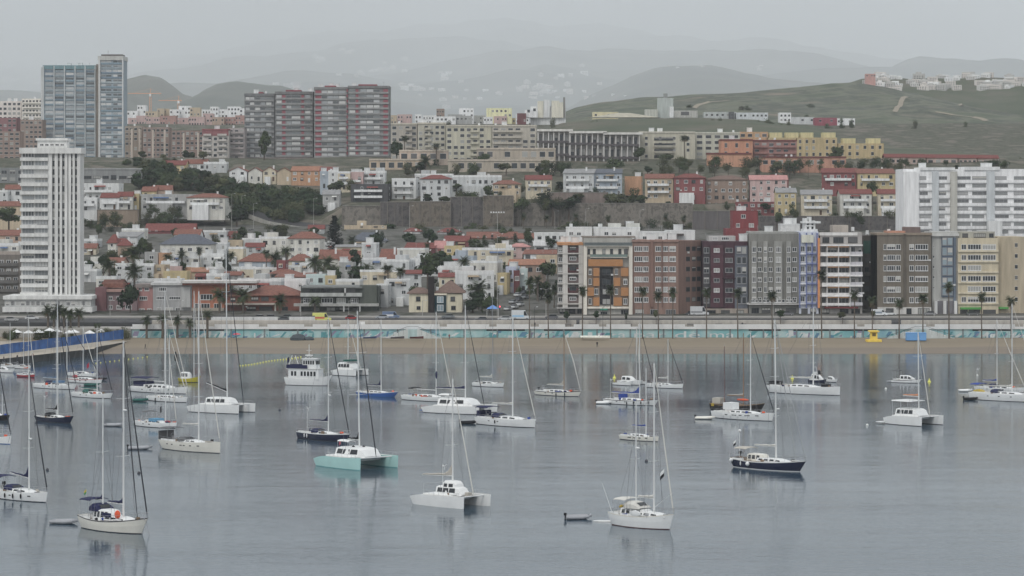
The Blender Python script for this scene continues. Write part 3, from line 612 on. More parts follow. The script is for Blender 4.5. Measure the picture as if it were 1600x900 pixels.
b.box('glass_bay', 1471, 1489, 371, 464, wall(84, 96, 112), .6, 0); b.box('pier', 1489.5, 1493, 371, 480, wall(96, 106, 118), .8, 0); b.box('roof_slab', 1455, 1498, 365, 369, wall(176, 176, 172), .8)
for y in FR(377, 15.6, 6): b.wins([(1472, 1479, 1), (1480, 1488, 1)], [y], 12, fm=FRAMEG, y=-.62, pm=pane_mat('pane_blue'))
b.box('ground_floor', 1460, 1494, 470, 495, wall(110, 108, 112), .5, 0)
for p in (1459, 1473, 1490): b.box('column', p, p+4.5, 470, 496, wall(188, 188, 186), 1.8, -.6)
b.wins([(1457.5, 1460, 1)], FR(385, 16, 5), 4); b.clutter(2)
b = B('apartment_building', 'cream block with long window bands above green shop sign, far right beachfront', 1497, 1560, 372, 493, 942, 18, wall(178, 167, 142))
b.box('end_wall', 1560, 1603, 370, 493, wall(162, 150, 128), -2.5, 20)
for y in FR(386, 16.4, 6): b.wins([(1502, 1510, 2), (1512, 1533, 5), (1535, 1556, 5)], [y], 8.5, skip=.08); b.box('slab', 1497, 1560, y+5, y+7.5, wall(190, 180, 156), .5, 0)
for y in FR(384, 17, 6): simple_win(b.root, b.x(1590), b.z(y+2), .9, 1.2, 2.5-.01)
b.box('attic', 1499, 1556, 362, 372, wall(150, 148, 138), -2, 14); b.wins([(1505, 1514, 3), (1523, 1542, 6), (1547, 1554, 2)], [368], 6, fm=FRAMED, y=2)
b.box('shop_sign', 1500, 1533, 480, 483.2, mat('sign_green', (.10, .34, .09), .5, .05), 1.2, 0); b.box('shop_sign', 1560, 1577, 480, 483.2, mat('sign_green'), -1.3, 3); b.wins([(1500, 1512, 3), (1514, 1531, 4), (1536, 1556, 4)], [488], 8, fm=FRAMED); b.clutter(3)
b = B('apartment_building', 'brown-grey block cut by the right edge beyond the cream blank end wall', 1604, 1660, 372, 493, 950, 18, wall(128, 118, 106)); b.wins([(1606, 1614, 2), (1620, 1632, 3)], FR(386, 16, 6), 8)
# ---- white slab block behind the right end
b = B('apartment_building', 'large bright white slab block with long balcony bands, behind the right-hand beachfront', 1411, 1612, 264, 410, 1120, 22, wall(226, 228, 230))
gw = wall(176, 180, 182)
for i, y in enumerate(FR(278, 12.0, 8)):
    for p0, p1 in ((1437, 1455), (1467, 1483), (1496, 1517), (1519, 1548), (1555, 1581), (1584, 1610)):
        q = R.uniform(.55, 1); b.wins([(p0, p0+(p1-p0)*q, 3)], [y], 5.2, fm=FRAMEG, sub=True, pm=pane_mat('pane_mid', ((0, (.14, .145, .15)), (.4, (.25, .26, .26)), (.7, (.4, .4, .4)), (1, (.5, .5, .5)))))
    for p0, p1 in ((1435, 1484), (1486, 1541), (1543, 1612)): b.box('balcony', p0, p1, y+3.2, y+7.8, wall(224, 226, 228), .5, 0)
for p0, p1, mm in ((1456, 1466, gw), (1484.5, 1495, wall(168, 166, 158)), (1541, 1553, gw), (1411, 1435, wall(224, 226, 228))): b.box('pier', p0, p1, 268, 380, mm, 1.3, 0)
b.box('penthouse', 1437, 1492, 261.5, 266, WHITE, .5, 16); b.box('penthouse', 1507, 1562, 260.5, 266, WHITE, .5, 16)
b.box('stair_tower', 1541, 1562, 345, 372, WHITE, 6, -2); b.clutter(5)
# ---- white roofscape just behind the front
for a in ((885, 925, 357, 400, 968, 'white flat-roofed building with glazed attic behind the slim block with maroon panels'), (928, 1000, 357, 400, 972, 'white rooftop apartments above the block with the dark central slot'), (1000, 1042, 364, 400, 966, 'white roof terrace block above the brown brick block'), (1041, 1086, 362, 400, 975, 'white building with dark pergola roof behind the brown brick block'), (1220, 1250, 352, 400, 985, 'small white rooftop house behind the grey rendered block')):
    b = B('building', a[5], a[0], a[1], a[2], a[3], a[4], 10, wall(196, 196, 194), 'building'); b.parapet(WHITE, .5)
    n = int((a[1]-a[0])/12)
    b.wins([(a[0]+4+i*12, a[0]+11+i*12, 2) for i in range(n)], [a[2]+8], 6, skip=.4)
    b.clutter(4)
    if a[0] == 928:
        for p in (951, 980): b.box('stair_tower', p, p+20, 349, 362, wall(176, 176, 170), -2, 8)
    if a[0] == 1041: b.box('pergola_roof', 1042, 1068, 365, 368, wall(84, 78, 76), 2, 6)
b = B('office_building', 'white office with square dark windows and fascia sign atop the side street', 835, 884, 365, 415, 1170, 12, wall(192, 193, 192), 'office'); b.parapet(WHITE, .4)
b.wins([(840, 846, 1), (852, 858, 1), (863, 869, 1), (874, 880, 1)], [371], 5, fm=FRAMED); b.box('fascia_sign', 833, 862, 377, 384, wall(206, 206, 206), .8, 0); b.wins([(838, 850, 3), (856, 876, 4)], [389], 5, fm=FRAMED)
b = B('apartment_building', 'dark red house with white tank on its roof behind the maroon block', 1145, 1184, 331, 400, 1190, 14, wall(124, 62, 64), 'house'); b.wins([(1158, 1165, 2)], [338], 6); b.wins([(1150, 1156), (1170, 1178)], [352], 6); b.box('wing', 1133, 1184, 357, 400, wall(122, 66, 68), 3, 10); b.clutter(3); b.parapet(wall(118, 58, 60), .5)
# ---- upper town: grey red towers, blue towers
def tower(name, label, p0, p1, yt, yb, D, dep, wm, spec, floors, fh, red=None, **kw):
    b = B(name, label, p0, p1, yt, yb, D, dep, wm, **kw); extra = []; n = 0
    for i in range(floors):
        y = yt+fh*.55+i*fh
        for j, (a, c_) in enumerate(spec):
            if n < 98:
                simple_win(b.root, b.x((a+c_)/2), b.z(y+fh*.28), (c_-a)*b.k, fh*.5*b.k, -.05, PANEL_); n += 1
            else: extra.append((b.x((a+c_)/2), b.z(y+fh*.28), (c_-a)*b.k, fh*.5*b.k))
        for a, c_ in (red or []): b.box('red_panel', a, c_, y-fh*.28, y+fh*.28, RED, .12, 0)
    if extra: win_mass(b.root, extra, -.05, FRAMEG)
    return b
RED = mat('red_panel', pc(138, 78, 86), .7, .1)
g1, g2 = wall(112, 112, 112), wall(122, 122, 122)
for nm, lab, p0, p1, yt, D, spec, red, m_ in (
        ('tower_block', 'plain grey tower block without red panels, leftmost of the grey row', 382, 429, 149, 1590, [(384, 390), (391, 397), (399, 406), (408, 414), (416, 424)], None, wall(112, 113, 114)),
        ('tower_block', 'grey tower block with narrow red panels, second from the left in its row', 430, 489, 146, 1585, [(432, 440), (448, 455), (456, 469), (477, 485)], [(441, 446), (471, 475)], g1),
        ('tower_block', 'grey tower block with a broad red panel stripe at its left edge', 491, 543, 139, 1572, [(503, 511), (512, 520), (521, 529), (530, 540)], [(493, 502)], g2),
        ('tower_block', 'grey tower block with red panels at its right edge, rightmost of the grey row', 544, 608, 137, 1570, [(546, 555), (563, 572), (573, 583), (584, 593)], [(556, 560), (599, 606), (541.5, 543.5)], g1)):
    b = tower(nm, lab, p0, p1, yt, 256, D, 22, m_, spec, 13, 8.15, red)
    for i in range(13):
        y = yt+8.15*(i+.98)
        b.box('balcony', p0+.5, p1-.5, y-1.4, y+1.5, wall(132, 132, 132), .6, 0)
    b.box('base', p0-.5, p1+.5, 246, 256, wall(120, 112, 108), 1.5, 0); b.box('roof_band', p0-.4, p1+.4, yt-3, yt+1, m_, .5); b.box('roof_hut', p0+15, p1-20, yt-6, yt-3, wall(126, 70, 76), -6, 15); b.clutter(3, b.h+1)
bw = wall(150, 158, 164)
b = tower('tower_block', 'broad blue-tinted glass tower block, shorter of the two at the left', 68, 150, 104, 262, 1760, 20, wall(128, 142, 152), [(71, 83), (86, 99), (103, 115), (119, 131), (135, 147)], 20, 7.45)
for p in (67.5, 84, 100.3, 116.8, 132.5, 148): b.box('fin', p, p+1.6, 103, 258, wall(172, 176, 176), 1, 0)
b.box('roof_band', 67, 151, 102, 108, wall(106, 134, 140), .6); bl = [wall(118, 138, 150), wall(134, 146, 152), wall(108, 124, 138), wall(150, 160, 164)]
for i in range(20):
    for p0, p1 in ((69.2, 84), (85.7, 100.2), (102, 116.7), (118.5, 132.4), (134.2, 147.9)):
        if len(b.root.children) < 260: b.box('spandrel', p0, p1, 104+7.45*(i+.78), 104+7.45*(i+1.12), R.choice(bl), .35, 0)
b.box('side_wall', 63.5, 67, 105, 262, wall(182, 184, 184), -1)
b.clutter(4)
b = tower('tower_block', 'taller slim blue-tinted glass tower block with pale side fin', 155, 192, 92, 262, 1755, 20, wall(136, 148, 156), [(158, 165), (166, 174), (177, 183.5), (184, 190.5)], 22, 7.4)
for i in range(22): b.box('spandrel', 157, 191, 92+7.4*(i+.78), 92+7.4*(i+1.1), R.choice(bl), .35, 0)
b.box('side_wall', 149.5, 155, 100, 262, wall(122, 114, 106), -2, 18); b.box('fin', 154, 157, 92, 258, wall(178, 178, 176), 1, 0); b.box('fin', 191, 193, 92, 258, wall(178, 180, 180), 1, 0)
b.box('roof_band', 153, 193, 87.5, 94, wall(172, 172, 168), .8); b.box('penthouse', 157, 190, 84.5, 88, wall(92, 88, 86), -3, 15); MB().tube((b.x(166), 8, b.z(85)), (b.x(166), 8, b.z(78)), .12).build('aerial', FRAMEG, b.root)
b = B('shopping_centre', 'low dark grey podium with glazed front below the blue glass towers', 98, 195, 252, 275, 1700, 30, wall(112, 116, 122), 'building'); b.wins([(p, p+9, 2) for p in FR(120, 12, 6)], [259], 7, fm=FRAMED)
b = B('school_building', 'long blank grey building with a strip of dark windows, left of the wooded slope', 118, 222, 264, 315, 1400, 20, wall(128, 129, 129), 'building')
b.wins([(131, 143, 3), (146, 157, 3), (160, 170, 3), (186, 198, 3), (199, 213, 3)], [277], 4.5, fm=FRAMED); b.wins([(173, 182, 2)], [277], 7, fm=FRAMED); b.wins([(216, 219, 1)], [282, 290], 6, fm=FRAMED); b.box('roof_band', 117.5, 222.5, 262.5, 265, wall(140, 140, 140), .3)
b = B('building', 'grey institutional block at the left edge, behind the white tower', -30, 36, 262, 310, 1400, 18, wall(120, 122, 122), 'building'); b.wins([(p, p+9, 2) for p in FR(-24, 13, 5)], [269, 280], 6, fm=FRAMEG)
def block(lab, p0, p1, yt, yb, D, m, cols, fh, roof=None, name='apartment_building', cat='apartment building', bal=None, dep=14, y0=None, wfrac=.6, hfrac=.5, clut=2, yaw=0):
    b = B(name, lab, p0, p1, yt, yb, D, dep, m, cat, yaw); n = max(1, int((yb-yt)/fh)); st = (p1-p0)/cols
    for i in range(n):
        y = yt+fh*(.62+i) if y0 is None else y0+fh*i
        for j in range(cols):
            if R.random() < .07 or cols*n > 100 and R.random() < .1: continue
            simple_win(b.root, b.x(p0+st*(j+.5)), b.z(y+fh*hfrac/2), st*wfrac*b.k, fh*hfrac*b.k)
        if bal:
            for a, c_ in bal: balcony(b.root, b.x(a), b.x(c_), b.z(y+fh*.38), 1.2, m, .9)
    if roof: b.box('roof_band', p0-.4, p1+.4, yt-1.6, yt+.6, roof, .4)
    if clut: b.clutter(clut)
    return b
# brown housing left of the grey towers
for a in (('tan brown apartment block with pale stair strips, directly right of the blue towers', 195, 222, 197, 1640, wall(136, 124, 112), 4), ('brown brick apartment block behind the wooded slope, second of three', 223, 264, 199, 1630, wall(132, 114, 106), 6), ('reddish brown apartment block with pale stair strip, third of three above the trees', 268, 318, 204, 1610, wall(130, 110, 102), 7)):
    b = block(a[0], a[1], a[2], a[3], 262, a[4], a[5], a[6], 7.6)
    for q in (.35, .8): p = a[1]+(a[2]-a[1])*q; b.box('stair_strip', p, p+3, a[3]+4, 255, wall(176, 164, 152), .3, 0)
b = block('white and maroon apartment block between brown blocks and grey towers', 316, 357, 203, 262, 1560, wall(172, 166, 160), 5, 8.6, wall(132, 82, 84), bal=[(318, 330), (340, 354)]); b.box('top_band', 316, 357, 203, 212, wall(132, 86, 88), .2, 0)
block('pinkish-white block with dark balconies, just left of the plain grey tower', 357, 382, 200, 258, 1570, wall(150, 142, 140), 3, 8.2, bal=[(358, 380)])
for a in (('brown apartment block at the left edge, upper town', -20, 31, 205, 262, 1640, wall(138, 118, 108), 6), ('maroon and tan block at the left edge, behind the brown one', -10, 26, 184, 215, 1750, wall(132, 96, 98), 5), ('tan block next to the broad blue tower, left side', 32, 66, 187, 240, 1740, wall(140, 122, 112), 5), ('cream sunlit block with white balcony grid, left of the blue towers', 34, 66, 154, 200, 2150, wall(206, 200, 190), 6), ('pale sunlit block at the far left beneath the hazy mountain', -10, 33, 158, 200, 2160, wall(200, 192, 186), 6)):  # sunlight on the two sunlit blocks is put into their wall colour
    block(a[0], a[1], a[2], a[3], a[4], a[5], a[6], a[7], 7.4, bal=[(a[1]+2, a[2]-2)] if 'grid' in a[0] else None)
# long beige blocks
bg_ = wall(164, 160, 146)
for a in (('beige block right of the grey towers, first of the long beige row', 611, 652, 194, 256, 1500, wall(158, 152, 142), 4, [(634, 644)]), ('beige block with dark balcony stack, second of the long beige row', 653, 696, 193, 256, 1495, bg_, 5, [(664, 674)]), ('yellowish beige block with dark balcony stack, third of the long beige row', 697, 768, 197, 258, 1490, wall(170, 166, 148), 7, [(735, 748)]), ('beige block with long balcony bands, fourth of the long beige row', 769, 838, 197, 250, 1488, wall(166, 160, 148), 6, [(770, 815)])):
    b = block(a[0], a[1], a[2], a[3], a[4], a[5], a[6], a[7], 9.2, wall(176, 170, 156), bal=a[8])
dkf = wall(86, 82, 84)
for lab, p0, p1, yt in (('white block with dark balcony rails and slab roof, first of three stepped ones', 840, 889, 206), ('white block with dark balcony rails and slab roof, middle of three stepped ones', 890, 942, 209), ('white block with dark balcony rails, last of three, beside blank cream wall', 943, 998, 211)):
    b = B('apartment_building', lab, p0, p1, yt, 262, 1465, 14, wall(146, 142, 138)); b.box('roof_slab', p0-1, p1+6, yt-4, yt-.6, wall(190, 188, 182), 3)
    for y in (yt+17, yt+37): balcony(b.root, b.x(p0-2), b.x(p1), b.z(y), 2.4, dkf, 1.0)
    for p in FR(p0, (p1-p0)/6, 7): b.box('column', p, p+1.4, yt, 256, wall(186, 184, 180), 2.2, -1.6)
    b.wins([(p+2, p+7, 2) for p in FR(p0, (p1-p0)/6, 6)], [yt+9, yt+28], 11, fm=FRAMED)
b = block('long cream block with blank side walls and small balcony group', 999, 1086, 207, 262, 1480, wall(168, 164, 148), 4, 9.3, wall(178, 174, 160), y0=216, wfrac=.2); b.wins([(1022, 1052, 6)], FR(217, 9.2, 4), 4.5, fm=FRAMED); balcony(b.root, b.x(1022), b.x(1054), b.z(230), 1.4, wall(150, 146, 134)); balcony(b.root, b.x(1022), b.x(1054), b.z(239), 1.4, wall(150, 146, 134))
block('cream block with three columns of dark windows, left of the orange house', 1071+15, 1156, 208, 262, 1490, wall(172, 170, 156), 5, 9.0, wall(180, 178, 166))
b = block('stepped orange apartment block with red roof edges', 1126, 1176, 219, 258, 1440, wall(174, 126, 100), 3, 13, ROOFRED, wfrac=.25); b.box('wing', 1104, 1172, 241, 262, wall(180, 134, 108), 6, 0); b.box('roof_edge', 1103, 1173, 239, 241.5, ROOFRED, 6.5, 0)
b = block('orange-tan penthouse block rising behind the stepped orange one', 1155, 1200, 206, 250, 1500, wall(174, 138, 104), 4, 9)
b = block('maroon and orange block with white window strips, right of the stepped orange one', 1177, 1245, 220, 256, 1450, wall(142, 104, 98), 6, 10, ROOFRED, bal=[(1178, 1200), (1208, 1244)])
for lab, p0, p1, yt in (('yellow ochre apartment block with roof cabins, left part of the yellow row', 1198, 1244, 212), ('yellow ochre apartment block, middle of the yellow row above the pink terrace', 1245, 1308, 212), ('lone ochre block at the right end of the yellow row', 1310, 1381, 221)):
    b = block(lab, p0, p1, yt+3, 262, 1500, wall(168, 150, 112), 6, 10, wfrac=.35, clut=0)
    for q in (.1, .65): b.box('roof_cabin', p0+(p1-p0)*q, p0+(p1-p0)*q+20, yt-5, yt+3, wall(182, 172, 128), -1, 10)
b = block('long salmon terrace of houses with white windows below the yellow row', 1190, 1322, 246, 260, 1415, wall(172, 128, 108), 11, 12, ROOFRED)
for i, (p0, p1) in enumerate(((1383, 1416), (1418, 1446), (1448, 1496), (1498, 1526), (1528, 1560))):
    b = block(('%s red-roofed terraced house on the ridge above the white slab block' % ('First', 'Second', 'Third', 'Fourth', 'Fifth')[i]).lower()+', counted from the left', p0, p1, 246+i*.4, 262, 1440+i*5, wall(170, 150, 140), 4, 9, name='terraced_house', cat='house', clut=0); gable(b.root, b.w, 9, b.h, 1.7, ROOFRED)
# stepped beige terraces
for i, (p0, p1, yt, yb, D, c) in enumerate(((745, 868, 233, 253, 1440, (158, 148, 134)), (700, 866, 251, 268, 1415, (160, 150, 136)), (624, 700, 236, 251, 1440, (168, 152, 138)), (577, 660, 250, 265, 1425, (170, 152, 132)))):
    lab = ('upper stepped beige terrace with square windows, below the yellowish blocks', 'lower stepped beige terrace with square windows, above the white villas', 'pinkish terrace with arched openings right of the grey towers', 'yellow and pink terrace of small balconies below the grey towers')[i]
    b = block(lab, p0, p1, yt, yb+6, D, wall(*c), int((p1-p0)/13), 15, wall(170, 160, 146), wfrac=.62, hfrac=.55, clut=0, y0=yt+8); b.parapet(wall(*c), .6)
# ================================================================ houses on the slope
R = random.Random(23)
WC = dict(W=wall(190, 191, 190), w=wall(176, 178, 178), C=wall(184, 174, 152), g=wall(150, 150, 148), p=wall(176, 150, 146), y=wall(174, 158, 118), o=wall(172, 132, 102), r=wall(124, 76, 76),
          b=wall(154, 163, 172), t=wall(160, 138, 122), d=wall(80, 80, 82), m=wall(106, 66, 68), T=wall(172, 156, 132), B=wall(166, 172, 190), k=wall(134, 116, 104), G=wall(172, 186, 184))
RC = dict(T=TERRA, R=ROOFRED, S=SLATE, B=BROWNROOF, G=wall(128, 128, 128), P=wall(164, 118, 114), O=mat('orange_tiles', pc(138, 98, 78), .9, .2, 1.2))
CAPW = wall(198, 199, 198)
_HP = []; AWN = [mat('awning_stripe_tan', (.34, .27, .19), .9, .2), mat('awning_red', (.25, .08, .07), .9, .15), mat('awning_blue', (.10, .15, .26), .9, .15), mat('awning_white', (.6, .6, .57), .9, .1)]; FLATR = [mat('flat_roof_grey', (.16, .16, .155), .95, .25), mat('flat_roof_red', (.20, .11, .085), .95, .25), mat('flat_roof_pale', (.38, .37, .35), .95, .2), mat('flat_roof_tan', (.24, .20, .16), .95, .25), mat('flat_roof_dark', (.09, .09, .09), .95, .25)]; W2 = wall(184, 182, 174); W3 = wall(166, 168, 168)
def house(lab, p0, p1, ye, D, wc, roof='f', yr=None, dep=None, yaw=0, cols=None, cat='house', zb=None, bal=0, lit=1):
    pm_ = (p0+p1)/2; z = zt(D, pm_) if zb is None else zb; yb = HY+(H-z)*F/D
    m = R.choice((WC['W'], WC['W'], WC['w'], W2, W3)) if wc == 'W' else WC[wc]; wd = (p1-p0)*D/F; dep = dep or max(6, min(13, wd*.8))
    b = B('house', lab, p0, p1, ye, yb, D, dep, m, cat, yaw); _HP.append((pm_, yb, p0, p1, D))
    fl = max(1, min(4, int(round(b.h/3.0)))); fh = b.h/fl; n = cols or max(1, int(b.w/2.9))
    for f in range(fl):
        for i in range(n):
            if R.random() < .15: continue
            x = -b.w/2+b.w*(i+.5)/n+R.uniform(-.15, .15); ww = R.choice((1.0, 1.2, 1.5, 1.8)); ww = min(ww, b.w/n*.75)
            if f == 0 and i == n//2:
                MB().box(x-.5, x+.5, -.06, 0, 0, 2.1).build('door', R.choice((FRAMED, BROWND, FRAME)), b.root)
            else: win(b.root, x, f*fh+.9, ww, min(1.5, fh*.5), 2 if ww > 1.1 else 1, FRAME if R.random() < .6 else FRAMED, 0, True, True)
    for sgn in ((1, -1) if abs(pm_-800) > 60 else ()):
        if sgn*(pm_-800) < 0 or yaw:
            for f in range(fl):
                if R.random() < .8: win(b.root, sgn*b.w/2, f*fh+.9, 1.1, 1.2, 1, FRAME, dep*.5, True, False, rz=rad(90*sgn))
    if bal: 
        for f in range(1, fl): balcony(b.root, -b.w*.4, b.w*.35, f*fh, 1.5, CAPW, .9)
    rh = (ye-yr)*b.k if yr else 1.8
    if R.random() < .45 and fl > 1:
        x0 = R.uniform(-b.w*.45, 0); x1 = x0+R.uniform(.3, .5)*b.w; q = MB().box(x0, x1, -R.uniform(1.5, 3.2), -.003, -4, fh-.15); q.build('annex', m if R.random() < .6 else CAPW, b.root)
    if R.random() < .35:
        x0 = R.uniform(-b.w*.4, b.w*.1); z_ = (fl-1)*fh+fh*.85; MB().loft([[(x, -.003, z_), (x, -1.3, z_-.55), (x, -1.3, z_-.62), (x, -.003, z_-.07)] for x in (x0, x0+b.w*.3)]).build('awning', R.choice(AWN), b.root)
    if roof == 'f':
        MB().box(-b.w/2+.25, b.w/2-.25, .25, dep-.25, b.h-.1, b.h+.06).build('roof', R.choice(FLATR), b.root)
        b.parapet(CAPW if wc in 'WwC' else m, R.choice((.5, .8, 1.0)))
        b.clutter(R.choice((1, 1, 2, 2, 3)))
        if b.w > 8 and R.random() < .6:
            x = R.uniform(-b.w*.25, b.w*.25); MB().box(x-2, x+2, dep*.35, dep*.9, b.h, b.h+2.5).build('roof_room', m, b.root)
    elif roof in 'tw': pass
    elif roof[0] == 'h': hip(b.root, b.w, dep, b.h, rh, RC[roof[1]], .5, .35)
    elif roof[0] == 'g': gable(b.root, b.w, dep, b.h, rh, RC[roof[1]], .4, 'x', wm=m)
    elif roof[0] == 'x': gable(b.root, b.w, dep, b.h, rh, RC[roof[1]], .4, 'y', wm=m)
    elif roof[0] == 's':       # single slope falling towards the sea
        mb = MB(); mb.loft([[(x, -.5, b.h-.05), (x, dep+.2, b.h+rh), (x, dep+.2, b.h+rh+.2), (x, -.5, b.h+.15)] for x in (-b.w/2-.3, b.w/2+.3)]); mb.build('roof', RC[roof[1]], b.root)
        MB().loft([[(x, 0.05, b.h), (x, dep, b.h), (x, dep, b.h+rh)] for x in (-b.w/2, b.w/2)]).build('gable_wall', m, b.root)
    if roof[0] in 'hgxs' and R.random() < .5: MB().box(b.w*.2, b.w*.2+.7, dep*.5, dep*.5+.7, b.h, b.h+rh+.9).build('chimney', CAPW, b.root)
    return b
BROWND = mat('door_brown', (.12, .07, .045), .6, .1)
HT = '''
228|305|361|1236|r|gR|350|long red house with dormers in a row, at the foot of the left planted slope
312|354|362|1205|W|f||white cube house with two dark square windows, right of the long red house
355|378|369|1208|w|gR|362|white house with red roof between the white cube house and the road ramp
272|312|367|1192|W|gT|359|white house with terracotta ridge roof directly above the slate-roofed house
190|226|360|1205|W|f||low white flat house under the left planted slope, left of the long red house
178|216|370|1180|w|sG|363|long white house with grey sloping roof near the white fin tower
168|182|380|1150|W|hR|366|small white house with steep red hipped roof beside the grey-roofed one
184|205|384|1142|t|hR|374|beige house with red pyramid roof left of the slate-roofed house
126|152|377|1175|W|f||small white house directly right of the white fin tower, highest there
127|150|388|1150|C|gT|381|cream cottage with terracotta roof close beside the white fin tower
250|330|382|1120|W|hS|366|large white house with broad slate hipped roof, left part of the old quarter
330|355|381|1135|W|f||white flat house joined to the right end of the slate-roofed house
348|378|377|1165|T|f||beige flat house between the slate-roofed house and the white cube beside the ramp
357|380|389|1120|C|f||cream house with small dark windows right of the slate-roofed house
372|424|409|1085|b|hT|396|pale blue-white house with broad terracotta hipped roof, left of the date palms
384|412|386|1130|w|gR|380|white house with dull red roof left of the white cube row
226|247|397|1100|g|f||grey-beige flat house just below the slate-roofed house, left side
248|265|399|1098|o|f||pink-orange small house below the slate-roofed house
265|285|401|1100|W|f||white small house below the slate-roofed house, right of the pink-orange one
287|313|404|1092|W|f||low white house below the slate-roofed house near the dark pine bush
314|350|400|1096|W|f||white walled house with one dark door below the slate-roofed house
126|168|412|1075|W|f||long low white house right of the fin tower, third row up
165|192|410|1088|t|gT|403|brown roofed house behind the large fan palm, near the fin tower
180|206|415|1062|W|f||white house behind the pair of big fan palms, left one
212|240|416|1058|W|f||white house directly right of the pair of big fan palms
240|257|417|1060|T|f||narrow beige-yellow house between two white houses right of the palms
252|271|412|1072|W|f||tall narrow white house above the yellow terrace
266|283|420|1056|p|f||pale pink house beside the yellow terrace
255|292|427|1038|y|f||pale yellow terrace house, wide and low, behind the grey concrete house
281|315|420|1060|o|f||orange-yellow house above the pale canopy roof
299|332|425|1046|T|sO|421|beige house with thin orange tiled edge, right of the orange-yellow house
322|378|421|1062|w|f||wide grey-white row house with aerials, above the pale canopy roof
306|320|432|1022|r|gR|428|tiny red-roofed house just above the pale canopy roof
322|352|431|1020|w|f||grey-white house right of the tiny red-roofed one
350|376|430|1026|g|gT|425|grey house with terracotta roof above the brick red villa
128|152|424|1050|W|f||white house with ragged roof terrace, tight against the fin tower
150|182|436|1008|W|f||white house behind the maroon villa, left end of the lowest row
160|190|444|990|t|gT|438|terracotta-roofed house directly behind the maroon villa
190|214|440|1000|W|f||white flat house behind the large round dark tree
214|250|440|1000|W|f||white house with bare side wall behind the salmon pink house
250|283|439|1000|w|f||white house with roof clutter behind the grey concrete house
482|506|358|1235|W|gR|352|small white red-roofed house high beside the tall dark araucaria tree
450|500|373|1128|W|hT|362|big white house with dull terracotta hipped roof beside the araucaria tree
408|450|373|1150|W|f||white modern house with two small windows left of the big hipped-roof house
378|408|374|1168|w|f||pale house with stepped terrace, left of the white modern house
538|604|354|1262|T|f||wide plain tan hall below the retaining wall
545|602|377|1195|W|hS|363|white house with grey hipped roofs in front of the plain tan hall
502|524|382|1150|W|f||small white house at the foot of the araucaria tree
524|566|386|1140|C|sG|383|long cream house with flat grey roof below the grey-hipped house
565|588|381|1118|W|f||white cube tower house with a single dark window, centre of the old quarter
498|532|405|1100|W|sT|391|white house with steep terracotta slope facing the sea, left one of two alike
530|562|407|1096|W|sT|393|white house with terracotta slope and palm in front, right one of two alike
592|622|408|1102|W|sT|390|white house with long terracotta slope right of the white cube tower house
450|484|408|1090|C|hT|397|cream house with low terracotta roof left of the twin sloping roofs
432|446|410|1040|r|f||narrow brick red stair tower house among white roofs
420|466|428|1032|t|hT|421|terracotta-roofed house under the brick red stair tower
446|470|417|1058|W|f||white house right of the brick red stair tower
468|488|414|1062|W|f||white house behind the left date palm group
530|552|412|1052|g|f||grey-white tall house between two palm groups
565|602|406|1074|W|f||white terrace house below the white cube tower house
594|640|409|1066|w|f||white stepped house below the long terracotta slope
562|626|425|1012|C|f||wide cream flat house with blue tank, behind the dark modern villa
370|440|440|986|W|f||long low white building with louvres behind the brick red villa
430|488|433|1014|t|sT|428|flat terracotta roofs between the louvred building and the palms
444|478|440|972|W|f||plain white block between the brick red villa and the dark modern villa
478|509|432|984|G|f||glassy white villa with balcony above the dark modern villa
508|524|434|982|y|f||small yellow-green rounded house above the dark modern villa
524|562|440|976|W|f||white house with blue awning above the right part of the dark modern villa
588|606|446|966|W|f||white house with tall dark windows right of the dark modern villa
603|640|438|972|w|f||grey-white three-storey house left of the cream villa, palms in front
626|658|428|1000|W|sR|423|white house with red roof edge behind the cream villa, left side
376|398|421|1052|C|f||small cream house below the broad terracotta hipped roof
396|432|420|1046|W|f||white house with yellow awnings left of the brick red stair tower
632|656|362|1236|W|hR|356|white villa with red hipped roof below the retaining wall, left of two
684|716|363|1234|W|hR|356|white villa with red hipped roof below the retaining wall, right of two
730|808|372|1208|k|gT|363|long low terracotta-roofed building below the retaining wall
808|836|373|1200|W|gT|365|white cottage with terracotta roof next to the white office with fascia sign
632|680|388|1150|m|gR|380|maroon-roofed house above the white balcony villa
680|698|388|1150|p|gP|377|pinkish house with pale terracotta roof beside the maroon-roofed one
620|664|390|1092|W|f||white balcony villa with thick roof slab left of the big dark tree
694|732|377|1180|r|gR|369|dark red house half hidden by shrubs above the yellow house
694|722|387|1126|y|f||yellow house in front of the dark red one
722|802|391|1114|C|f||long cream row house with small arched windows, right of the yellow house
765|800|386|1135|W|f||white upper floor house behind the long cream row
795|826|386|1136|p|hP|380|pink house with red base left of the white terracotta-edged hall
818|870|397|1106|W|gT|391|white hall with terracotta roof edge near the slim maroon-panel block
700|740|402|1072|b|f||bluish grey house behind the round canary palm
733|778|411|1052|W|f||bright white stepped house right of the big dark tree
684|722|420|1040|W|f||low white house right of the big dark tree
686|713|433|1000|C|gR|427|cream house with red roof and four small windows above the cream villa
712|772|428|990|W|f||big plain white house behind the canary palm
776|792|430|1006|y|f||narrow yellow house at the corner of the side street
790|806|420|1012|B|f||pale blue narrow house next to the yellow corner house
803|812|426|1010|m|f||thin maroon house front squeezed beside the pale blue house
811|824|424|1014|G|f||narrow mint white house beside the thin maroon front
795|849|414|1046|k|gO|406|brown-beige house with orange tiled roof up the side street
838|872|402|1082|T|f||beige house behind the trees beside the slim maroon-panel block
640|690|408|1072|W|f||white house half hidden by the big dark tree
-10|34|368|1170|t|gT|360|pink-brown house with terracotta roof left of the fin tower
-10|30|384|1110|W|f||white house at the left edge above the dark grey-brown block
'''
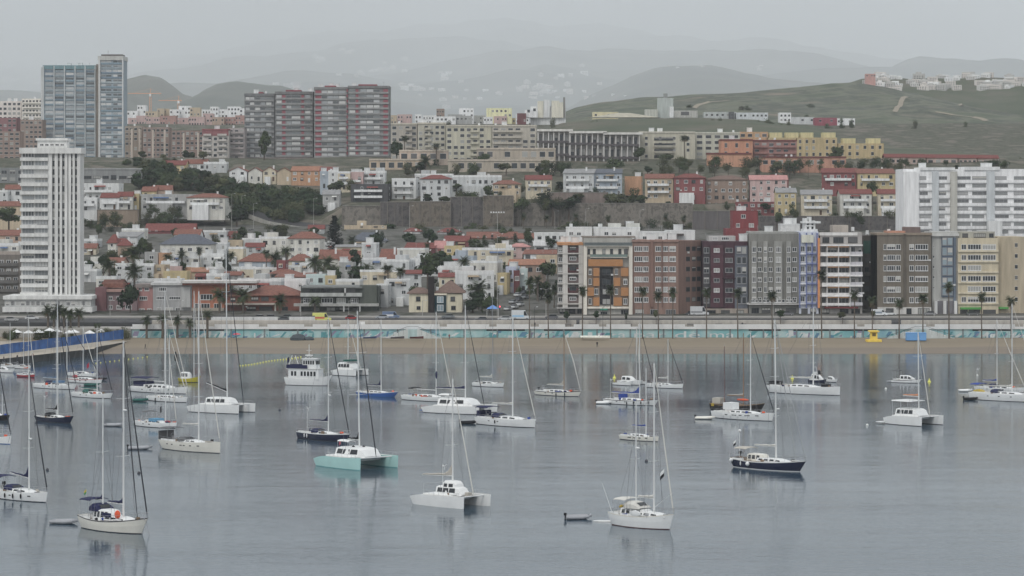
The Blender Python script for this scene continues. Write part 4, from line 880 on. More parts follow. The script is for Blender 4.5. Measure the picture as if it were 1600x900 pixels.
for ln in HT.strip().split('\n'):
    a = ln.split('|'); house(a[7], float(a[0]), float(a[1]), float(a[2]), float(a[3]), a[4], a[5], float(a[6]) if a[6] else None, yaw=R.uniform(-14, 4))
UT = '''
126|152|312|1292|W|f||331|white house with orange top strip above the tan garden wall, right of fin tower|b
126|186|288|1330|W|f||312|white stepped terraces below the blank grey school building|b
157|186|309|1290|W|gR|327|white house with red roof and open balconies, left half of a pair|b
184|207|307|1291|W|gR|327|white house with red roof and open balconies, right half of a pair|b
206|217|306|1296|y|f||328|narrow yellow house between the white pair and the wide grey house|
220|302|306|1294|g|f||328|wide grey modern house with dark window bands above scrub slope|b
222|244|299|1310|y|gT|310|yellow house with red roof behind the wide grey house, left one|
238|268|297|1312|t|gT|310|terracotta-roofed house behind the wide grey house, centre|
292|352|309|1290|W|hT|330|white villa with long terracotta roof and balconies at the edge of the wooded slope|b
256|290|258|1425|y|gR|276|yellow house with red roof among the trees below the brown blocks|
288|322|256|1430|W|gT|276|white porch house with yellow roof edge among the trees|
318|354|256|1428|W|f||276|white house with round tank among the trees, right of the porch house|
358|386|268|1398|W|xT|283|white gabled row house with terracotta roof, first from the left above the wood|
388|410|269|1397|W|xT|283|white gabled row house with terracotta roof, second from the left above the wood|
411|432|268|1396|C|xT|283|cream gabled row house with tall white chimney, third from left above the wood|
433|455|269|1394|T|xT|283|beige gabled row house with dark balcony, fourth from left above the wood|
455|500|267|1392|o|gO|285|wide orange gabled house at the right end of the gabled row|
500|524|268|1380|T|gR|290|house with long red roof behind the pale blue house|
500|513|270|1362|b|f||294|narrow pale blue house right of the wood|
513|528|269|1361|W|f||296|narrow white house with pilasters right of the pale blue one|
528|547|271|1360|C|f||296|narrow cream house with red roof edge, third in the narrow row|b
547|567|272|1362|p|f||296|pinkish white house, fourth in the narrow row|b
566|602|270|1366|W|f||290|white house behind two palms at the right end of the narrow row|b
548|606|290|1330|d|f||318|dark modern house stepped in terraces with pale slabs|b
504|530|304|1318|g|gG|328|low house with grey slanted roof at the right edge of the wood|
612|650|281|1340|W|f||313|white terraced house with pink balcony bands left of the white red-edged villa|b
657|703|280|1322|W|hR|318|white villa with panelled windows and thin red roof on the retaining wall|
648|708|274|1350|W|f||300|white flat house just behind the panelled white villa|
706|784|277|1346|W|f||302|long white apartment house with small dark windows, on the retaining wall|
770|812|288|1318|T|hT|306|beige villa with red hipped roof on a post by the retaining wall|
822|862|281|1340|C|gR|301|cream villa with red roof and balcony left of the blue-grey building|b
880|928|271|1330|w|sG|306|blue-grey gabled villas with sloping slate roofs, left half|b
928|972|271|1331|b|sS|306|blue-grey gabled villas with sloping slate roofs, right half|b
976|1002|277|1345|o|f||292|orange house with round mural mark right of the blue-grey villas|
1008|1052|279|1322|T|gT|312|yellow and maroon house with deep balconies left of the maroon white house|b
1053|1102|278|1318|r|hR|312|maroon house with white window panels in the upper row|
1103|1168|281|1322|k|hB|325|tan villa with arches and brown hipped roof in the upper row|
1172|1230|281|1320|p|gP|318|pink house with white windows right of the tan arched villa|
1150|1212|317|1290|r|f||345|red house with pale cornices below the pink house|
1198|1232|281|1335|r|f||305|red flat house above the yellow grey-roofed house|
1284|1338|270|1318|r|gR|293|red-brown semi-detached house with white windows, upper right row|b
1340|1398|271|1316|y|gT|293|ochre semi-detached house with tiled roof, upper right row|b
1398|1414|272|1318|C|f||294|pale house squeezed between the ochre house and the white slab block|
1213|1244|301|1272|y|gG|334|yellow house with grey roof, first in the lower right row|
1252|1300|304|1270|C|gG|336|cream house with grey roof and balconies, second in the lower right row|b
1313|1362|303|1268|W|gR|336|white house with red roof and large dark glass, third in the lower right row|b
1372|1413|303|1269|C|gR|336|cream house with red roof, last in the lower right row by the white slab|b
-8|12|300|1320|W|f||330|white house with ragged roof at the far left, below the institutional block|
8|34|296|1325|W|gT|330|pale house with terracotta roof at the far left, beside the fin tower top|
-8|34|322|1260|T|gT|345|beige house with red roof edge at the far left beside the fin tower|
'''
for ln in UT.strip().split('\n'):
    a = ln.split('|')
    if a[6]: a.insert(6, '')
    D = float(a[3]); house(a[8], float(a[0]), float(a[1]), float(a[2]), D, a[4], a[5], float(a[2])-7 if a[5] != 'f' else None, yaw=R.uniform(-8, 3), zb=wz(float(a[7]), D), bal=a[9] == 'b', cat='house')
# ---- retaining walls
ST = lambda k, c, c2: ramp_mat(k, .28, ((.28, tuple(v*.5 for v in c)), (.42, c), (.52, c2), (.6, tuple(v*.7 for v in c)), (.75, tuple(v*1.25 for v in c2))), stretch=(1, 1, .8), bump=.5)
def rwall(lab, p0, p1, yt, yb, D, m, dep=4, joints=4):
    b = B('retaining_wall', lab, p0, p1, yt, yb, D, dep, m, 'retaining wall'); b.box('coping', p0-.3, p1+.3, yt-.8, yt, wall(128, 124, 118), .25)
    for i in range(joints+1):
        p = p0+(p1-p0)*i/max(1, joints); b.box('buttress', p-.5, p+.5, yt+.05, yb, wall(112, 106, 100), .35, 0)
s1 = ST('stone_dark', pc(84, 82, 82), pc(98, 94, 92)); s2 = ST('stone_brown', pc(98, 92, 84), pc(112, 104, 94)); s3 = ST('stone_grey', pc(104, 100, 94), pc(122, 116, 108))
rwall('pale rough rock face below the road end, left part of the retaining walls', 535, 594, 322, 364, 1292, s3, joints=1)
rwall('dark grey retaining wall section left of the white panelled villa', 594, 640, 316, 366, 1291, s1)
rwall('brown banded retaining wall section under the white panelled villa', 640, 704, 315, 366, 1288, s2)
rwall('dark stone retaining wall section under the round dark shrub', 704, 755, 308, 366, 1290, s1, joints=3)
rwall('brown retaining wall section with stair post under the beige villa', 755, 802, 306, 366, 1288, s2, joints=3)
rwall('long grey stone retaining wall with faded palms, right of the stair post', 802, 940, 318, 366, 1293, s3, joints=5)
rwall('smooth pinkish upper wall under the blue-grey villas', 855, 950, 301, 326, 1300, wall(122, 110, 104), 3, 2)
rwall('dull grey retaining wall under the yellow and maroon houses', 940, 1082, 318, 366, 1288, s3, joints=4)
rwall('dark panelled retaining wall left of the dark red house', 1082, 1140, 330, 362, 1262, wall(96, 92, 92), 3, 3)
rwall('long dark retaining wall below the lower right row of houses', 1186, 1415, 338, 372, 1255, s1, joints=8)
rwall('tan garden wall under the white pair of houses with red roofs', 152, 216, 328, 346, 1286, wall(132, 118, 104), 3, 1)
# ---- ramp road on the left slope
rm = MB(); Pn = []
for p, y, D in ((560, 362, 1284), (490, 358.5, 1287), (455, 354.5, 1291), (420, 348, 1297), (395, 339, 1305), (375, 330, 1315), (330, 325, 1324)): Pn.append(Vector((wx(p, D), D, wz(y, D))))
for a, c_ in zip(Pn, Pn[1:]):
    up = Vector((2.5, 8.5, 2.3)); rm.poly([a, a+up, c_+up, c_])
struct(rm.build('ramp_road', ASPH))
gr = thing('crash_barrier', 'pale crash barrier curving along the ramp road beside the wood', 'barrier', Pn[2]); g1_ = MB()
for a, c_ in zip(Pn, Pn[1:]): g1_.loft([[q+Vector((0, -.1, -1.4)), q+Vector((0, .1, -1.4)), q+Vector((0, .1, .7)), q+Vector((0, -.1, .7))] for q in (a-Pn[2], c_-Pn[2])])
g1_.build('barrier_rail', wall(150, 148, 142), gr)
# ---- far town on the plateau
def far(lab, p0, p1, yt, yb, D, m, nw=3, grp=None):
    b = B('building', lab, p0, p1, yt, yb, D, 12, m, 'building', group=grp, found=12)
    rows = max(1, int((yb-yt)*b.k/4))
    for i in range(rows):
        for j in range(nw):
            if R.random() < .7: simple_win(b.root, -b.w/2+b.w*(j+.5)/nw, b.h-3.2*(i+1)+.8, min(1.6, b.w/nw*.5), 1.4)
    b.parapet(m, .5); return b
SUNW = wall(222, 222, 218)  # brighter white: sunshine on the far town painted into the walls
p = 194; i = 0
while p < 384:      # white strip with pink blocks in front
    wd = R.uniform(10, 22); far('small white sunlit block in the far strip of houses left of the grey towers', p, p+wd, R.uniform(165, 175), 188, 2250+R.uniform(0, 60), SUNW if R.random() < .75 else WC['T'], int(wd/4), 'white far houses left of the grey towers'); p += wd*.95
p = 200
while p < 384:
    wd = R.uniform(12, 26); far('pinkish far block in front of the white strip left of the grey towers', p, p+wd, R.uniform(177, 186), 202, 2120+R.uniform(0, 60), R.choice((WC['p'], WC['t'], wall(158, 124, 116))), int(wd/4), 'pink far blocks left of the grey towers'); p += wd*.9
p = 606
while p < 820:
    wd = R.uniform(9, 24); far('small far house on the plateau edge between grey towers and silos', p, p+wd, R.uniform(178, 187), 198, 2130+R.uniform(0, 120), R.choice((SUNW, SUNW, WC['T'], WC['g'], WC['y'], WC['p'])), int(wd/4), 'far houses between grey towers and silos'); p += wd*R.uniform(.8, 1.3)
far('brown far block sticking up on the plateau edge', 682, 694, 171, 195, 2180, WC['k']); far('bright white far house with tall roof hut on the plateau', 717, 740, 170, 195, 2170, SUNW, 4); far('large bright white far hall on the plateau edge', 681, 712, 183, 196, 2120, SUNW, 5); far('grey far block right of the bright white hall', 712, 737, 182, 196, 2125, WC['g'], 4); far('yellow sunlit far block on the plateau', 760, 800, 170, 190, 2200, wall(216, 204, 160), 6)  # the sunlit yellow block also has its sunshine in the wall colour
far('maroon far block at the right of the plateau houses', 808, 822, 178, 196, 2110, WC['m'])
# silos and works
b = B('silo_plant', 'white silo works with tall square bins on the far plateau', 829, 884, 166, 184, 2120, 14, WC['W'], 'factory', found=14); cr = wall(196, 192, 176)
b.box('silo', 840, 849, 158, 184, cr, 2); b.box('silo', 849.3, 859, 156, 184, WC['W'], 2); b.box('silo', 862, 874, 157.5, 184, cr, 2); b.box('silo', 874.3, 880, 160, 184, cr, 2); b.box('lift_tower', 880, 883, 152, 184, wall(120, 118, 114), 1, 4); b.box('shed', 820, 840, 172, 184, SUNW, 5); simple_win(b.root, b.x(835), b.z(174), 2, 2, -5); simple_win(b.root, b.x(826), b.z(176), 2, 2, -5)
b = B('concrete_works', 'pale square works tower with sheds below the grassy spur', 1028, 1052, 153, 184, 2140, 12, wall(160, 166, 162), 'factory', found=14)
b.box('lift_tower', 1037, 1043, 146, 153, wall(130, 132, 130), 0, 4); b.box('shed', 1008, 1028, 171, 184, wall(170, 170, 160), 3); b.box('shed', 1052, 1090, 173, 184, wall(164, 162, 156), 3); b.box('silo', 1046, 1052, 167, 184, SUNW, 5); win(b.root, b.x(1070), b.z(180), 6, 2.5, 4, FRAMED, -3)
far('low cream shed by the gravel heap on the far plateau', 926, 966, 176, 184, 2130, wall(196, 186, 150), 4); far('long pale shed right of the works tower', 1100, 1150, 176, 184, 2140, wall(168, 172, 170), 6); far('dark shed end right of the long pale shed', 1140, 1147, 176, 184, 2130, WC['d'], 1); far('long white warehouse on the plateau right of the dark shed', 1148, 1200, 177, 186, 2140, wall(184, 188, 190), 8)
far('white works building with tall block left of the red and white hall', 1218, 1236, 177, 196, 2120, SUNW, 3); far('low pale works building left of the red and white hall', 1236, 1272, 184, 196, 2120, WC['w'], 5); far('red half of the red and white hall below the spur', 1273, 1308, 185, 200, 2090, wall(138, 72, 84), 2); far('white half of the red and white hall below the spur', 1308, 1336, 186, 203, 2090, SUNW, 5); far('long low white wall building under the red and white hall', 1292, 1358, 203, 208, 2080, WC['W'], 6)
gh = MB(); gh.loft([[(-12*s, -6*s, 0), (12*s, -6*s, 0), (14*s, 6*s, 0), (-14*s, 6*s, 0)] if k == 0 else [(-12*s, -6*s, 7), (12*s, -6*s, 7), (13*s, 6*s, 8), (-13*s, 6*s, 8)] for k, s in ((0, 1.6), (1, .25))]); o = gh.build('gravel_heap', mat('pale_gravel', pc(158, 153, 136), .95, .15, .4), None, False, (wx(975, 2110), 2110, wz(184, 2110))); tag(o, 'pale gravel heap on the far plateau left of the works tower', 'gravel heap'); o.scale = (1.3, 1, .45)
# two cranes
for p, y0, y1, p0, p1, lab in ((235, 146, 166, 200, 252, 'orange tower crane standing over the far white strip'), (279, 157, 168, 248, 284, 'low orange tower crane with long jib, right of the taller crane')):
    D = 2400; k = D/F; t_ = thing('tower_crane', lab, 'crane', (wx(p, D), D, wz(172, D))); oc = mat('crane_orange', pc(204, 150, 110), .6, .05); h = (172-y0)*k
    q = MB()
    for sx in (-.7, .7): 
        for sy in (-.7, .7): q.tube((sx, sy, -6), (sx, sy, h), .16, n=4)
    for j in range(int(h/2)): q.tube((-.7, -.7, j*2), (.7, -.7, j*2+2), .1, n=4)
    q.build('mast', oc, t_); MB().tube(((p0-p)*k, 0, h), ((p1-p)*k, 0, h), .4, n=4).tube((0, 0, h), (0, 0, h+4), .25, n=4).tube((0, 0, h+4), ((p0-p)*k*.7, 0, h+.4), .08, n=3).tube((0, 0, h+4), ((p1-p)*k*.9, 0, h+.4), .08, n=3).build('jib', oc, t_)
    MB().box((p1-p)*k-2, (p1-p)*k, -.6, .6, h-2, h-.3).build('counterweight', CONC, t_); MB().box(-.8, .8, -1.6, -.7, h-2.5, h-.3).build('cab', SUNW, t_)
# village on the back hill and specks on the mountains
ridge = [(1260, 152), (1310, 134), (1345, 124), (1400, 122), (1480, 123), (1600, 120), (1700, 124)]
vm = [wall(206, 206, 204), wall(186, 184, 180), wall(170, 168, 164), wall(216, 216, 214), wall(192, 186, 180)]
vmesh = []
for i in range(10):
    q = MB(); ww, hh = R.uniform(10, 20), R.uniform(6, 11); q.box(-ww/2, ww/2, 0, 9, -12, hh)
    if i % 2: q.box(-ww/4, ww/5, 2, 7, hh, hh+2.6)
    for f in range(int(hh/3)):
        for j in range(int(ww/4)): q.box(-ww/2+1.2+j*4, -ww/2+2.9+j*4, -.06, .05, 1+f*3, 2.4+f*3, 1)
    vmesh.append(q.mesh('house', [R.choice(vm), DARK]))
def specks(n, fn, lab, grp, name='house'):
    for i in range(n):
        px, y, D, s = fn(i); o = link(R.choice(vmesh), name, None, (wx(px, D), D, wz(y, D)), R.uniform(-.5, .5), (s, s, s)); tag(o, lab, 'house', grp)
def vil(i): p = R.uniform(1345, 1605); D = 3310+R.uniform(-60, 20); return (p, lerp(ridge, p)+R.choice((0, 1, 2, 4)), D, R.uniform(.45, .95))
def vilz(i):
    return vil(i)
if False: specks(72, vil, 'small pale house of the village along the crest of the right-hand hill', 'village houses along the hill crest')
far('salmon red block at the left end of the hill crest village', 1353, 1368, 116, 126, 3290, wall(176, 132, 124), 4)
b = None
# houses far out on the mountain flanks stand on the mountain surface
from mathutils.bvhtree import BVHTree
def surf(name):
    me = bpy.data.objects[name].data; return BVHTree.FromPolygons([v.co for v in me.vertices], [p.vertices for p in me.polygons])
_bv = {n: surf(n) for n in ('far_mountain', 'hazy_ridge', 'far_ridge', 'hazy_hills', 'grassy_spur', 'green_hill')}
def onray(px, py, names):
    d = Vector((px-800, F, HY-py)).normalized(); best = None
    for n in names:
        h_ = _bv[n].ray_cast(Vector((0, 0, H)), d)
        if h_[0] and (best is None or h_[3] < best[3]): best = h_
    return best[0] if best else None
RM = random.Random(77)
for cx, cy, sx, sy, n, sc, nm in ((720, 150, 60, 14, 12, 2.0, ('far_mountain',)), (600, 110, 50, 14, 10, 2.0, ('far_mountain',)), (900, 120, 50, 10, 8, 2.0, ('far_mountain',)), (860, 145, 45, 9, 20, 2.13, ('far_mountain',)), (835, 138, 26, 6, 8, 2.28, ('far_mountain',)), (640, 138, 26, 8, 9, 2.28, ('far_mountain',)), (500, 92, 8, 4, 3, 3.13, ('far_mountain',)), (552, 116, 40, 8, 4, 2.28, ('far_mountain',)), (460, 135, 30, 3, 6, 2.28, ('far_mountain',)), (40, 112, 28, 6, 18, 2.42, ('far_mountain',)), (35, 125, 30, 6, 8, 2.28, ('far_mountain',)), (545, 84, 14, 3, 3, 2.70, ('far_mountain',)), (700, 120, 60, 10, 4, 2.28, ('far_mountain',)), (1190, 108, 14, 4, 3, 1.42, ('far_ridge', 'hazy_ridge')), (1080, 105, 30, 3, 4, 1.23, ('hazy_ridge',)), (940, 150, 30, 10, 4, 1.33, ('hazy_ridge', 'far_mountain')), (1270, 128, 40, 8, 3, 1.14, ('hazy_ridge', 'far_ridge'))):
    for i in range(n):
        q = onray(RM.gauss(cx, sx*.6), RM.gauss(cy, sy*.6), nm)
        if q is None: continue
        s = sc*RM.uniform(.6, 1.3)*q.y/18500; o = link(vmesh[RM.choice((0, 2, 4, 6, 8, 1, 3))], 'house', None, q, RM.uniform(-.5, .5), (s, s, s)); tag(o, 'tiny white house scattered over the hazy far mountainside', 'house', 'white houses scattered over the far mountain')

for i in range(84):
    px = RM.uniform(1345, 1606); D = 3340+RM.uniform(-55, 20); h_ = _bv['green_hill'].ray_cast(Vector((wx(px, D), D, 2000)), Vector((0, 0, -1)))
    if h_[0] is None: continue
    s = RM.uniform(.4, .75); o = link(RM.choice(vmesh), 'house', None, h_[0], RM.uniform(-.5, .5), (s, s, s)); tag(o, 'small pale house of the village along the crest of the right-hand hill', 'house', 'village houses along the hill crest')

for pts in ([(1398, 176), (1403, 168), (1408, 160), (1416, 152)], [(1415, 134), (1440, 139), (1470, 146), (1495, 156), (1502, 166)], [(1462, 176), (1490, 181), (1520, 184), (1542, 190)], [(1085, 170), (1095, 164), (1110, 160), (1140, 158)]):
    P_ = [onray(px, y, ('grassy_spur', 'green_hill')) for px, y in pts]; P_ = [p for p in P_ if p]; tk = MB()
    for a, b_ in zip(P_, P_[1:]):
        for i in range(6):
            u, v = a.lerp(b_, i/6), a.lerp(b_, (i+1)/6); f_ = []
            for q in (u, v):
                h_ = _bv['grassy_spur'].ray_cast(Vector((q.x, q.y, 2000)), Vector((0, 0, -1))); f_.append(h_[0]+Vector((0, 0, .5)) if h_[0] else q)
            d_ = (f_[1]-f_[0]).normalized(); n_ = Vector((-d_.y, d_.x, 0))*2.2+Vector((0, 0, 0))
            tk.poly([f_[0]-n_, f_[1]-n_, f_[1]+n_+Vector((0, 0, .8)), f_[0]+n_+Vector((0, 0, .8))])
    struct(tk.build('hill_track', mat('track_earth', (.30, .26, .20), .95, .2)))
# ================================================================ vegetation
R = random.Random(31)
BARK = mat('bark', (.10, .08, .065), .95, .2, 2); PBARK = mat('palm_bark', (.13, .11, .09), .95, .25, 3)
def leafm(k, c): return mat(k, c, .8, .45, .9, spec=.1, obrand=.25)
LF = [leafm('leaf_dark', (.032, .05, .026)), leafm('leaf_mid', (.055, .075, .034)), leafm('leaf_olive', (.08, .088, .045)), leafm('leaf_pine', (.018, .032, .022))]
PL = leafm('palm_leaf', (.06, .078, .036)); PL2 = leafm('palm_leaf_dark', (.058, .075, .040)); DRY = mat('dry_frond', (.16, .12, .075), .9, .3)
def crown_mesh(seed, h, wd, m, n=1100, lobes=9, z0=.35, leaf=.30):
    r = random.Random(seed); q = MB(); L = []
    for i in range(lobes):
        a = r.uniform(0, 6.28); d = r.uniform(.1, .62)*wd/2; L.append((math.cos(a)*d, math.sin(a)*d, h*(z0+r.uniform(.05, 1-z0-.17)), r.uniform(.22, .40)*wd/1.25))
    for i in range(n):
        c = r.choice(L); v = Vector((r.gauss(0, 1), r.gauss(0, 1), r.gauss(0, 1))).normalized(); d = c[3]*r.uniform(.55, 1.06)
        p = Vector((c[0], c[1], c[2]))+Vector((v.x*d, v.y*d, v.z*d*.75)); s = leaf*r.uniform(.6, 1.5)
        nn = (v+Vector((r.uniform(-.7, .7), r.uniform(-.7, .7), r.uniform(-.4, .9)))).normalized(); t = nn.orthogonal().normalized(); b_ = nn.cross(t); an = r.uniform(0, 3.1); t, b_ = t*math.cos(an)+b_*math.sin(an), b_*math.cos(an)-t*math.sin(an)
        q.poly([p-t*s-b_*s*.6, p+t*s*.8-b_*s*.7, p+t*s+b_*s*.6, p-t*s*.7+b_*s*.8], 0)
    return q.mesh('crown', m)
def trunk_mesh(h, r0, seed):
    r = random.Random(seed); q = MB(); q.path([(0, 0, -2), (r.uniform(-.2, .2), 0, h*.25), (r.uniform(-.4, .4), r.uniform(-.2, .2), h*.5)], [r0*1.2, r0, r0*.75])
    for i in range(4):
        a = r.uniform(0, 6.28); q.path([(0, 0, h*.4), (math.cos(a)*h*.14, math.sin(a)*h*.14, h*.6), (math.cos(a)*h*.26, math.sin(a)*h*.26, h*.8)], [r0*.6, r0*.4, r0*.15], 5)
    return q.mesh('trunk', BARK)
TREES = {}
for k, (mi, wf, z0, nn) in dict(round=(0, .95, .28, 1300), wide=(1, 1.25, .34, 1300), olive=(2, .9, .3, 1100), tall=(0, .62, .16, 1200), bush=(1, 1.5, .0, 900), scrub=(2, 1.8, 0, 700)).items():
    TREES[k] = [(trunk_mesh(1, .035, 40+i), crown_mesh(50+i*7+mi+len(k), 1, wf, LF[mi if i < 2 else (mi+1) % 3], nn, 10, z0, .042)) for i in range(3)]
def pine_meshes():
    r = random.Random(3); q = MB()
    for t in range(26):
        z = .08+.88*t/26; w_ = .24*(1-z)**.8+.015
        for k in range(11):
            a = r.uniform(0, 6.28); L_ = w_*r.uniform(.6, 1.1)
            for j in range(9):
                f = (j+1)/9; p = Vector((math.cos(a)*L_*f, math.sin(a)*L_*f, z+.03*f+r.uniform(-.012, .012))); s = .022*r.uniform(.6, 1.3); a2 = a+r.uniform(-.8, .8)
                d = Vector((math.cos(a2), math.sin(a2), r.uniform(-.2, .5))); e_ = d.orthogonal().normalized()
                q.poly([p-d*s, p+e_*s*.6, p+d*s, p-e_*s*.6])
    t_ = MB().tube((0, 0, -.05), (0, 0, .96), .018, .004).mesh('trunk', BARK)
    return t_, q.mesh('crown', LF[3])
PINE = pine_meshes()
def frond(q, a, el, L_, droop, wd, r, mi=0, segs=6):
    # an arching rib with leaflets on both sides
    d = Vector((math.cos(a), math.sin(a), 0)); p = Vector((0, 0, 0)); e_ = el; prev = None; side = Vector((-math.sin(a), math.cos(a), 0))
    for j in range(segs+1):
        f = j/segs; ww = wd*(.35+.65*math.sin(math.pi*min(1, f*.85+.12)))*(1 if f < .95 else .3)
        cur = (p.copy(), ww)
        if prev:
            for s in (-1, 1):
                for g in range(2):
                    a0 = prev[0].lerp(cur[0], g/2); a1 = prev[0].lerp(cur[0], g/2+.30); tip = a1+side*s*cur[1]+(cur[0]-prev[0])*.5+Vector((0, 0, -ww*.35))
                    q.poly([a0, a1, tip, tip-(cur[0]-prev[0])*.12], mi)
        prev = cur; st = L_/segs; p = p+d*st*math.cos(e_)+Vector((0, 0, st*math.sin(e_))); e_ -= droop/segs
def palm_meshes(kind, seed):
    r = random.Random(seed); q = MB(); t_ = MB(); h = 1
    if kind == 'date':       # stout trunk, wide full crown
        t_.path([(0, 0, -1), (.05, 0, 3), (.0, 0, 6)], [.42, .36, .42], 8); nfr, L_, wd, top = 60, 4.0, .75, 6
    else:                    # tall thin trunk, compact fan crown
        bx = r.uniform(-.35, .35); t_.path([(0, 0, -1), (bx*.4, 0, 4), (bx, 0, 8), (bx*.8, 0, 11.6)], [.27, .20, .17, .16], 7); nfr, L_, wd, top = 52, 2.35, .7, 11.6
    dx = 0 if kind == 'date' else bx*.8
    for i in range(nfr):
        a = r.uniform(0, 6.28); el = r.uniform(-.55, 1.35) if kind == 'date' else r.uniform(-.9, 1.35)
        frond(q, a, el, L_*r.uniform(.8, 1.1), r.uniform(.7, 1.5), wd, r, 1 if el < -.45 and r.random() < .6 else 0)
    me = q.mesh('crown', [PL if kind == 'date' else PL2, DRY])
    for v in me.vertices: v.co.z += top; v.co.x += dx
    return t_.mesh('trunk', PBARK), me
PALMS = {'date': [palm_meshes('date', i) for i in (1, 2, 3)], 'fan': [palm_meshes('fan', i) for i in (4, 5, 6)]}
def plant(name, meshes, loc, sc, lab, cat, grp=None, rz=None):
    t_ = thing(name, lab, cat, loc, R.uniform(0, 6.28) if rz is None else rz, grp); t_.scale = sc if isinstance(sc, tuple) else (sc, sc, sc)
    if meshes[0] is not None: link(meshes[0], 'trunk', t_)
    link(meshes[1], 'crown', t_); return t_
def tree(px, ytop, ybase, D, kind, lab, grp=None, wpx=None, name='tree'):
    if grp and kind in ('bush', 'scrub'): name = 'shrub'
    h = (ybase-ytop)*D/F; s = h; m = R.choice(TREES[kind]); ws = s if not wpx else wpx*D/F/dict(round=.95, wide=1.25, olive=.9, tall=.62, bush=1.5, scrub=1.8)[kind]
    return plant(name, m, (wx(px, D), D, wz(ybase, D)), (ws, ws, s), lab, 'tree' if name == 'tree' else 'shrub', grp)
def palm(px, ycrown, ybase, D, kind, lab, grp=None, ws=1.0, name='palm_tree'):
    h = (ybase-ycrown)*D/F; top = 6 if kind == 'date' else 11.6; s = h/top
    t_ = thing(name, lab, 'palm tree', (wx(px, D), D, wz(ybase, D)), R.uniform(0, 6.28), grp); m = R.choice(PALMS[kind])
    if kind == 'fan': t_.scale = (ws, ws, 1)
    o = link(m[0], 'trunk', t_); o.scale = (1, 1, s) if kind == 'date' else (1, 1, s)
    c_ = link(m[1], 'crown', t_); c_.scale = (ws, ws, ws) if kind == 'date' else (1, 1, 1); c_.location.z = h-top*(ws if kind == 'date' else 1)
# promenade fan palms rooted at the foot of the mural
for px, yc, lab in ((827, 440, 'tall fan palm before the side street mouth, left of the first tall block'), (857, 465, 'short fan palm left of the slim grey-white block, by the mural'), (910, 454, 'fan palm between the slim maroon-panel block and the white framed block'), (954, 452, 'fan palm standing in front of the dark central slot of the orange block'), (1004, 455, 'fan palm before the left windows of the brown brick block'), (1029, 462, 'fan palm before the middle of the brown brick block, left of its close neighbour'), (1051, 456, 'fan palm before the right windows of the brown brick block'), (1104, 456, 'fan palm at the joint of the brown brick and maroon blocks'), (1153, 458, 'fan palm before the glass strip of the maroon block'),
                    (1207, 462, 'fan palm in front of the grey rendered block'), (1284, 429, 'tallest fan palm, before the blue and white block'), (1335, 460, 'fan palm before the right balconies of the orange-awning block'), (1363, 470, 'leaning fan palm just left of the yellow lifeguard hut top'), (1405, 473, 'low fan palm before the taupe block, right of the yellow hut'), (1442, 466, 'fan palm before the right corner windows of the taupe block'), (1483, 448, 'fan palm in front of the blue-grey glass building'), (1534, 463, 'fan palm before the green shop sign of the cream block'), (1580, 470, 'fan palm before the blank cream end wall')):
    palm(px, yc, 529, 877, 'fan', lab, 'fan palms along the sea wall', R.uniform(.85, 1.1))
for px, yc, yb, lab in ((229, 500, 530, 'stubby palm on the sand by the end of the blue hoarding'), (254, 498, 524, 'stubby palm second from the blue hoarding end'), (277, 500, 526, 'stubby bent palm third from the blue hoarding end'), (297, 504, 524, 'small palm fourth from the blue hoarding end'), (324, 492, 526, 'palm on the sand below the orange house, fifth from the hoarding')):
    palm(px, yc, yb, 878, 'date', lab, None, .62)
for i, (px, yc) in enumerate(((75, 486), (84, 490), (92, 484), (100, 488), (110, 491), (123, 490))): palm(px, yc, 520, 888, 'date', 'palm in the thicket below the white podium, behind the blue hoarding', 'palm thicket below the podium', .7)
tree(203, 442, 490, 946, 'round', 'large round dark tree in front of the maroon and salmon houses', wpx=36)
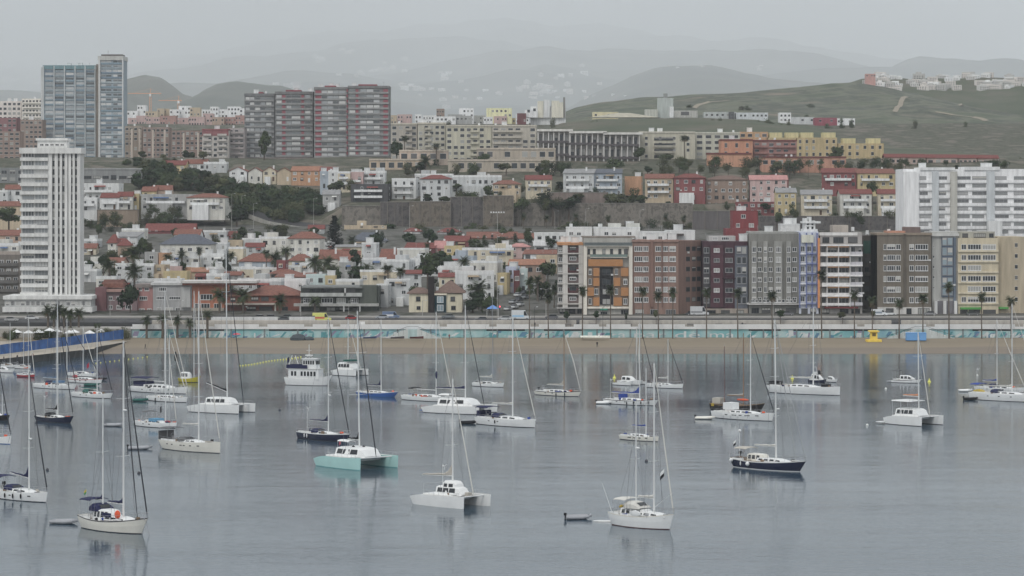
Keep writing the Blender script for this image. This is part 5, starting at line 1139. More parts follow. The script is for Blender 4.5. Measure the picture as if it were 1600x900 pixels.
for px, yc, yb, D, kd, lab, ws in ((343, 462, 492, 946, 'date', 'date palm before the orange house with the pale canopy', 1.1), (380, 462, 492, 946, 'date', 'date palm before the left wing of the brick red villa', 1.05), (437, 470, 492, 944, 'date', 'dark date palm before the hipped roof of the brick red villa', .9), (492, 472, 493, 945, 'date', 'slim palm before the dark grey modern villa', .75),
        (171, 415, 445, 1010, 'date', 'big date palm near the podium, left of the twin palms', 1.0), (210, 425, 452, 992, 'date', 'lower of the twin date palms behind the large round dark tree', 1.15), (208, 396, 432, 1035, 'date', 'upper of the twin date palms, grey-green, left of the slate-roofed house', 1.05), (262, 402, 420, 1085, 'date', 'palm below the left corner of the slate-roofed house', .7), (312, 391, 415, 1090, 'fan', 'small fan palm in front of the slate-roofed house wall', .8), (284, 398, 414, 1090, 'date', 'dark shaggy palm in front of the slate-roofed house', .75), (360, 400, 425, 1075, 'date', 'palm right of the slate-roofed house', .8),
        (430, 404, 425, 1050, 'date', 'lower palm left of the brick red stair tower', 1.0), (447, 393, 420, 1072, 'date', 'taller palm above the brick red stair tower', .85), (416, 396, 420, 1076, 'fan', 'thin fan palm left of the brick red stair tower', .8), (492, 410, 438, 1030, 'date', 'leftmost of the date palm group in the middle of the old quarter', 1.1), (512, 411, 434, 1040, 'date', 'second of the date palm group in the middle of the old quarter', 1.0), (520, 424, 450, 1005, 'date', 'lowest of the date palm group above the dark modern villa', 1.05), (550, 376, 392, 1180, 'date', 'palm before the plain tan hall', .8), (593, 378, 396, 1165, 'fan', 'fan palm right of the white cube tower house', .9), (606, 420, 470, 975, 'fan', 'tall fan palm left in the pair before the grey-white three-storey house', 1.25), (626, 424, 472, 974, 'fan', 'tall fan palm right in the pair before the grey-white three-storey house', 1.15),
        (725, 408, 428, 1035, 'date', 'round canary palm in the white yard above the canary palm by the street', .8), (746, 452, 484, 962, 'date', 'big spreading canary palm right of the cream villa', 1.35), (840, 438, 470, 985, 'date', 'palm left of the slim maroon-panel block', .7), (866, 452, 480, 965, 'fan', 'fan palm against the foot of the slim maroon-panel block', .9), (164, 344, 362, 1262, 'date', 'palm on the scrub slope right of the white fin tower', .9), (668, 385, 405, 1120, 'fan', 'fan palm by the maroon-roofed house', .8), (575, 420, 440, 1020, 'date', 'palm among the dark trees above the dark modern villa', .9)):
    palm(px, yc, yb, D, kd, lab, None, ws)
for i, px in enumerate((818, 854, 900, 950, 1040, 1068)): palm(px, 338+(i % 2)*3, 360, 1276, 'fan', 'thin palm in front of the long grey stone retaining wall', 'palms at the foot of the retaining wall', .8)
plant('araucaria_tree', PINE, (wx(523, 1150), 1150, wz(395, 1150)), ((395-335)*1150/F*1.25,)*2+((395-335)*1150/F,), 'tall dark conical araucaria tree at the top of the old quarter', 'tree')
for px, yt, yb, D, k, w_, lab in ((672, 352, 384, 1190, 'tall', 20, 'tall dark rounded tree below the brown banded retaining wall'), (668, 392, 440, 1020, 'round', 42, 'big dark tree with ragged crown behind the cream villa tower'), (690, 390, 425, 1060, 'round', 36, 'dark tree right of the big ragged one, before the cream row house'), (555, 412, 446, 1015, 'tall', 26, 'dark bushy tree group above the right half of the dark modern villa'), (556, 386, 420, 1070, 'tall', 18, 'dark narrow tree before the twin sloping roofs'), (740, 455, 492, 946, 'round', 36, 'dark tree beside the cream villa, under the canary palm'), (765, 462, 494, 944, 'wide', 34, 'dark tree at the corner of the side street'), (648, 445, 470, 965, 'round', 20, 'dark tree behind the left roof of the cream villa'), (856, 408, 436, 1045, 'round', 26, 'dark tree at the top of the side street by the slim block'), (846, 440, 470, 990, 'wide', 34, 'dark tree on the right of the side street, below the beige house'), (162, 396, 424, 1068, 'round', 24, 'dark tree in front of the white houses right of the fin tower'), (226, 376, 400, 1120, 'tall', 16, 'dark tree left of the slate-roofed house, right one of two'), (218, 376, 400, 1122, 'tall', 16, 'dark tree left of the slate-roofed house, left one of two'), (140, 405, 428, 1064, 'round', 18, 'dark round tree close to the fin tower, middle height'), (176, 390, 410, 1100, 'wide', 26, 'dark spreading tree behind the twin palms'),
        (286, 404, 428, 1060, 'tall', 12, 'slim dark cypress below the slate-roofed house'), (355, 404, 428, 1060, 'round', 16, 'dark round tree right end below the slate-roofed house'), (586, 362, 392, 1160, 'round', 26, 'dark tree in front of the grey-hipped house'), (745, 374, 394, 1150, 'wide', 30, 'dark shrubby tree above the cream row house'), (785, 370, 392, 1160, 'wide', 32, 'dark bushy trees below the long terracotta building'), (640, 362, 384, 1200, 'round', 22, 'dark tree left of the tall dark rounded tree'), (706, 360, 384, 1205, 'round', 20, 'dark tree below the white villa with red hipped roof, right one'),
        (717, 297, 318, 1300, 'bush', 24, 'round dark clipped shrub on top of the retaining wall'), (745, 300, 318, 1304, 'bush', 30, 'dark hedge-like tree right of the round clipped shrub'), (764, 288, 310, 1312, 'round', 18, 'dark tree left of the beige villa'), (815, 308, 328, 1290, 'bush', 34, 'dark overhanging bush on the retaining wall right of the beige villa'), (966, 302, 328, 1298, 'olive', 30, 'rusty green trees at the right end of the blue-grey villas'), (988, 294, 316, 1310, 'bush', 26, 'dark green bush below the orange house'), (1363, 282, 300, 1300, 'bush', 26, 'round dark bush in front of the ochre semi-detached house'), (1240, 318, 336, 1266, 'bush', 16, 'dark bush beside the yellow grey-roofed house'),
        (880, 254, 276, 1400, 'wide', 24, 'dark tree left of the blue-grey villas roof'), (960, 246, 268, 1440, 'bush', 40, 'dark trees below the stepped white blocks'), (998, 230, 250, 1455, 'wide', 22, 'dark tree before the last stepped white block'), (1040, 240, 254, 1440, 'wide', 24, 'flat-topped dark tree before the long cream block'), (1068, 246, 256, 1436, 'wide', 14, 'small dark tree left of the tall single palm'), (1306, 228, 252, 1420, 'round', 26, 'round dark tree in front of the ochre row'), (620, 218, 250, 1450, 'round', 22, 'dark tree at the right foot of the grey red towers'), (412, 200, 252, 1500, 'tall', 20, 'tall ragged dark tree before the plain grey tower'), (850, 258, 280, 1400, 'wide', 20, 'dark round tree above the cream villa with red roof'), (755, 240, 254, 1432, 'wide', 24, 'dark umbrella tree on the upper beige terrace'), (1215, 330, 352, 1240, 'round', 18, 'dark tree at the left end of the long dark retaining wall'), (1345, 330, 348, 1250, 'bush', 18, 'dark bush on the long dark retaining wall')):
    tree(px, yt, yb, D, k, lab, wpx=w_)
palm(1070, 216, 252, 1450, 'fan', 'tall single fan palm before the long cream block', None, 1.6); palm(682, 228, 254, 1435, 'fan', 'tall single fan palm before the pinkish arched terrace', None, 1.5); palm(632, 216, 240, 1470, 'fan', 'fan palm beside the grey red towers', None, 1.3); palm(665, 252, 272, 1400, 'date', 'date palm by the yellow and pink terrace', None, 1.2)
_rv = surf('ravine_slope')
# wooded slope left of centre
cells = []
for i in range(100):
    for _ in range(30):
        px = R.uniform(215, 510); f = R.random(); y = 262+f*(102 if px < 470 else 80); s = R.uniform(20, 34)
        top = lerp(((205, 246), (240, 246), (300, 262), (350, 272), (380, 282), (420, 290), (470, 290), (500, 300)), px); bot = lerp(((205, 300), (290, 302), (352, 318), (366, 348), (400, 344), (440, 352), (480, 358), (510, 350)), px)
        if top+s*.9 < y < bot and all(abs(px-a)+abs(y-b_)*1.5 > 13 for a, b_ in cells): break
    else: continue
    cells.append((px, y)); D = 1300+(352-y)*1.5; D = max(1300, min(1440, D))
    tree(px, y-s, y+2, D, R.choice(('round', 'round', 'wide', 'olive', 'tall')), 'dense dark green tree in the wood below the brown and grey tower blocks', 'trees of the wooded slope', wpx=s*R.uniform(.9, 1.25))
for px, yt, yb, D, w_, lab in ((370, 318, 352, 1288, 40, 'very dark broad tree at the end of the terracotta-roofed slope villa'), (352, 302, 330, 1300, 28, 'dark tree overlapping the right end of the terracotta-roofed slope villa'), (14, 322, 352, 1235, 40, 'dark broad tree at the left edge behind the dark grey-brown block'), (118, 330, 356, 1262, 30, 'dark tree peeping out right of the white fin tower, upper slope'), (205, 250, 275, 1470, 30, 'dark tree right of the blank grey school building')): tree(px, yt, yb, D, 'round', lab, wpx=w_)
for i in range(26):
    px = R.uniform(195, 330) if i < 14 else R.uniform(620, 700); y = R.uniform(246, 268)
    tree(px, y-R.uniform(10, 16), y+2, 1460+R.uniform(-30, 60), R.choice(('round', 'wide', 'olive')), 'small dark tree between the upper apartment blocks and the wood or villas', 'trees below the upper apartment blocks', wpx=R.uniform(12, 20))
for i in range(150):      # scrub on the left slope and between houses
    px, y, D = R.choice(((R.uniform(128, 300), R.uniform(338, 364), 1260), (R.uniform(375, 540), R.uniform(358, 372), 1262), (R.uniform(225, 305), R.uniform(328, 346), 1285), (R.uniform(860, 1140), R.uniform(352, 362), 1270), (R.uniform(980, 1330), R.uniform(254, 268), 1400), (R.uniform(860, 1290), R.uniform(262, 276), 1380), (R.uniform(1230, 1410), R.uniform(255, 266), 1400), (R.uniform(620, 1150), R.uniform(356, 368), 1265), (R.uniform(640, 960), R.uniform(300, 320), 1303), (R.uniform(1180, 1420), R.uniform(336, 342), 1258)))
    s = R.uniform(6, 13); tree(px, y-s, y+2, D+R.uniform(-15, 15), R.choice(('bush', 'scrub', 'scrub')), 'low scrubby bush on the slopes between the houses and walls', 'scrub bushes on the slopes', wpx=s*2.2, name='shrub')
for i in range(120):      # garden trees in the old quarter
    px = R.uniform(130, 870); D = R.uniform(985, 1230); s = R.uniform(6, 15); yb = HY+(H-zt(D, px))*F/D
    tree(px, yb-s-4, yb+1, D, R.choice(('round', 'bush', 'bush', 'scrub')), 'small garden tree or bush squeezed between the white houses of the old quarter', 'garden greenery of the old quarter', wpx=s*R.uniform(1, 1.6))
for i in range(46): 
    px = R.uniform(1400, 1600); y = R.uniform(252, 266); s = R.uniform(6, 11); tree(px, y-s, y+2, 1440+R.uniform(-60, 60), R.choice(('round', 'bush', 'bush')), 'dark tree or bush along the ridge above the white slab block', 'trees on the ridge above the white slab block', wpx=s*R.uniform(1.2, 2)) if i < 26 else tree(px-R.uniform(0, 900), R.uniform(188, 200)-s*.6, 204, 2060, 'bush', 'dark shrub on the brushy slope below the plateau', 'shrubs on the brushy slope', wpx=s*1.5, name='shrub')
for px, yb, w_ in ((886, 499, 14), (931, 498, 13), (978, 501, 6), (1025, 498, 10), (1220, 497, 14), (1316, 500, 14), (1365, 498, 9)): tree(px, yb-14, yb, 894.5, 'olive', 'small clipped planter tree on the promenade by the rounded wall', 'planter trees along the promenade', wpx=w_)
for px, yb, w_ in ((246, 520, 14), (60, 530, 20), (112, 524, 22), (20, 534, 18), (150, 519, 18)): tree(px, yb-14, yb, 884, 'bush', 'dark bush behind the blue hoarding on the promenade edge', 'bushes by the blue hoarding', wpx=w_, name='shrub')

for i in range(26):      # dark shrubs dotted over the grassy spur and ravine
    q = onray(R.uniform(940, 1600), R.uniform(150, 245), ('grassy_spur',)) if i < 12 else None
    if q is None:
        me_ = None; px, y = R.uniform(1390, 1600), R.uniform(205, 246); d = Vector((px-800, F, HY-y)).normalized(); h_ = _rv.ray_cast(Vector((0, 0, H)), d); q = h_[0]
    if q is None: continue
    s = R.uniform(2, 4.5); m_ = R.choice(TREES['bush']); plant('shrub', m_, q, (s*1.4, s*1.4, s), 'dark shrub dotted over the green hillside at the upper right', 'shrub', 'shrubs on the green hillside')

for i in range(24):
    px = R.uniform(-5, 196); D = R.uniform(872, 880); yb = HY+(H-2.2)*F/D; s = R.uniform(9, 19); tree(px, yb-s, yb+1, D, R.choice(('bush', 'bush', 'scrub')), 'bush in the planted strip between the blue hoarding and the promenade', 'bushes behind the blue hoarding', wpx=s*R.uniform(1, 1.5), name='shrub')

for i in range(70):      # greenery on and under the retaining walls and between the upper villas
    px, y, D = R.choice(((R.uniform(600, 980), R.uniform(312, 318), 1299), (R.uniform(600, 1150), R.uniform(362, 370), 1270), (R.uniform(780, 1240), R.uniform(318, 326), 1290), (R.uniform(500, 880), R.uniform(292, 300), 1345), (R.uniform(860, 1280), R.uniform(266, 282), 1360), (R.uniform(560, 900), R.uniform(266, 272), 1400)))
    s = R.uniform(8, 17); tree(px, y-s, y+2, D, R.choice(('bush', 'bush', 'olive', 'tall', 'scrub')), 'dark shrub or small tree along the retaining walls and upper villas', 'greenery along the retaining walls', wpx=s*R.uniform(1, 1.9))
for i in range(44):      # larger trees of the old quarter
    px = R.uniform(130, 870); D = R.uniform(1000, 1225); s = R.uniform(12, 21); yb = HY+(H-zt(D, px))*F/D
    tree(px, yb-s-4, yb+1, D, R.choice(('round', 'olive', 'tall', 'wide')), 'taller garden tree rising among the white houses of the old quarter', 'taller trees of the old quarter', wpx=s*R.uniform(.7, 1.2))
# ================================================================ cars, lamps, people, beach things
R = random.Random(41)
TYRE = mat('tyre', (.02, .02, .02), .8, .1); HUB = mat('hub', (.4, .4, .4), .4, .1, metal=.5); CGL = mat('car_glass', (.02, .025, .03), .1, .05, spec=.5)
def car_mesh():
    q = MB(); P = [(-2.1, .35), (-2.15, .75), (-1.9, .95), (-1.0, .98), (1.0, 1.0), (2.0, .78), (2.15, .55), (2.1, .35)]
    rings = []
    for y, s in ((-.86, .96), (-.8, 1), (.8, 1), (.86, .96)): rings.append([(x*s, y, z) for x, z in P])
    q.loft(rings)
    T = [(-1.75, .95), (-1.3, 1.42), (.35, 1.45), (1.15, .99)]
    g = MB(); g.loft([[(x*s, y, z-(1-s)*.2) for x, z in T] for y, s in ((-.78, 1), (-.62, .97), (.62, .97), (.78, 1))])
    r_ = MB().box(-1.25, .4, -.6, .6, 1.42, 1.48)
    wl = MB().tube((0, -.1, 0), (0, .1, 0), .32, n=12); return q, g, r_, wl
_cq = car_mesh(); _wm = _cq[3].mesh('wheel', TYRE); _gm = _cq[1].mesh('window', CGL); _hm = MB().tube((0, -.115, 0), (0, .115, 0), .18, n=10).mesh('hub', HUB)
_cb = {}
def car(px, D, z, m, lab, rz=0, grp=None, name='parked_car'):
    if m.name not in _cb: _cb[m.name] = (_cq[0].mesh('body', m), _cq[2].mesh('roof', m))
    t_ = thing(name, lab, 'car', (wx(px, D), D, z), rz, grp); link(_cb[m.name][0], 'body', t_); link(_cb[m.name][1], 'roof', t_); link(_gm, 'window', t_)
    for x in (-1.3, 1.35):
        for y in (-.8, .8): w_ = link(_wm, 'wheel', t_, (x, y, .32)); link(_hm, 'hub', w_)
    for y in (-.6, .6):
        link(_lm, 'headlight', t_, (2.08, y, .62))
    return t_
_lm = MB().box(-.06, .05, -.18, .18, -.08, .08).mesh('headlight', mat('headlamp', (.7, .7, .68), .2, .05))
cars = [(18, 903, (150, 150, 150), 'silver car on the coast road at the left edge below the podium'), (50, 915, (180, 180, 180), 'white car on the coast road below the podium'), (356, 903, (90, 92, 96), 'dark grey car behind the barrier below the orange house'), (404, 921, (170, 172, 170), 'pale car on the road before the brick red villa, left one'), (421, 921, (140, 144, 146), 'silver car on the road before the brick red villa, middle one'), (442, 903, (92, 94, 98), 'dark car beside the yellow ambulance'), (447, 922, (96, 110, 104), 'greenish dark car before the right corner of the brick red villa'), (550, 915, (140, 52, 54), 'red car on the road before the dark modern villa'), (597, 921, (150, 154, 160), 'silver car next to the blue-white van, right of the dark modern villa'), (752, 903, (90, 92, 96), 'dark car at the junction right of the cream villa'), (788, 910, (176, 178, 178), 'white car waiting at the junction under the red light'), (800, 918, (160, 160, 162), 'pale car at the junction, right of the waiting white car'), (862, 921, (96, 96, 100), 'dark car beside the white box van, before the slim block'), (1082, 936, (70, 72, 76), 'black car before the brown brick block, beside the white truck'), (1390, 936, (186, 188, 188), 'white car parked before the taupe block'), (1520, 936, (90, 92, 92), 'dark car parked under the green shop sign'), (1452, 936, (120, 120, 122), 'grey car parked by the columns of the glass building'), (1230, 936, (100, 100, 104), 'dark car parked before the grey rendered block'), (700, 926, (120, 124, 126), 'grey car before the cream villa')]
for px, D, c_, lab in cars: car(px, D, 6.41 if D < 927 else 6.91, paint(*c_, rough=.25), lab, 0 if R.random() < .5 else math.pi)
for i in range(16):      # cars climbing the side street
    f = i/15; D = 955+f*110; px = 800+f*38+(i % 3)*7-6; car(px, D, zt(D, px)+.02, paint(*R.choice(((176, 178, 178), (110, 112, 114), (84, 86, 90), (150, 152, 154))), rough=.25), 'car parked in the line up the side street between the villas and tall blocks', rad(70), 'cars lined up the side street')
for i in range(12):
    D = 1255+R.uniform(-6, 14); px = R.uniform(345, 400); car(px, D, wz(352, D)-3.2, paint(*R.choice(((176, 178, 178), (110, 112, 114), (150, 152, 154))), rough=.25), 'pale car parked beside the ramp road above the white cube house', rad(R.uniform(-20, 20)), 'cars parked by the ramp road')
def van(px, D, z, m, m2, lab, L_=5.4, h=2.5, nm='van', rz=0):
    t_ = thing(nm, lab, nm.split('_')[-1], (wx(px, D), D, z), rz); a = L_/2
    MB().loft([[(x, y, z_) for x, z_ in ((-a, .4), (-a, h), (a*.45, h), (a*.72, 1.25), (a, 1.0), (a, .4))] for y in (-.95, .95)]).build('body', m, t_)
    MB().box(-a+.2, a*.3, -.965, -.955, .9, 1.5).build('stripe', m2, t_)
    MB().loft([[(a*.30, y, h-.25), (a*.47, y, h-.25), (a*.66, y, 1.35), (a*.30, y, 1.35)] for y in (-.97, -.95)]).build('window', CGL, t_)
    MB().loft([[(a*.475, y, h-.2), (a*.70, y, 1.3), (a*.715, y, 1.3), (a*.49, y, h-.2)] for y in (-.8, .8)]).build('windscreen', CGL, t_)
    for x in (-a*.6, a*.62):
        for y in (-.9, .9): w_ = link(_wm, 'wheel', t_, (x, y, .34)); link(_hm, 'hub', w_)
    return t_
van(503, 903, 6.41, mat('ambulance_yellow', pc(196, 196, 96), .4, .05), mat('ambulance_red', pc(190, 96, 70), .5, .05), 'yellow ambulance van with red stripe on the coast road', 5.8, 2.7, 'ambulance_van')
van(611, 922, 6.41, paint(96, 112, 138), paint(190, 192, 194), 'blue-white van on the road right of the dark modern villa', 5.5, 2.4)
van(814, 916, 6.41, paint(190, 194, 196), paint(140, 180, 208), 'white box van with pale blue panel at the side street mouth', 6, 3.0, 'box_van')
van(1093, 936, 6.91, paint(170, 172, 174), paint(120, 122, 124), 'white truck parked in front of the brown brick block', 6, 3.0, 'truck')
van(1374, 932, 6.91, paint(190, 194, 196), paint(120, 130, 140), 'white van parked left of the taupe block entrance', 5, 2.2)
# lamp posts and mast
def lamp(px, ytop, ybase, D, lab, arm=1.2, grp=None, m=None, two=False):
    h = (ybase-ytop)*D/F; t_ = thing('street_lamp', lab, 'street lamp', (wx(px, D), D, wz(ybase, D)), 0, grp); m = m or CONC
    MB().tube((0, 0, -1), (0, 0, h), .11, .06).build('post', m, t_)
    for s in ((-1, 1) if two else (1,)):
        MB().path([(0, 0, h-.1), (s*arm*.5, 0, h+.15), (s*arm, 0, h+.15)], .04, 5).build('arm', m, t_); MB().ball((s*arm, 0, h+.12), (.32, .16, .09)).build('lamp_head', WHITE, t_)
for px, yt, yb, D, lab in ((777, 366, 496, 930, 'very tall pale lighting mast left of the side street'), (778+75, 452, 494, 935, 'double lamp beside the slim block at the side street')): lamp(px, yt, yb, D, lab, 1.6, two=True)
t_ = thing('floodlight_cluster_pole', 'tall mast with a ring of pale floodlights before the stone retaining wall', 'mast', (wx(777, 1240), 1240, wz(380, 1240))); hh = 48*1240/F
MB().tube((0, 0, 0), (0, 0, hh), .16, .1).build('post', CONC, t_)
for i in range(6): MB().box(-3+i*1.1, -2.3+i*1.1, -.3, .1, hh-.2, hh+.4).build('floodlight', WHITE, t_)
MB().box(-3.1, 3.3, -.05, .05, hh-.3, hh-.2).build('crossbar', CONC, t_)
for px, yt, yb, D in ((362, 303, 366, 1255), (396, 318, 366, 1270), (490, 310, 366, 1262), (378, 306, 342, 1300), (640, 322, 366, 1270), (867, 330, 366, 1262), (915, 326, 364, 1262), (1000, 328, 362, 1262)): lamp(px, yt, yb, D, 'slender street lamp at the foot of the wood and retaining walls', 1.4, 'slender lamps on the slope')
for px in (1208, 1460, 660, 545, 470, 280, 172): lamp(px, 470, 500, 929, 'street lamp on the coast road pavement', 1.2, 'coast road street lamps')
for px in (372+9, 945-3, 775+60): lamp(px, 480, 528, 879, 'dark thin lamp post at the edge of the sand', .8, 'beach edge lamp posts', FRAMED)
tl = thing('traffic_light', 'traffic light showing red at the junction by the tall lighting mast', 'traffic light', (wx(781, 925), 925, 6.4)); MB().tube((0, 0, 0), (0, 0, 3.4), .07).build('post', FRAMED, tl); MB().box(-.2, .2, -.2, .1, 3, 4.1).build('signal_box', FRAMED, tl)
m = bpy.data.materials.new('red_signal'); m.use_nodes = True; bb = m.node_tree.nodes['Principled BSDF']; bb.inputs['Base Color'].default_value = (.8, .05, .08, 1); bb.inputs['Emission Color'].default_value = (1, .08, .12, 1); bb.inputs['Emission Strength'].default_value = 2.2
MB().ball((0, -.24, 3.85), (.24, .06, .24)).build('lens', m, tl)
t_ = thing('market_tent', 'small bright blue canopy tent at the side street corner', 'tent', (wx(770, 935), 935, 6.9)); bt = mat('blue_canopy', pc(92, 132, 190), .8, .1)
MB().loft([[(-2, -2, 2.3), (2, -2, 2.3), (2, 2, 2.3), (-2, 2, 2.3)], [(-.1, -.1, 3.5), (.1, -.1, 3.5), (.1, .1, 3.5), (-.1, .1, 3.5)]]).build('canopy', bt, t_)
for x in (-1.9, 1.9):
    for y in (-1.9, 1.9): MB().tube((x, y, 0), (x, y, 2.3), .05).build('leg', WHITE, t_)
# road-side barrier left part
t_ = thing('road_barrier', 'long white road barrier panel run below the brick red villa', 'barrier', (0, 898, 6.4))
for a, c_ in ((330, 395), (396, 434), (452, 492)): MB().box(wx(a, 898), wx(c_, 898), -.1, .1, .2, 1.7).build('barrier_panel', wall(186, 186, 184), t_)
MB().box(wx(300, 898), wx(492, 898), .15, .2, 1.7, 2.0).build('barrier_rail', FRAMED, t_)
o = MB().box(-1, 1, -.6, .6, 0, 1.5).box(-1.05, 1.05, -.65, .65, 1.503, 1.6).build('utility_box', wall(196, 196, 194), None, False, (wx(565, 893), 893, 5.2)); tag(o, 'white utility box on the promenade below the dark modern villa', 'utility box')
# lifeguard hut
hy = mat('hut_yellow', pc(212, 180, 50), .6, .08); hx, hD = wx(1365, 868), 868; t_ = thing('lifeguard_hut', 'yellow lifeguard hut with flared roof and base on the sand', 'lifeguard hut', (hx, hD, 2.0))
MB().box(-2.3, 2.3, -1.6, 1.6, -.2, .5).build('base', hy, t_); MB().box(-1.05, 1.05, -1, 1, .5, 2.9).build('cabin', hy, t_); MB().loft([[(-a, -a, z), (a, -a, z), (a, a, z), (-a, a, z)] for a, z in ((1.15, 2.7), (1.6, 2.85), (1.6, 3.05), (1.3, 3.2))]).build('roof', hy, t_); MB().box(-.55, .55, -1.03, -1.003, 1.5, 2.4).build('window', mat('hut_window', (.16, .12, .04), .5, .1), t_); MB().box(-1.9, -1.2, -2.2, -1.6, -.2, .3).build('step', hy, t_)
t_ = thing('beach_tent', 'pale blue rectangular beach marquee against the sea wall right of the yellow hut', 'tent', (wx(1431, 870), 870, 2.05)); bt2 = mat('tent_blue', pc(92, 146, 198), .7, .06); MB().box(-3, 3, -1.2, 1.2, .1, 2.3).build('wall_cloth', bt2, t_); MB().loft([[(-3.1, -1.3, 2.303), (3.1, -1.3, 2.303), (3.1, 1.3, 2.303), (-3.1, 1.3, 2.303)], [(-2.9, -.6, 2.45), (2.9, -.6, 2.45), (2.9, .6, 2.45), (-2.9, .6, 2.45)]]).build('canopy', bt2, t_)
def skiff(px, y, D, L_, m, lab, grp=None, rz=0, flip=False, z=None):
    q = MB(); rings = []
    for i in range(9):
        t = i/8; bw_ = .5*L_*.28*math.sin(math.pi*(.12+.88*(1-t)*.5+.0))**.8*(1 if t < .6 else max(.04, 1-((t-.6)/.4)**2)); x = (t-.5)*L_; zz = .5+.25*t*t
        rings.append([(x, -bw_, zz), (x, -bw_*.8, .15), (x, 0, 0), (x, bw_*.8, .15), (x, bw_, zz)])
    if flip: rings = [[(a, b_, .7-c_) for a, b_, c_ in r] for r in rings]
    t_ = thing('rowing_boat', lab, 'boat', (wx(px, D), D, wz(y, D) if z is None else z), rz, grp); q.loft(rings, 0); q.build('hull', m, t_)
    for x in (-.2, .15): MB().box(x*L_-.12, x*L_+.12, -L_*.11, L_*.11, .42, .47).build('seat', BROWND, t_)
    return t_
skiff(930, 528, 872, 9, wall(196, 196, 184), 'long pale upturned boat lying along the top of the sand before the mural', flip=True)
for px, c_, lab, rz in ((568, (180, 184, 186), 'white beached boat left of the steps on the sand', .1), (578, (72, 82, 110), 'dark blue beached boat, second from the left by the steps', .3), (606, (184, 186, 188), 'white beached boat in front of the pale steps', -.1), (621, (84, 80, 84), 'dark beached boat in the middle of the pale steps', .2), (651, (90, 60, 62), 'dark red beached boat right of the pale steps', 0)): skiff(px, 529, 872, 4.2, wall(*c_), lab, None, rz)
t_ = thing('dome_tent', 'dark dome tent beside the mural left of the thin lamp post', 'tent', (wx(466, 872), 872, 2.2)); MB().ball((0, 0, 0), (2.6, 1.6, 1.9)).build('canopy', mat('tent_dark', (.06, .075, .085), .7, .1), t_); MB().ball((3.4, -.3, 0), (1.5, 1.1, 1.1)).build('annex', mat('tent_dark'), t_)
t_ = thing('beach_umbrella', 'red beach parasol at the top of the sand below the orange house', 'parasol', (wx(370, 874), 874, 2.2)); MB().tube((0, 0, 0), (0, 0, 1.9), .03).build('pole', FRAME, t_)
MB().loft([[(1.3*s*math.cos(k*.785), 1.3*s*math.sin(k*.785), z) for k in range(8)] for s, z in ((1, 1.5), (.6, 1.8), (.05, 1.98))]).build('canopy', mat('parasol_red', pc(190, 60, 74), .7, .05), t_)
for i in range(9):
    px = 20+i*17+R.uniform(-9, 9); o = MB().loft([[(-1.6, -1.6, 2.0), (1.6, -1.6, 2.0), (1.6, 1.6, 2.0), (-1.6, 1.6, 2.0)], [(-.05, -.05, 2.9), (.05, -.05, 2.9), (.05, .05, 2.9), (-.05, .05, 2.9)]]).build('canopy', WHITE)
    t_ = thing('cafe_parasol', 'off-white terrace parasol in the planted strip behind the blue hoarding', 'parasol', (wx(px, 874), 871+R.uniform(0, 7), R.choice((2.2, 2.4, 2.9))), 0, 'terrace parasols behind the hoarding'); o.parent = t_; MB().tube((0, 0, 0), (0, 0, 2.1), .04).build('pole', FRAME, t_)
# people: one skinned figure, walking
def person_mesh(m, legs):
    vs_ = [(0, 0, .95), (0, 0, 1.2), (0, 0, 1.42), (0, 0, 1.53), (0, .02, 1.66), (.2, 0, 1.4), (.25, .03, 1.13), (.24, -.08, .88), (-.2, 0, 1.4), (-.25, -.03, 1.13), (-.24, .1, .88), (.1, 0, .9), (.11, .14, .5), (.11, .22, .08), (.11, .08, .03), (-.1, 0, .9), (-.11, -.06, .5), (-.11, -.24, .08), (-.11, -.38, .03)]
    es = [(0, 1), (1, 2), (2, 3), (3, 4), (2, 5), (5, 6), (6, 7), (2, 8), (8, 9), (9, 10), (0, 11), (11, 12), (12, 13), (13, 14), (0, 15), (15, 16), (16, 17), (17, 18)]
    rr = [.15, .15, .16, .06, .11, .06, .045, .04, .06, .045, .04, .09, .065, .045, .04, .09, .065, .045, .04]
    me = bpy.data.meshes.new('p'); me.from_pydata(vs_, es, []); o = bpy.data.objects.new('p', me); COL.objects.link(o); md = o.modifiers.new('s', 'SKIN')
    for i, r in enumerate(rr): me.skin_vertices[0].data[i].radius = (r, r)
    me.skin_vertices[0].data[0].use_root = True; o.modifiers.new('u', 'SUBSURF').levels = 1
    me2 = bpy.data.meshes.new_from_object(o.evaluated_get(bpy.context.evaluated_depsgraph_get())); bpy.data.objects.remove(o)
    me2.materials.clear(); me2.materials.append(mat('skin', (.35, .22, .16), .7, .05)); me2.materials.append(m); me2.materials.append(legs)
    for p in me2.polygons: z = p.center.z; p.material_index = 0 if z > 1.5 or (z < 1.0 and abs(p.center.x) > .2) else 1 if z > .93 else 2
    return me2
pm1 = person_mesh(mat('cloth_dark', (.03, .03, .035), .9, .1), mat('cloth_navy', (.04, .045, .06), .9, .1)); pm2 = person_mesh(mat('cloth_red', (.25, .06, .06), .9, .1), mat('cloth_grey', (.12, .12, .12), .9, .1))
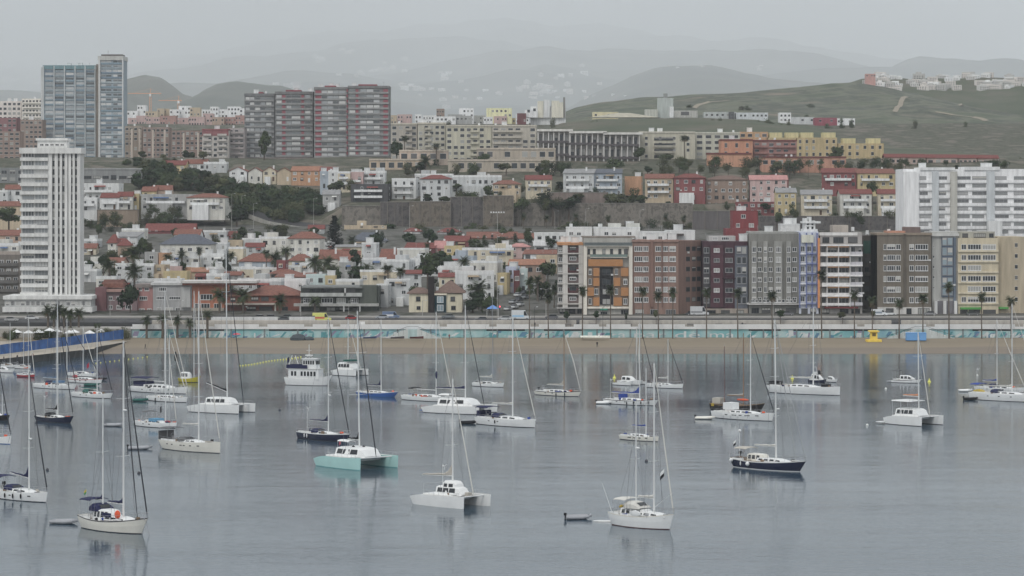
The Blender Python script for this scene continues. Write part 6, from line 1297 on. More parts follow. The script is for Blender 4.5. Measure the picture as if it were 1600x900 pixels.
for px, D, z, me, lab in ((227, 845, .75, pm1, 'person in dark clothes walking on the sand near the end of the hoarding'), (6, 757, 1.9, pm1, 'person in dark clothes on the quay at the left edge'), (27, 764, 1.9, pm1, 'person in dark clothes on the quay before the blue hoarding'), (51, 772, 1.9, pm2, 'person in a red top on the quay before the blue hoarding'), (933, 852, 1.0, pm1, 'person in dark clothes crouched tiny on the sand below the long pale boat'), (702, 873, 2.2, pm2, 'person in a red top by the sea wall right of the pale steps'), (836, 888, 5.2, pm1, 'person in dark clothes on the promenade by the side street palm'), (1160, 888, 5.2, pm1, 'person in dark clothes on the promenade before the grey rendered block')):
    o = link(me, 'person', None, (wx(px, D), D, z), R.uniform(0, 6)); tag(o, lab.replace(' crouched tiny', ''), 'person')
# buoys
def buoy(px, y, m, lab, kind='ball', grp=None, s=1.0):
    D = dw(y); X = wx(px, D)
    if kind == 'ball': o = MB().ball((0, 0, .08), .28*s, n=10, m=6).tube((0, 0, .3*s), (0, 0, .42*s), .05).build('mooring_buoy', m, None, True, (X, D, 0)); tag(o, lab, 'buoy', grp)
    else:
        t_ = thing('marker_buoy', lab, 'buoy', (X, D, 0), 0, grp); t_.scale = (.62, .62, .42); MB().tube((0, 0, -.3), (0, 0, .35), .75, .7, n=12).build('float', m, t_); MB().tube((0, 0, .35), (0, 0, 1.9), .55, .08, n=8).build('cone', m, t_); MB().box(-.14, .14, -.02, .02, 1.9, 2.3).box(-.02, .02, -.14, .14, 1.91, 2.29).build('topmark', m, t_)
YB = mat('buoy_yellow', pc(208, 204, 70), .5, .05); WB = mat('buoy_white', (.75, .75, .72), .4, .05)
for px, y, lab in ((960, 591, 'yellow conical marker buoy left of the trimaran'), (1238, 592, 'yellow conical marker buoy left of the large plumb-bowed yacht'), (1452, 597, 'yellow conical marker buoy right of the small motor cruiser')): buoy(px, y, YB, lab, 'cone')
for px, y, lab in ((1384, 608, 'white mooring buoy below the small motor cruiser'), (1355, 665, 'white mooring buoy left of the white catamaran with hardtop'), (1527, 587, 'white ball buoy at the right, left of the two-masted group'), (74, 735, None), (217, 740, None), (437, 641, None), (1010, 721, None)):
    buoy(px, y, WB if lab else mat('buoy_dark', (.06, .06, .07), .5, .1), lab or 'small dark buoy floating alone on open water', 'ball', None if lab else 'small dark buoys')
for i in range(22):
    f = i/21; buoy(375+f*95, 572-f*14+math.sin(f*9)*.6, YB, 'small yellow float in the swimming line from the beach to the passenger boat', 'ball', 'yellow float line', .75)
for i in range(12):
    f = i/11; buoy(150+f*80, 568-f*10, YB, 'small yellow float in the swimming line off the quay', 'ball', 'yellow float line off the quay', .6)
# ================================================================ boats
R = random.Random(53)
GEL = mat('gelcoat_white', (.80, .81, .80), .28, .05, .6, spec=.5); CRM = mat('gelcoat_cream', (.74, .72, .65), .3, .06, .6, spec=.5); DECKM = mat('deck_pale', (.60, .60, .58), .6, .08, .8)
TEAK = mat('deck_teak', (.24, .17, .11), .8, .15, 1); NAVY = mat('hull_navy', (.014, .018, .045), .25, .1, spec=.5); BLUEH = mat('hull_blue', (.045, .12, .36), .28, .08, spec=.5); REDH = mat('hull_red', (.34, .04, .05), .3, .08)
BLK = mat('hull_black', (.02, .018, .018), .4, .1); YEL = mat('hull_yellow', (.48, .42, .05), .4, .1); AQUA = mat('hull_aqua', (.43, .68, .65), .3, .06, spec=.5); GREYH = mat('tube_grey', (.36, .37, .39), .6, .1)
BOOT = mat('bottom_dark', (.03, .03, .04), .6, .15); BOOTB = mat('bottom_blue', (.05, .14, .36), .5, .1); BOOTR = mat('bottom_red', (.10, .03, .03), .6, .1); STRB = mat('stripe_dark', (.04, .04, .05), .4, .1)
ALU = mat('mast_pale', (.72, .73, .72), .4, .05); ALUG = mat('mast_grey', (.33, .34, .35), .4, .05); WOODM = mat('mast_wood', (.28, .16, .08), .6, .1); REDM = mat('mast_red', (.17, .07, .06), .6, .1)
WIRE = mat('rig_wire', (.20, .20, .21), .5, .05); STEEL = mat('steel_rail', (.45, .46, .47), .3, .05, metal=.3)
SAILW = mat('sail_white', (.62, .61, .57), .9, .08); SAILD = mat('sail_dark', (.035, .037, .045), .9, .1); CNAVY = mat('canvas_navy', (.022, .026, .075), .9, .15); CBLUE = mat('canvas_blue', (.035, .07, .30), .9, .12); CGREY = mat('canvas_grey', (.13, .135, .14), .9, .12)
CBLK = mat('canvas_black', (.016, .017, .02), .9, .15); CSAND = mat('canvas_sand', (.48, .45, .40), .9, .1); CGRN = mat('canvas_green', (.03, .12, .10), .9, .12); CPALE = mat('canvas_paleblue', (.10, .20, .34), .9, .1); CRED = mat('cloth_orange_red', (.75, .12, .05), .7, .08)
BWIN = mat('boat_window', (.02, .024, .028), .12, .05, spec=.5)
class Boat:
    def __init__(s, lab, xs, xb, y, ang=47, cat='sailboat', name='sailboat', k=.08, grp=None):
        s.D = dw(y); s.sc = F/s.D; s.a = rad(ang); W = (xb-xs)/s.sc
        s.L = W/(math.cos(s.a)+k); s.xs, s.xb, s.y = xs, xb, y
        s.root = thing(name, lab, cat, (wx((xs+xb)/2, s.D), s.D, 0), -s.a, grp)
    def t(s, px): return ((px-s.xs)/(s.xb-s.xs)-.5)*s.L           # along the hull from a photo column
    def h(s, py): return (s.y-py)/s.sc                            # height above water from a photo row
    def hull(s, B=None, fs=.9, fm=.8, fb=1.2, m=GEL, strip=None, boot=BOOT, rake=.6, ov=.5, tw=.72, deck=DECKM, y0=0, name='hull', L=None, fine=1.2):
        L = L or s.L; B = B or L*.29; s.B = B; s.fs, s.fm, s.fb = fs, fm, fb; s.tw = tw; s.Lh = L
        q = MB(); dk = []; rings = []; n = 16
        for i in range(n+1):
            t = i/n; zs = s.zd(t); b = s.hb(t, fine)
            r = []
            for zz in (zs, zs-.14, zs*.55, .10, -.4):
                d = (zs-zz)/(zs+.4); kk = 1-(.10+.5*max(0, t-.5)+.25*max(0, .3-t))*d*d
                r.append(((t-.5)*L-rake*d*t**7+ov*d*(1-t)**7, b*kk, zz))
            rings.append([(x, -yy, zz) for x, yy, zz in r]+[(x, yy, zz) for x, yy, zz in reversed(r)]); dk.append(((t-.5)*L, b, zs))
        mi = [1, 0, 0, 2, 2, 2, 0, 0, 1, 3]
        rr = [[(x, y+y0, z) for x, y, z in r] for r in rings]
        q.loft(rr, mi[:len(rr[0])-1]+[3], closed=False, cap=False)
        q.poly([p for p in rr[0]][::-1], 0); q.poly(rr[-1], 0)
        h_ = q.build(name, [m, strip or m, boot, deck], s.root)
        d = MB(); a = [[(x, -b*.97+y0, z-.05), (x, b*.97+y0, z-.05)] for x, b, z in dk]
        for u, v in zip(a, a[1:]): d.poly([u[0], v[0], v[1], u[1]])
        d.build('deck', deck, s.root); return h_
    def hb(s, t, fine=1.2):
        if t < .42: return s.B/2*(s.tw+(1-s.tw)*math.sin(math.pi/2*t/.42))
        return max(.05, s.B/2*math.cos(math.pi/2*((t-.42)/.58)**fine))
    def zd(s, t): return s.fm+(s.fb-s.fm)*max(0, (t-.35)/.65)**2+(s.fs-s.fm)*max(0, (.35-t)/.35)**2
    def X(s, t): return (t-.5)*s.Lh
    def trunk(s, t0, t1, h=.5, wf=.62, m=GEL, wins=3, z=None, wm=BWIN, name='cabin', slope=.55, y0=0, width=None, back=0, wd=.68):
        z0 = s.zd((t0+t1)/2)-.06 if z is None else z; x0, x1 = s.X(t0), s.X(t1); w0 = width or s.B*wf; n = 7; rings = []
        for i in range(n+1):
            f = i/n; x = x0+(x1-x0)*f; hw = w0/2*(1-.42*max(0, f-.35)/.65); hh = h*(1 if f < slope else 1-.86*((f-slope)/(1-slope))**1.3)
            if i == 0: x += back
            rings.append([(x, -hw+y0, z0), (x, -hw*.84+y0, z0+hh*.9), (x, -hw*.5+y0, z0+hh), (x, hw*.5+y0, z0+hh), (x, hw*.84+y0, z0+hh*.9), (x, hw+y0, z0)])
        c = MB().loft(rings).build(name, m, s.root)
        for i in range(wins):
            f0 = .06+i*(.8/max(1, wins))*.9; f1 = f0+.8/wins*wd
            for sg in (-1, 1):
                P = []
                for f, v in ((f0, .30), (f1, .30), (f1-.012, .82), (f0+.012, .82)):
                    hw = w0/2*(1-.42*max(0, f-.35)/.65)*(1-.16*v/.9)+.015; hh = h*(1 if f < slope else 1-.86*((f-slope)/(1-slope))**1.3); P.append((x0+(x1-x0)*f, sg*hw+y0, z0+hh*v))
                MB().loft([[(a, b-sg*.02, c_) for a, b, c_ in P], P]).build('window', wm, c)
        s.cab = c; s.ctop = z0+h; return c
    def cockpit(s, t0=.06, t1=.32, wheel=True, m=GEL):
        z = s.zd(.2)-.05; w = s.B*.36; x0, x1 = s.X(t0), s.X(t1)
        q = MB().box(x0, x1, -w-.12, -w, z, z+.32).box(x0, x1, w, w+.12, z, z+.32).box(x0, x1, -w, w, z+.003, z+.02, 1)
        q.build('cockpit', [m, TEAK], s.root)
        if wheel:
            q = MB(); r = .42; x = x0+(x1-x0)*.3; P = [(x, r*math.cos(i*.7854), z+.85+r*math.sin(i*.7854)) for i in range(9)]
            for a, b in zip(P, P[1:]): q.tube(a, b, .025, n=4)
            q.tube((x, 0, z), (x, 0, z+.8), .08); q.build('steering_wheel', STEEL, s.root)
    def mast(s, px, ytop, m=ALU, z0=None, r=.12, spr=(.5,), lean=0, half=0, fore=None, fm=SAILD, back=True, sh=True, inner=None, name='mast', tbow=1.0, tstern=0.0, rf=.09, chain=None):
        x = s.t(px); z0 = s.zd(.5) if z0 is None else z0; zt_ = s.h(ytop)
        if not hasattr(s, 'B'): s.B = 4
        mo = MB().tube((x, 0, z0-.1), (x+lean, 0, zt_), r, r*.75, n=8).build(name, m, s.root); s.mx, s.mz = x, zt_
        q = MB()
        for f in spr:
            zz = z0+(zt_-z0)*f; xx = x+lean*f; q.tube((xx, 0, zz), (xx-.15, -s.B*.24, zz+.08), .035, n=4).tube((xx, 0, zz), (xx-.15, s.B*.24, zz+.08), .035, n=4)
        q.build('spreader', m, mo)
        MB().tube((x+lean, 0, zt_), (x+lean, 0, zt_+.6), .015, n=4).tube((x+lean-.25, 0, zt_+.12), (x+lean+.2, 0, zt_+.12), .02, n=4).build('wind_vane', STEEL, mo)
        q = MB()
        if sh:
            for sg in (-1, 1):
                q.tube((x-.2, sg*s.B*.43, z0-.1), (x+lean*.5-.15, sg*s.B*.24, z0+(zt_-z0)*spr[-1]+.08), .026, n=3).tube((x+lean*.5-.15, sg*s.B*.24, z0+(zt_-z0)*spr[-1]+.08), (x+lean, 0, zt_-.1), .026, n=3)
                q.tube((x+.3, sg*s.B*.42, z0-.1), (x+lean*.5, 0, z0+(zt_-z0)*.55), .022, n=3)
        if back: q.tube((-s.L/2*.97, 0, s.zd(0)), (x+lean, 0, zt_-.05), .022, n=3)
        if q.v: q.build('rigging', WIRE, s.root)
        if fore:
            zf = zt_-.2-half*(zt_-z0); xb = s.L*(tbow-.5)
            MB().path([(xb-.15, 0, s.zd(1)+.15), (xb-.15+(x+lean-xb+.15)*.04, 0, s.zd(1)+.15+(zf-s.zd(1))*.04), (xb-.15+(x+lean-xb+.15)*.5, 0, (zf+s.zd(1))/2), (x+lean+.08, 0, zf)], [.04, rf*1.1, rf, .035], 6).build('furled_headsail', fm, s.root)
        if inner: MB().path([(s.X(inner), 0, s.zd(.85)), (s.X(inner)*.6+x*.4, 0, zt_*.4), (x+.08, 0, zt_*.92)], [.05, .085, .03], 6).build('furled_headsail', fm, s.root)
        return mo
    def boom(s, pxe, z=None, cover=None, mx=None, peak=1.0, fat=.22, m=ALU, up=0):
        mx = s.mx if mx is None else mx; z = (s.zd(.4)+1.5) if z is None else z; xe = s.t(pxe)
        bo = MB().tube((mx-.1, 0, z), (xe, 0, z+up), .08, .07).build('boom', m, s.root)
        if cover:
            rings = []
            for i in range(8):
                f = i/7; x = mx-.06+(xe-mx)*f*.96; hh = fat*(1.25-.75*f)+peak*max(0, 1-f*5)**1.4; w_ = .17*(1.1-.5*f)
                zc = z+up*f+.06; rings.append([(x, w_*math.cos(k*math.pi/4)*(1 if k in (0, 4) else .9), zc+hh*.5*1.0+hh*.55*math.sin(k*math.pi/4)+.04*math.sin(i*2.3)) for k in range(8)])
            MB().loft(rings).build('sail_cover', cover, bo)
        return bo
    def hood(s, t0=.30, L_=1.5, h=.75, m=CNAVY, wf=.34, z=None):
        z = getattr(s, 'ctop', s.zd(.35))-.25 if z is None else z; x0 = s.X(t0); w = s.B*wf; rings = []
        for dx, hh, ww in ((-.35, h*.96, 1.04), (.1, h, 1.02), (L_*.55, h*.86, .95), (L_*.85, h*.45, .9), (L_, .1, .85)): rings.append([(x0+dx, -w*ww, z), (x0+dx, -w*ww*.93, z+hh*.62), (x0+dx, -w*ww*.6, z+hh*.95), (x0+dx, 0, z+hh), (x0+dx, w*ww*.6, z+hh*.95), (x0+dx, w*ww*.93, z+hh*.62), (x0+dx, w*ww, z)])
        q = MB(); q.loft(rings, closed=False, cap=False); o = q.build('sprayhood', m, s.root)
        MB().poly([(x0+L_*.87, -w*.5, z+h*.36), (x0+L_*.87, w*.5, z+h*.36), (x0+L_*.60, w*.55, z+h*.80), (x0+L_*.60, -w*.55, z+h*.80)]).build('window', BWIN, o, False, (.03, 0, .03))
    def bimini(s, t0=.02, t1=.22, z=2.4, m=CNAVY, wf=.36, solid=False):
        w = s.B*wf; x0, x1 = s.X(t0), s.X(t1); zb = s.zd(.1)
        rings = [[(x0+(x1-x0)*f, w*math.sin(a), z+.28*math.cos(a)*1.0-.15*abs(f-.5)+dz) for a in (-1.45, -.8, 0, .8, 1.45)]+[(x0+(x1-x0)*f, w*math.sin(a), z-.06+.28*math.cos(a)-.15*abs(f-.5)) for a in (1.45, .8, 0, -.8, -1.45)] for f, dz in ((0, 0), (.33, .02), (.66, .02), (1, 0))]
        o = MB().loft(rings).build('bimini', m, s.root); q = MB()
        for x in (x0+.1, x1-.1):
            for sg in (-1, 1): q.tube((x, sg*w, zb), (x, sg*w, z), .025, n=4)
        q.build('support_frame', STEEL, o); return o
    def rails(s, t0=0.0, t1=1.0, h=.6):
        q = MB(); n = 9
        for sg in (-1, 1):
            P = [(s.X(t0+(t1-t0)*i/n), sg*s.hb(min(.985, t0+(t1-t0)*i/n))*.95, s.zd(t0+(t1-t0)*i/n)) for i in range(n+1)]
            for a in P: q.tube(a, (a[0], a[1], a[2]+h), .024, n=3)
            for a, b in zip(P, P[1:]): q.tube((a[0], a[1], a[2]+h), (b[0], b[1], b[2]+h), .022, n=3)
        q.build('guard_rail', STEEL, s.root)
    def solid_rail(s):
        q = MB(); x = s.L/2
        for sg in (-1, 1): q.tube((x-1.2, sg*s.hb(.92), s.zd(.92)+.6), (x+.15, 0, s.zd(1)+.7), .025, n=4).tube((x-.5, sg*s.hb(.97), s.zd(.97)), (x-.4, sg*s.hb(.97)*.7, s.zd(1)+.65), .02, n=4)
        q.build('pulpit', STEEL, s.root)
    def radar(s, z, m=GEL, dx=.32):
        MB().ball((s.mx+dx, 0, z), (.3, .3, .14)).tube((s.mx, 0, z-.2), (s.mx+dx, 0, z-.12), .05).build('radar_dome', m, s.root)
    def flag(s, x, z, m1, m2=None, w=.9, h=.6, y=0, pole=True):
        q = MB()
        if pole: q.tube((x, y, z-1.2), (x-.15, y, z+h), .02, n=4)
        o = q.build('flag_pole', STEEL, s.root) if pole else s.root
        f = MB()
        for i in range(4):
            a, b = i/4, (i+1)/4; g = lambda u: .08*math.sin(u*6)
            for mi, (z0, z1) in enumerate(((0, .5), (.5, 1)) if m2 else ((0, 1),)): f.poly([(x-.15-w*a*.55, y+g(a), z+h*z0-w*a*.55), (x-.15-w*b*.55, y+g(b), z+h*z0-w*b*.55), (x-.15-w*b*.55, y+g(b), z+h*z1-w*b*.55), (x-.15-w*a*.55, y+g(a), z+h*z1-w*a*.55)], mi)
        f.build('flag', [m1]+([m2] if m2 else []), o)
    def fenders(s, ts, m=GEL, side=-1):
        for t in ts: MB().ball((s.X(t), side*(s.hb(t)+.10), s.zd(t)-.55), (.13, .13, .38)).tube((s.X(t), side*(s.hb(t)+.04), s.zd(t)-.2), (s.X(t), side*s.hb(t)*.96, s.zd(t)+.3), .015, n=3).build('fender', m, s.root)
    def turbine(s, x, y=.8, h=3.2):
        z = s.zd(0); q = MB().tube((x, y, z), (x, y, z+h), .03).ball((x+.1, y, z+h), (.28, .09, .09))
        for a in (0.3, 2.4, 4.5): q.poly([(x+.38, y, z+h), (x+.38, y+.62*math.cos(a), z+h+.62*math.sin(a)), (x+.36, y+.6*math.cos(a+.14), z+h+.6*math.sin(a+.14)), (x+.4, y+.1*math.cos(a+1), z+h+.1*math.sin(a+1))])
        q.build('wind_generator', GEL, s.root)
    def gear(s, n=6, t0=.05, t1=.9):
        for i in range(n):
            t = R.uniform(t0, t1); y = R.choice((-1, 1))*s.hb(min(.95, t))*R.uniform(.45, .8); z = s.zd(t)-.05; x = s.X(t); k = R.random(); m = R.choice((CNAVY, CBLK, CRED, CSAND, GREYH, GEL, CBLUE, TEAK))
            if k < .4: MB().ball((x, y, z+.16), (R.uniform(.25, .6), .22, .22)).build('sail_bag', m, s.root)
            elif k < .7: MB().box(x-.25, x+.25, y-.18, y+.18, z, z+R.uniform(.25, .5)).build('deck_box', m, s.root)
            else: MB().tube((x-R.uniform(.4, 1.2), y, z+.12), (x+.6, y, z+.2), .09, n=5).build('rolled_gear', m, s.root)
    def outboard(s, x, y, z, m=CBLK): MB().box(x-.25, x+.2, y-.16, y+.16, z, z+.45).box(x-.12, x+.05, y-.07, y+.07, z-.6, z).build('outboard_motor', m, s.root)
    def hatch(s, ts):
        for t in ts: MB().box(s.X(t)-.28, s.X(t)+.28, -.28, .28, s.zd(t)-.045, s.zd(t)+.04).build('hatch', BWIN, s.root)
    def ports(s, ts, zf=.55, side=(-1,), w=.5, m=BWIN):
        for t in ts:
            for sg in side:
                x = s.X(t); y1 = sg*(s.hb(t-w/2/s.Lh)*.985+.02); y2 = sg*(s.hb(t+w/2/s.Lh)*.985+.02); z = s.zd(t)*zf
                MB().loft([[(x-w/2, y1, z), (x+w/2, y2, z), (x+w/2, y2, z+.16), (x-w/2, y1, z+.16)], [(x-w/2, y1-sg*.12, z), (x+w/2, y2-sg*.12, z), (x+w/2, y2-sg*.12, z+.16), (x-w/2, y1-sg*.12, z+.16)]]).build('porthole', m, s.root)
def yacht(lab, xs, xb, y, mast, ytop, hullm=GEL, cover=None, boomx=None, hood=None, bim=None, fore=SAILW, strip=None, boot=BOOT, ang=47, mm=ALU, rake=.6, wins=3, half=0, peak=1.0, fb=1.25, fs=.95, fm=.85, ov=.4, cabm=GEL, bz=None, deck=DECKM, r=.11, cab=(.34, .74), cabh=.48, radar=None, spr=(.5,), B=None, name='sailboat', tbow=1.0, up=0):
    b = Boat(lab, xs, xb, y, ang, name=name); s_ = b.L/12; b.hull(B, fs*s_**.5, fm*s_**.5, fb*s_**.5, hullm, strip, boot, rake*s_, ov, deck=deck)
    b.trunk(cab[0], cab[1], cabh, m=cabm, wins=wins); b.cockpit(); b.mast(mast, ytop, mm, r=r, fore=bool(fore), fm=fore or SAILW, half=half, spr=spr, tbow=tbow)
    if boomx is not None: b.boom(boomx, bz, cover, peak=peak, up=up)
    if hood: b.hood(cab[0]-.01, m=hood)
    if bim: b.bimini(.03, .26, b.zd(.1)+1.9, bim)
    b.rails(); b.solid_rail(); b.hatch((.80,))
    if radar: b.radar(radar)
    b.gear(R.choice((4, 5, 6, 7)))
    if R.random() < .6: b.ports([.3+.16*i for i in range(R.choice((2, 3)))], .6, w=.45)
    return b
# 1 ketch, bottom left
b = yacht('cream ketch with dark sheer stripe and navy pilothouse canvas, nearest boat at bottom left', 121, 245, 829, 196, 533, CRM, None, None, None, None, SAILD, STRB, BOOT, 47, rake=1.6, fb=1.9, fs=1.35, fm=1.15, ov=.9, cab=(.30, .70), cabh=.6, r=.14, spr=(.35, .68), inner=None, wins=4) if False else None
b = Boat('cream ketch with dark sheer stripe and navy pilothouse canvas, nearest boat at bottom left', 121, 245, 829, 46); b.hull(4.6, 1.75, 1.4, 2.3, CRM, STRB, BOOT, 1.7, .9, deck=DECKM)
b.trunk(.40, .80, .5, wins=3); b.trunk(.24, .52, 1.45, .66, GEL, 4, slope=.7, name='pilothouse'); b.cockpit(.05, .22)
b.mast(196, 533, r=.15, spr=(.36, .68), fore=True, fm=SAILD, inner=.83); mx = b.mx
b.mast(154, 624, r=.11, spr=(.55,), fore=None, back=False, name='mizzen_mast'); b.boom(126, 3.9, CNAVY, peak=.5); b.mx = mx; b.boom(163, 3.7, CNAVY, peak=.5, fat=.3)
b.hood(.22, 1.5, 1.0, CNAVY, z=2.5); b.bimini(.03, .20, 3.9, CNAVY); b.rails(h=.75); b.solid_rail(); b.hatch((.84,)); b.radar(b.h(640)); b.flag(-b.L/2, 4.6, mat('flag_green', (.05, .25, .08), .8), mat('flag_yellow', (.55, .45, .08), .8)); b.outboard(-b.L/2+.2, .9, 2.2)
MB().ball((b.t(196), -1.0, 2.35), (.42, .42, .6)).build('buoy_ball', CRED, b.root); MB().box(b.t(172), b.t(190), -b.B*.36, -b.B*.34, 1.95, 2.5).build('side_cloth', CNAVY, b.root); MB().box(b.X(.86), b.X(.97), -.3, .3, 2.0, 2.25).build('windlass', GREYH, b.root); MB().tube((b.L/2-.2, -.2, 1.9), (b.L/2+.9, -.4, -.3), .03).build('anchor_chain', WIRE, b.root)
b.gear(9)
# 2 left edge
b = yacht('white sloop with navy canvas and black fenders, cut by the left edge near the bottom', -24, 89, 780, 50, 577, GEL, CNAVY, 10, CNAVY, CNAVY, SAILD, ang=46, rake=.5, fb=1.45, fs=1.2, fm=1.1, peak=1.6, cab=(.36, .78), r=.13, spr=(.36, .66), bz=3.3, up=.5); b.fenders((.42, .56, .68), CBLK); b.ports((.5, .78)); b.outboard(-b.L/2+.8, 1.2, 1.7); b.radar(b.h(684))
# 3 further left edge boats
b = yacht('white sloop with blue waterline, bow only, at the left edge', -62, 29, 691, -20, 470, GEL, None, None, None, None, SAILD, None, BOOTB, 44, rake=.3, fb=1.5)
b = yacht('small dark-hulled yacht with bowsprit half out of the frame at left, above the blue-waterline bow', -40, 24, 655, 8, 615, BLK, None, None, None, None, None, rake=1.0, r=.08)
b = yacht('white yacht stern quarter barely inside the left edge, furthest up there', -50, 6, 640, -28, 500, GEL, None, None, None, None, SAILD)
# 4 navy sloop
b = yacht('navy blue sloop with black stack-packed boom and wind generator, left side', 52, 124, 659, 91, 488, NAVY, CBLK, 65, CBLK, None, SAILD, None, BOOT, 47, rake=1.5, fb=1.5, ov=.8, cabm=GEL, peak=1.1, deck=TEAK); b.turbine(-b.L/2+.4, .9, 3.8); b.mast(88, 500, ALU, spr=(.5,), back=False, sh=False, name='mizzen_mast', r=.07)
# 6 white with blue boom
b = yacht('white yacht with pale blue boom cover and blue cloths, left of centre-left group', 50, 127, 607, 90, 468, GEL, CPALE, 62, CNAVY, None, SAILD, GEL, BOOT, 38, rake=.8, peak=.3); MB().box(b.X(.48), b.X(.62), -b.B*.30, b.B*.30, b.ctop, b.ctop+.5).build('deck_cloth', CPALE, b.root)
# 7 red
b = yacht('small red-hulled sloop with white deck off the quay', 25, 58, 589, 45, 495, REDH, CRED, 36, None, None, SAILW, GEL, BOOT, 40, peak=.2, r=.08)
# 8
def motor(lab, xs, xb, y, ang=40, hullm=GEL, cabs=((.25, .62, 1.1),), fly=False, name='motorboat', boot=BOOT, fb=1.3, strip=None):
    b = Boat(lab, xs, xb, y, ang, 'motorboat', name); k = (b.L/9)**.5; b.hull(b.L*.34, .8*k, .75*k, fb*k, hullm, strip, boot, .9*k, -.1, .9)
    for t0, t1, h_ in cabs: b.trunk(t0, t1, h_*k, .66, GEL, 3, slope=.5)
    b.rails(.45, 1, .5); b.cockpit(.06, .24, False)
    if fly:
        z = b.ctop; MB().box(b.X(.3), b.X(.52), -b.B*.26, b.B*.26, z-.02, z+.55).build('flybridge', GEL, b.root); MB().loft([[(b.X(.52), -b.B*.24, z+.55), (b.X(.52), b.B*.24, z+.55), (b.X(.56), b.B*.22, z), (b.X(.56), -b.B*.22, z)], [(b.X(.52)-.04, -b.B*.24, z+.95), (b.X(.52)-.04, b.B*.24, z+.95), (b.X(.52), b.B*.22, z+.55), (b.X(.52), -b.B*.22, z+.55)]]).build('windscreen', BWIN, b.root)
        q = MB()
        for sg in (-1, 1): q.tube((b.X(.3), sg*b.B*.25, z+.5), (b.X(.27), sg*b.B*.22, z+1.7), .04)
        q.tube((b.X(.27), -b.B*.22, z+1.7), (b.X(.27), b.B*.22, z+1.7), .05).build('radar_arch', GEL, b.root)
    return b
motor('small white motorboat beside the quay at the left edge', -8, 26, 582, 35)
# 9
b = yacht('white sloop with small red flag behind the red and white striped yacht', 104, 155, 588, 130, 512, GEL, None, None, None, None, SAILW, None, BOOT, 35, peak=.2); b.flag(b.X(.75), b.h(572), mat('flag_red', (.4, .04, .07), .8), None, 1.4, 1.1)
b = yacht('white yacht with red stripe and red bundles on deck, near the green dinghies', 103, 166, 598, 97, 500, GEL, None, None, None, None, SAILD, mat('stripe_red', (.36, .08, .08), .4), BOOT, 38, wins=3); MB().ball((b.X(.22), -.6, b.zd(.2)+.6), (.9, .5, .45)).build('red_bundle', REDH, b.root)
# 10
b = yacht('white sloop with dark green canvas at its stern, left group below the green dinghies', 110, 184, 621, 153, 512, GEL, CGRN, 118, CGRN, None, SAILD, None, BOOT, 42, rake=1.1, peak=.2, bz=1.9)
# 11
b = yacht('large white deck-saloon yacht with navy bimini, left of centre', 200, 302, 613, 259, 454, GEL, None, 238, None, None, SAILW, None, BOOT, 40, rake=.3, fb=1.4, cab=(.26, .80), cabh=.8, wins=5, spr=(.4, .7)); b.bimini(.05, .36, 3.2, CNAVY, .42); MB().box(b.X(.06), b.X(.3), -1.3, 1.3, 1.2, 2.4).build('cockpit_gear', CNAVY, b.root); b.ports((.3, .45, .6))
MB().ball((b.X(.78), 0, 8.5), (.4, .2, 1.2)).build('wind_scoop', CBLK, b.root)
# 12
b = yacht('small white sloop with grey-green cover just below the large deck-saloon yacht', 228, 300, 627, 265, 523, GEL, CGRN, 262, None, None, SAILW, None, BOOT, 43, rake=.5, peak=.2); b.fenders((.3,), CBLK)
# 13
b = Boat('yellow-hulled workboat with white wheelhouse, upper left of centre', 280, 316, 597, 32, 'boat', 'workboat'); b.hull(3, 1.0, .9, 1.6, YEL, YEL, BOOT, .9, .2, .8); b.trunk(.10, .52, 1.6, .6, GEL, 4, slope=.8, name='wheelhouse'); b.mast(304, 455, ALU, r=.1, fore=True, fm=SAILW); b.rails(.5, 1)
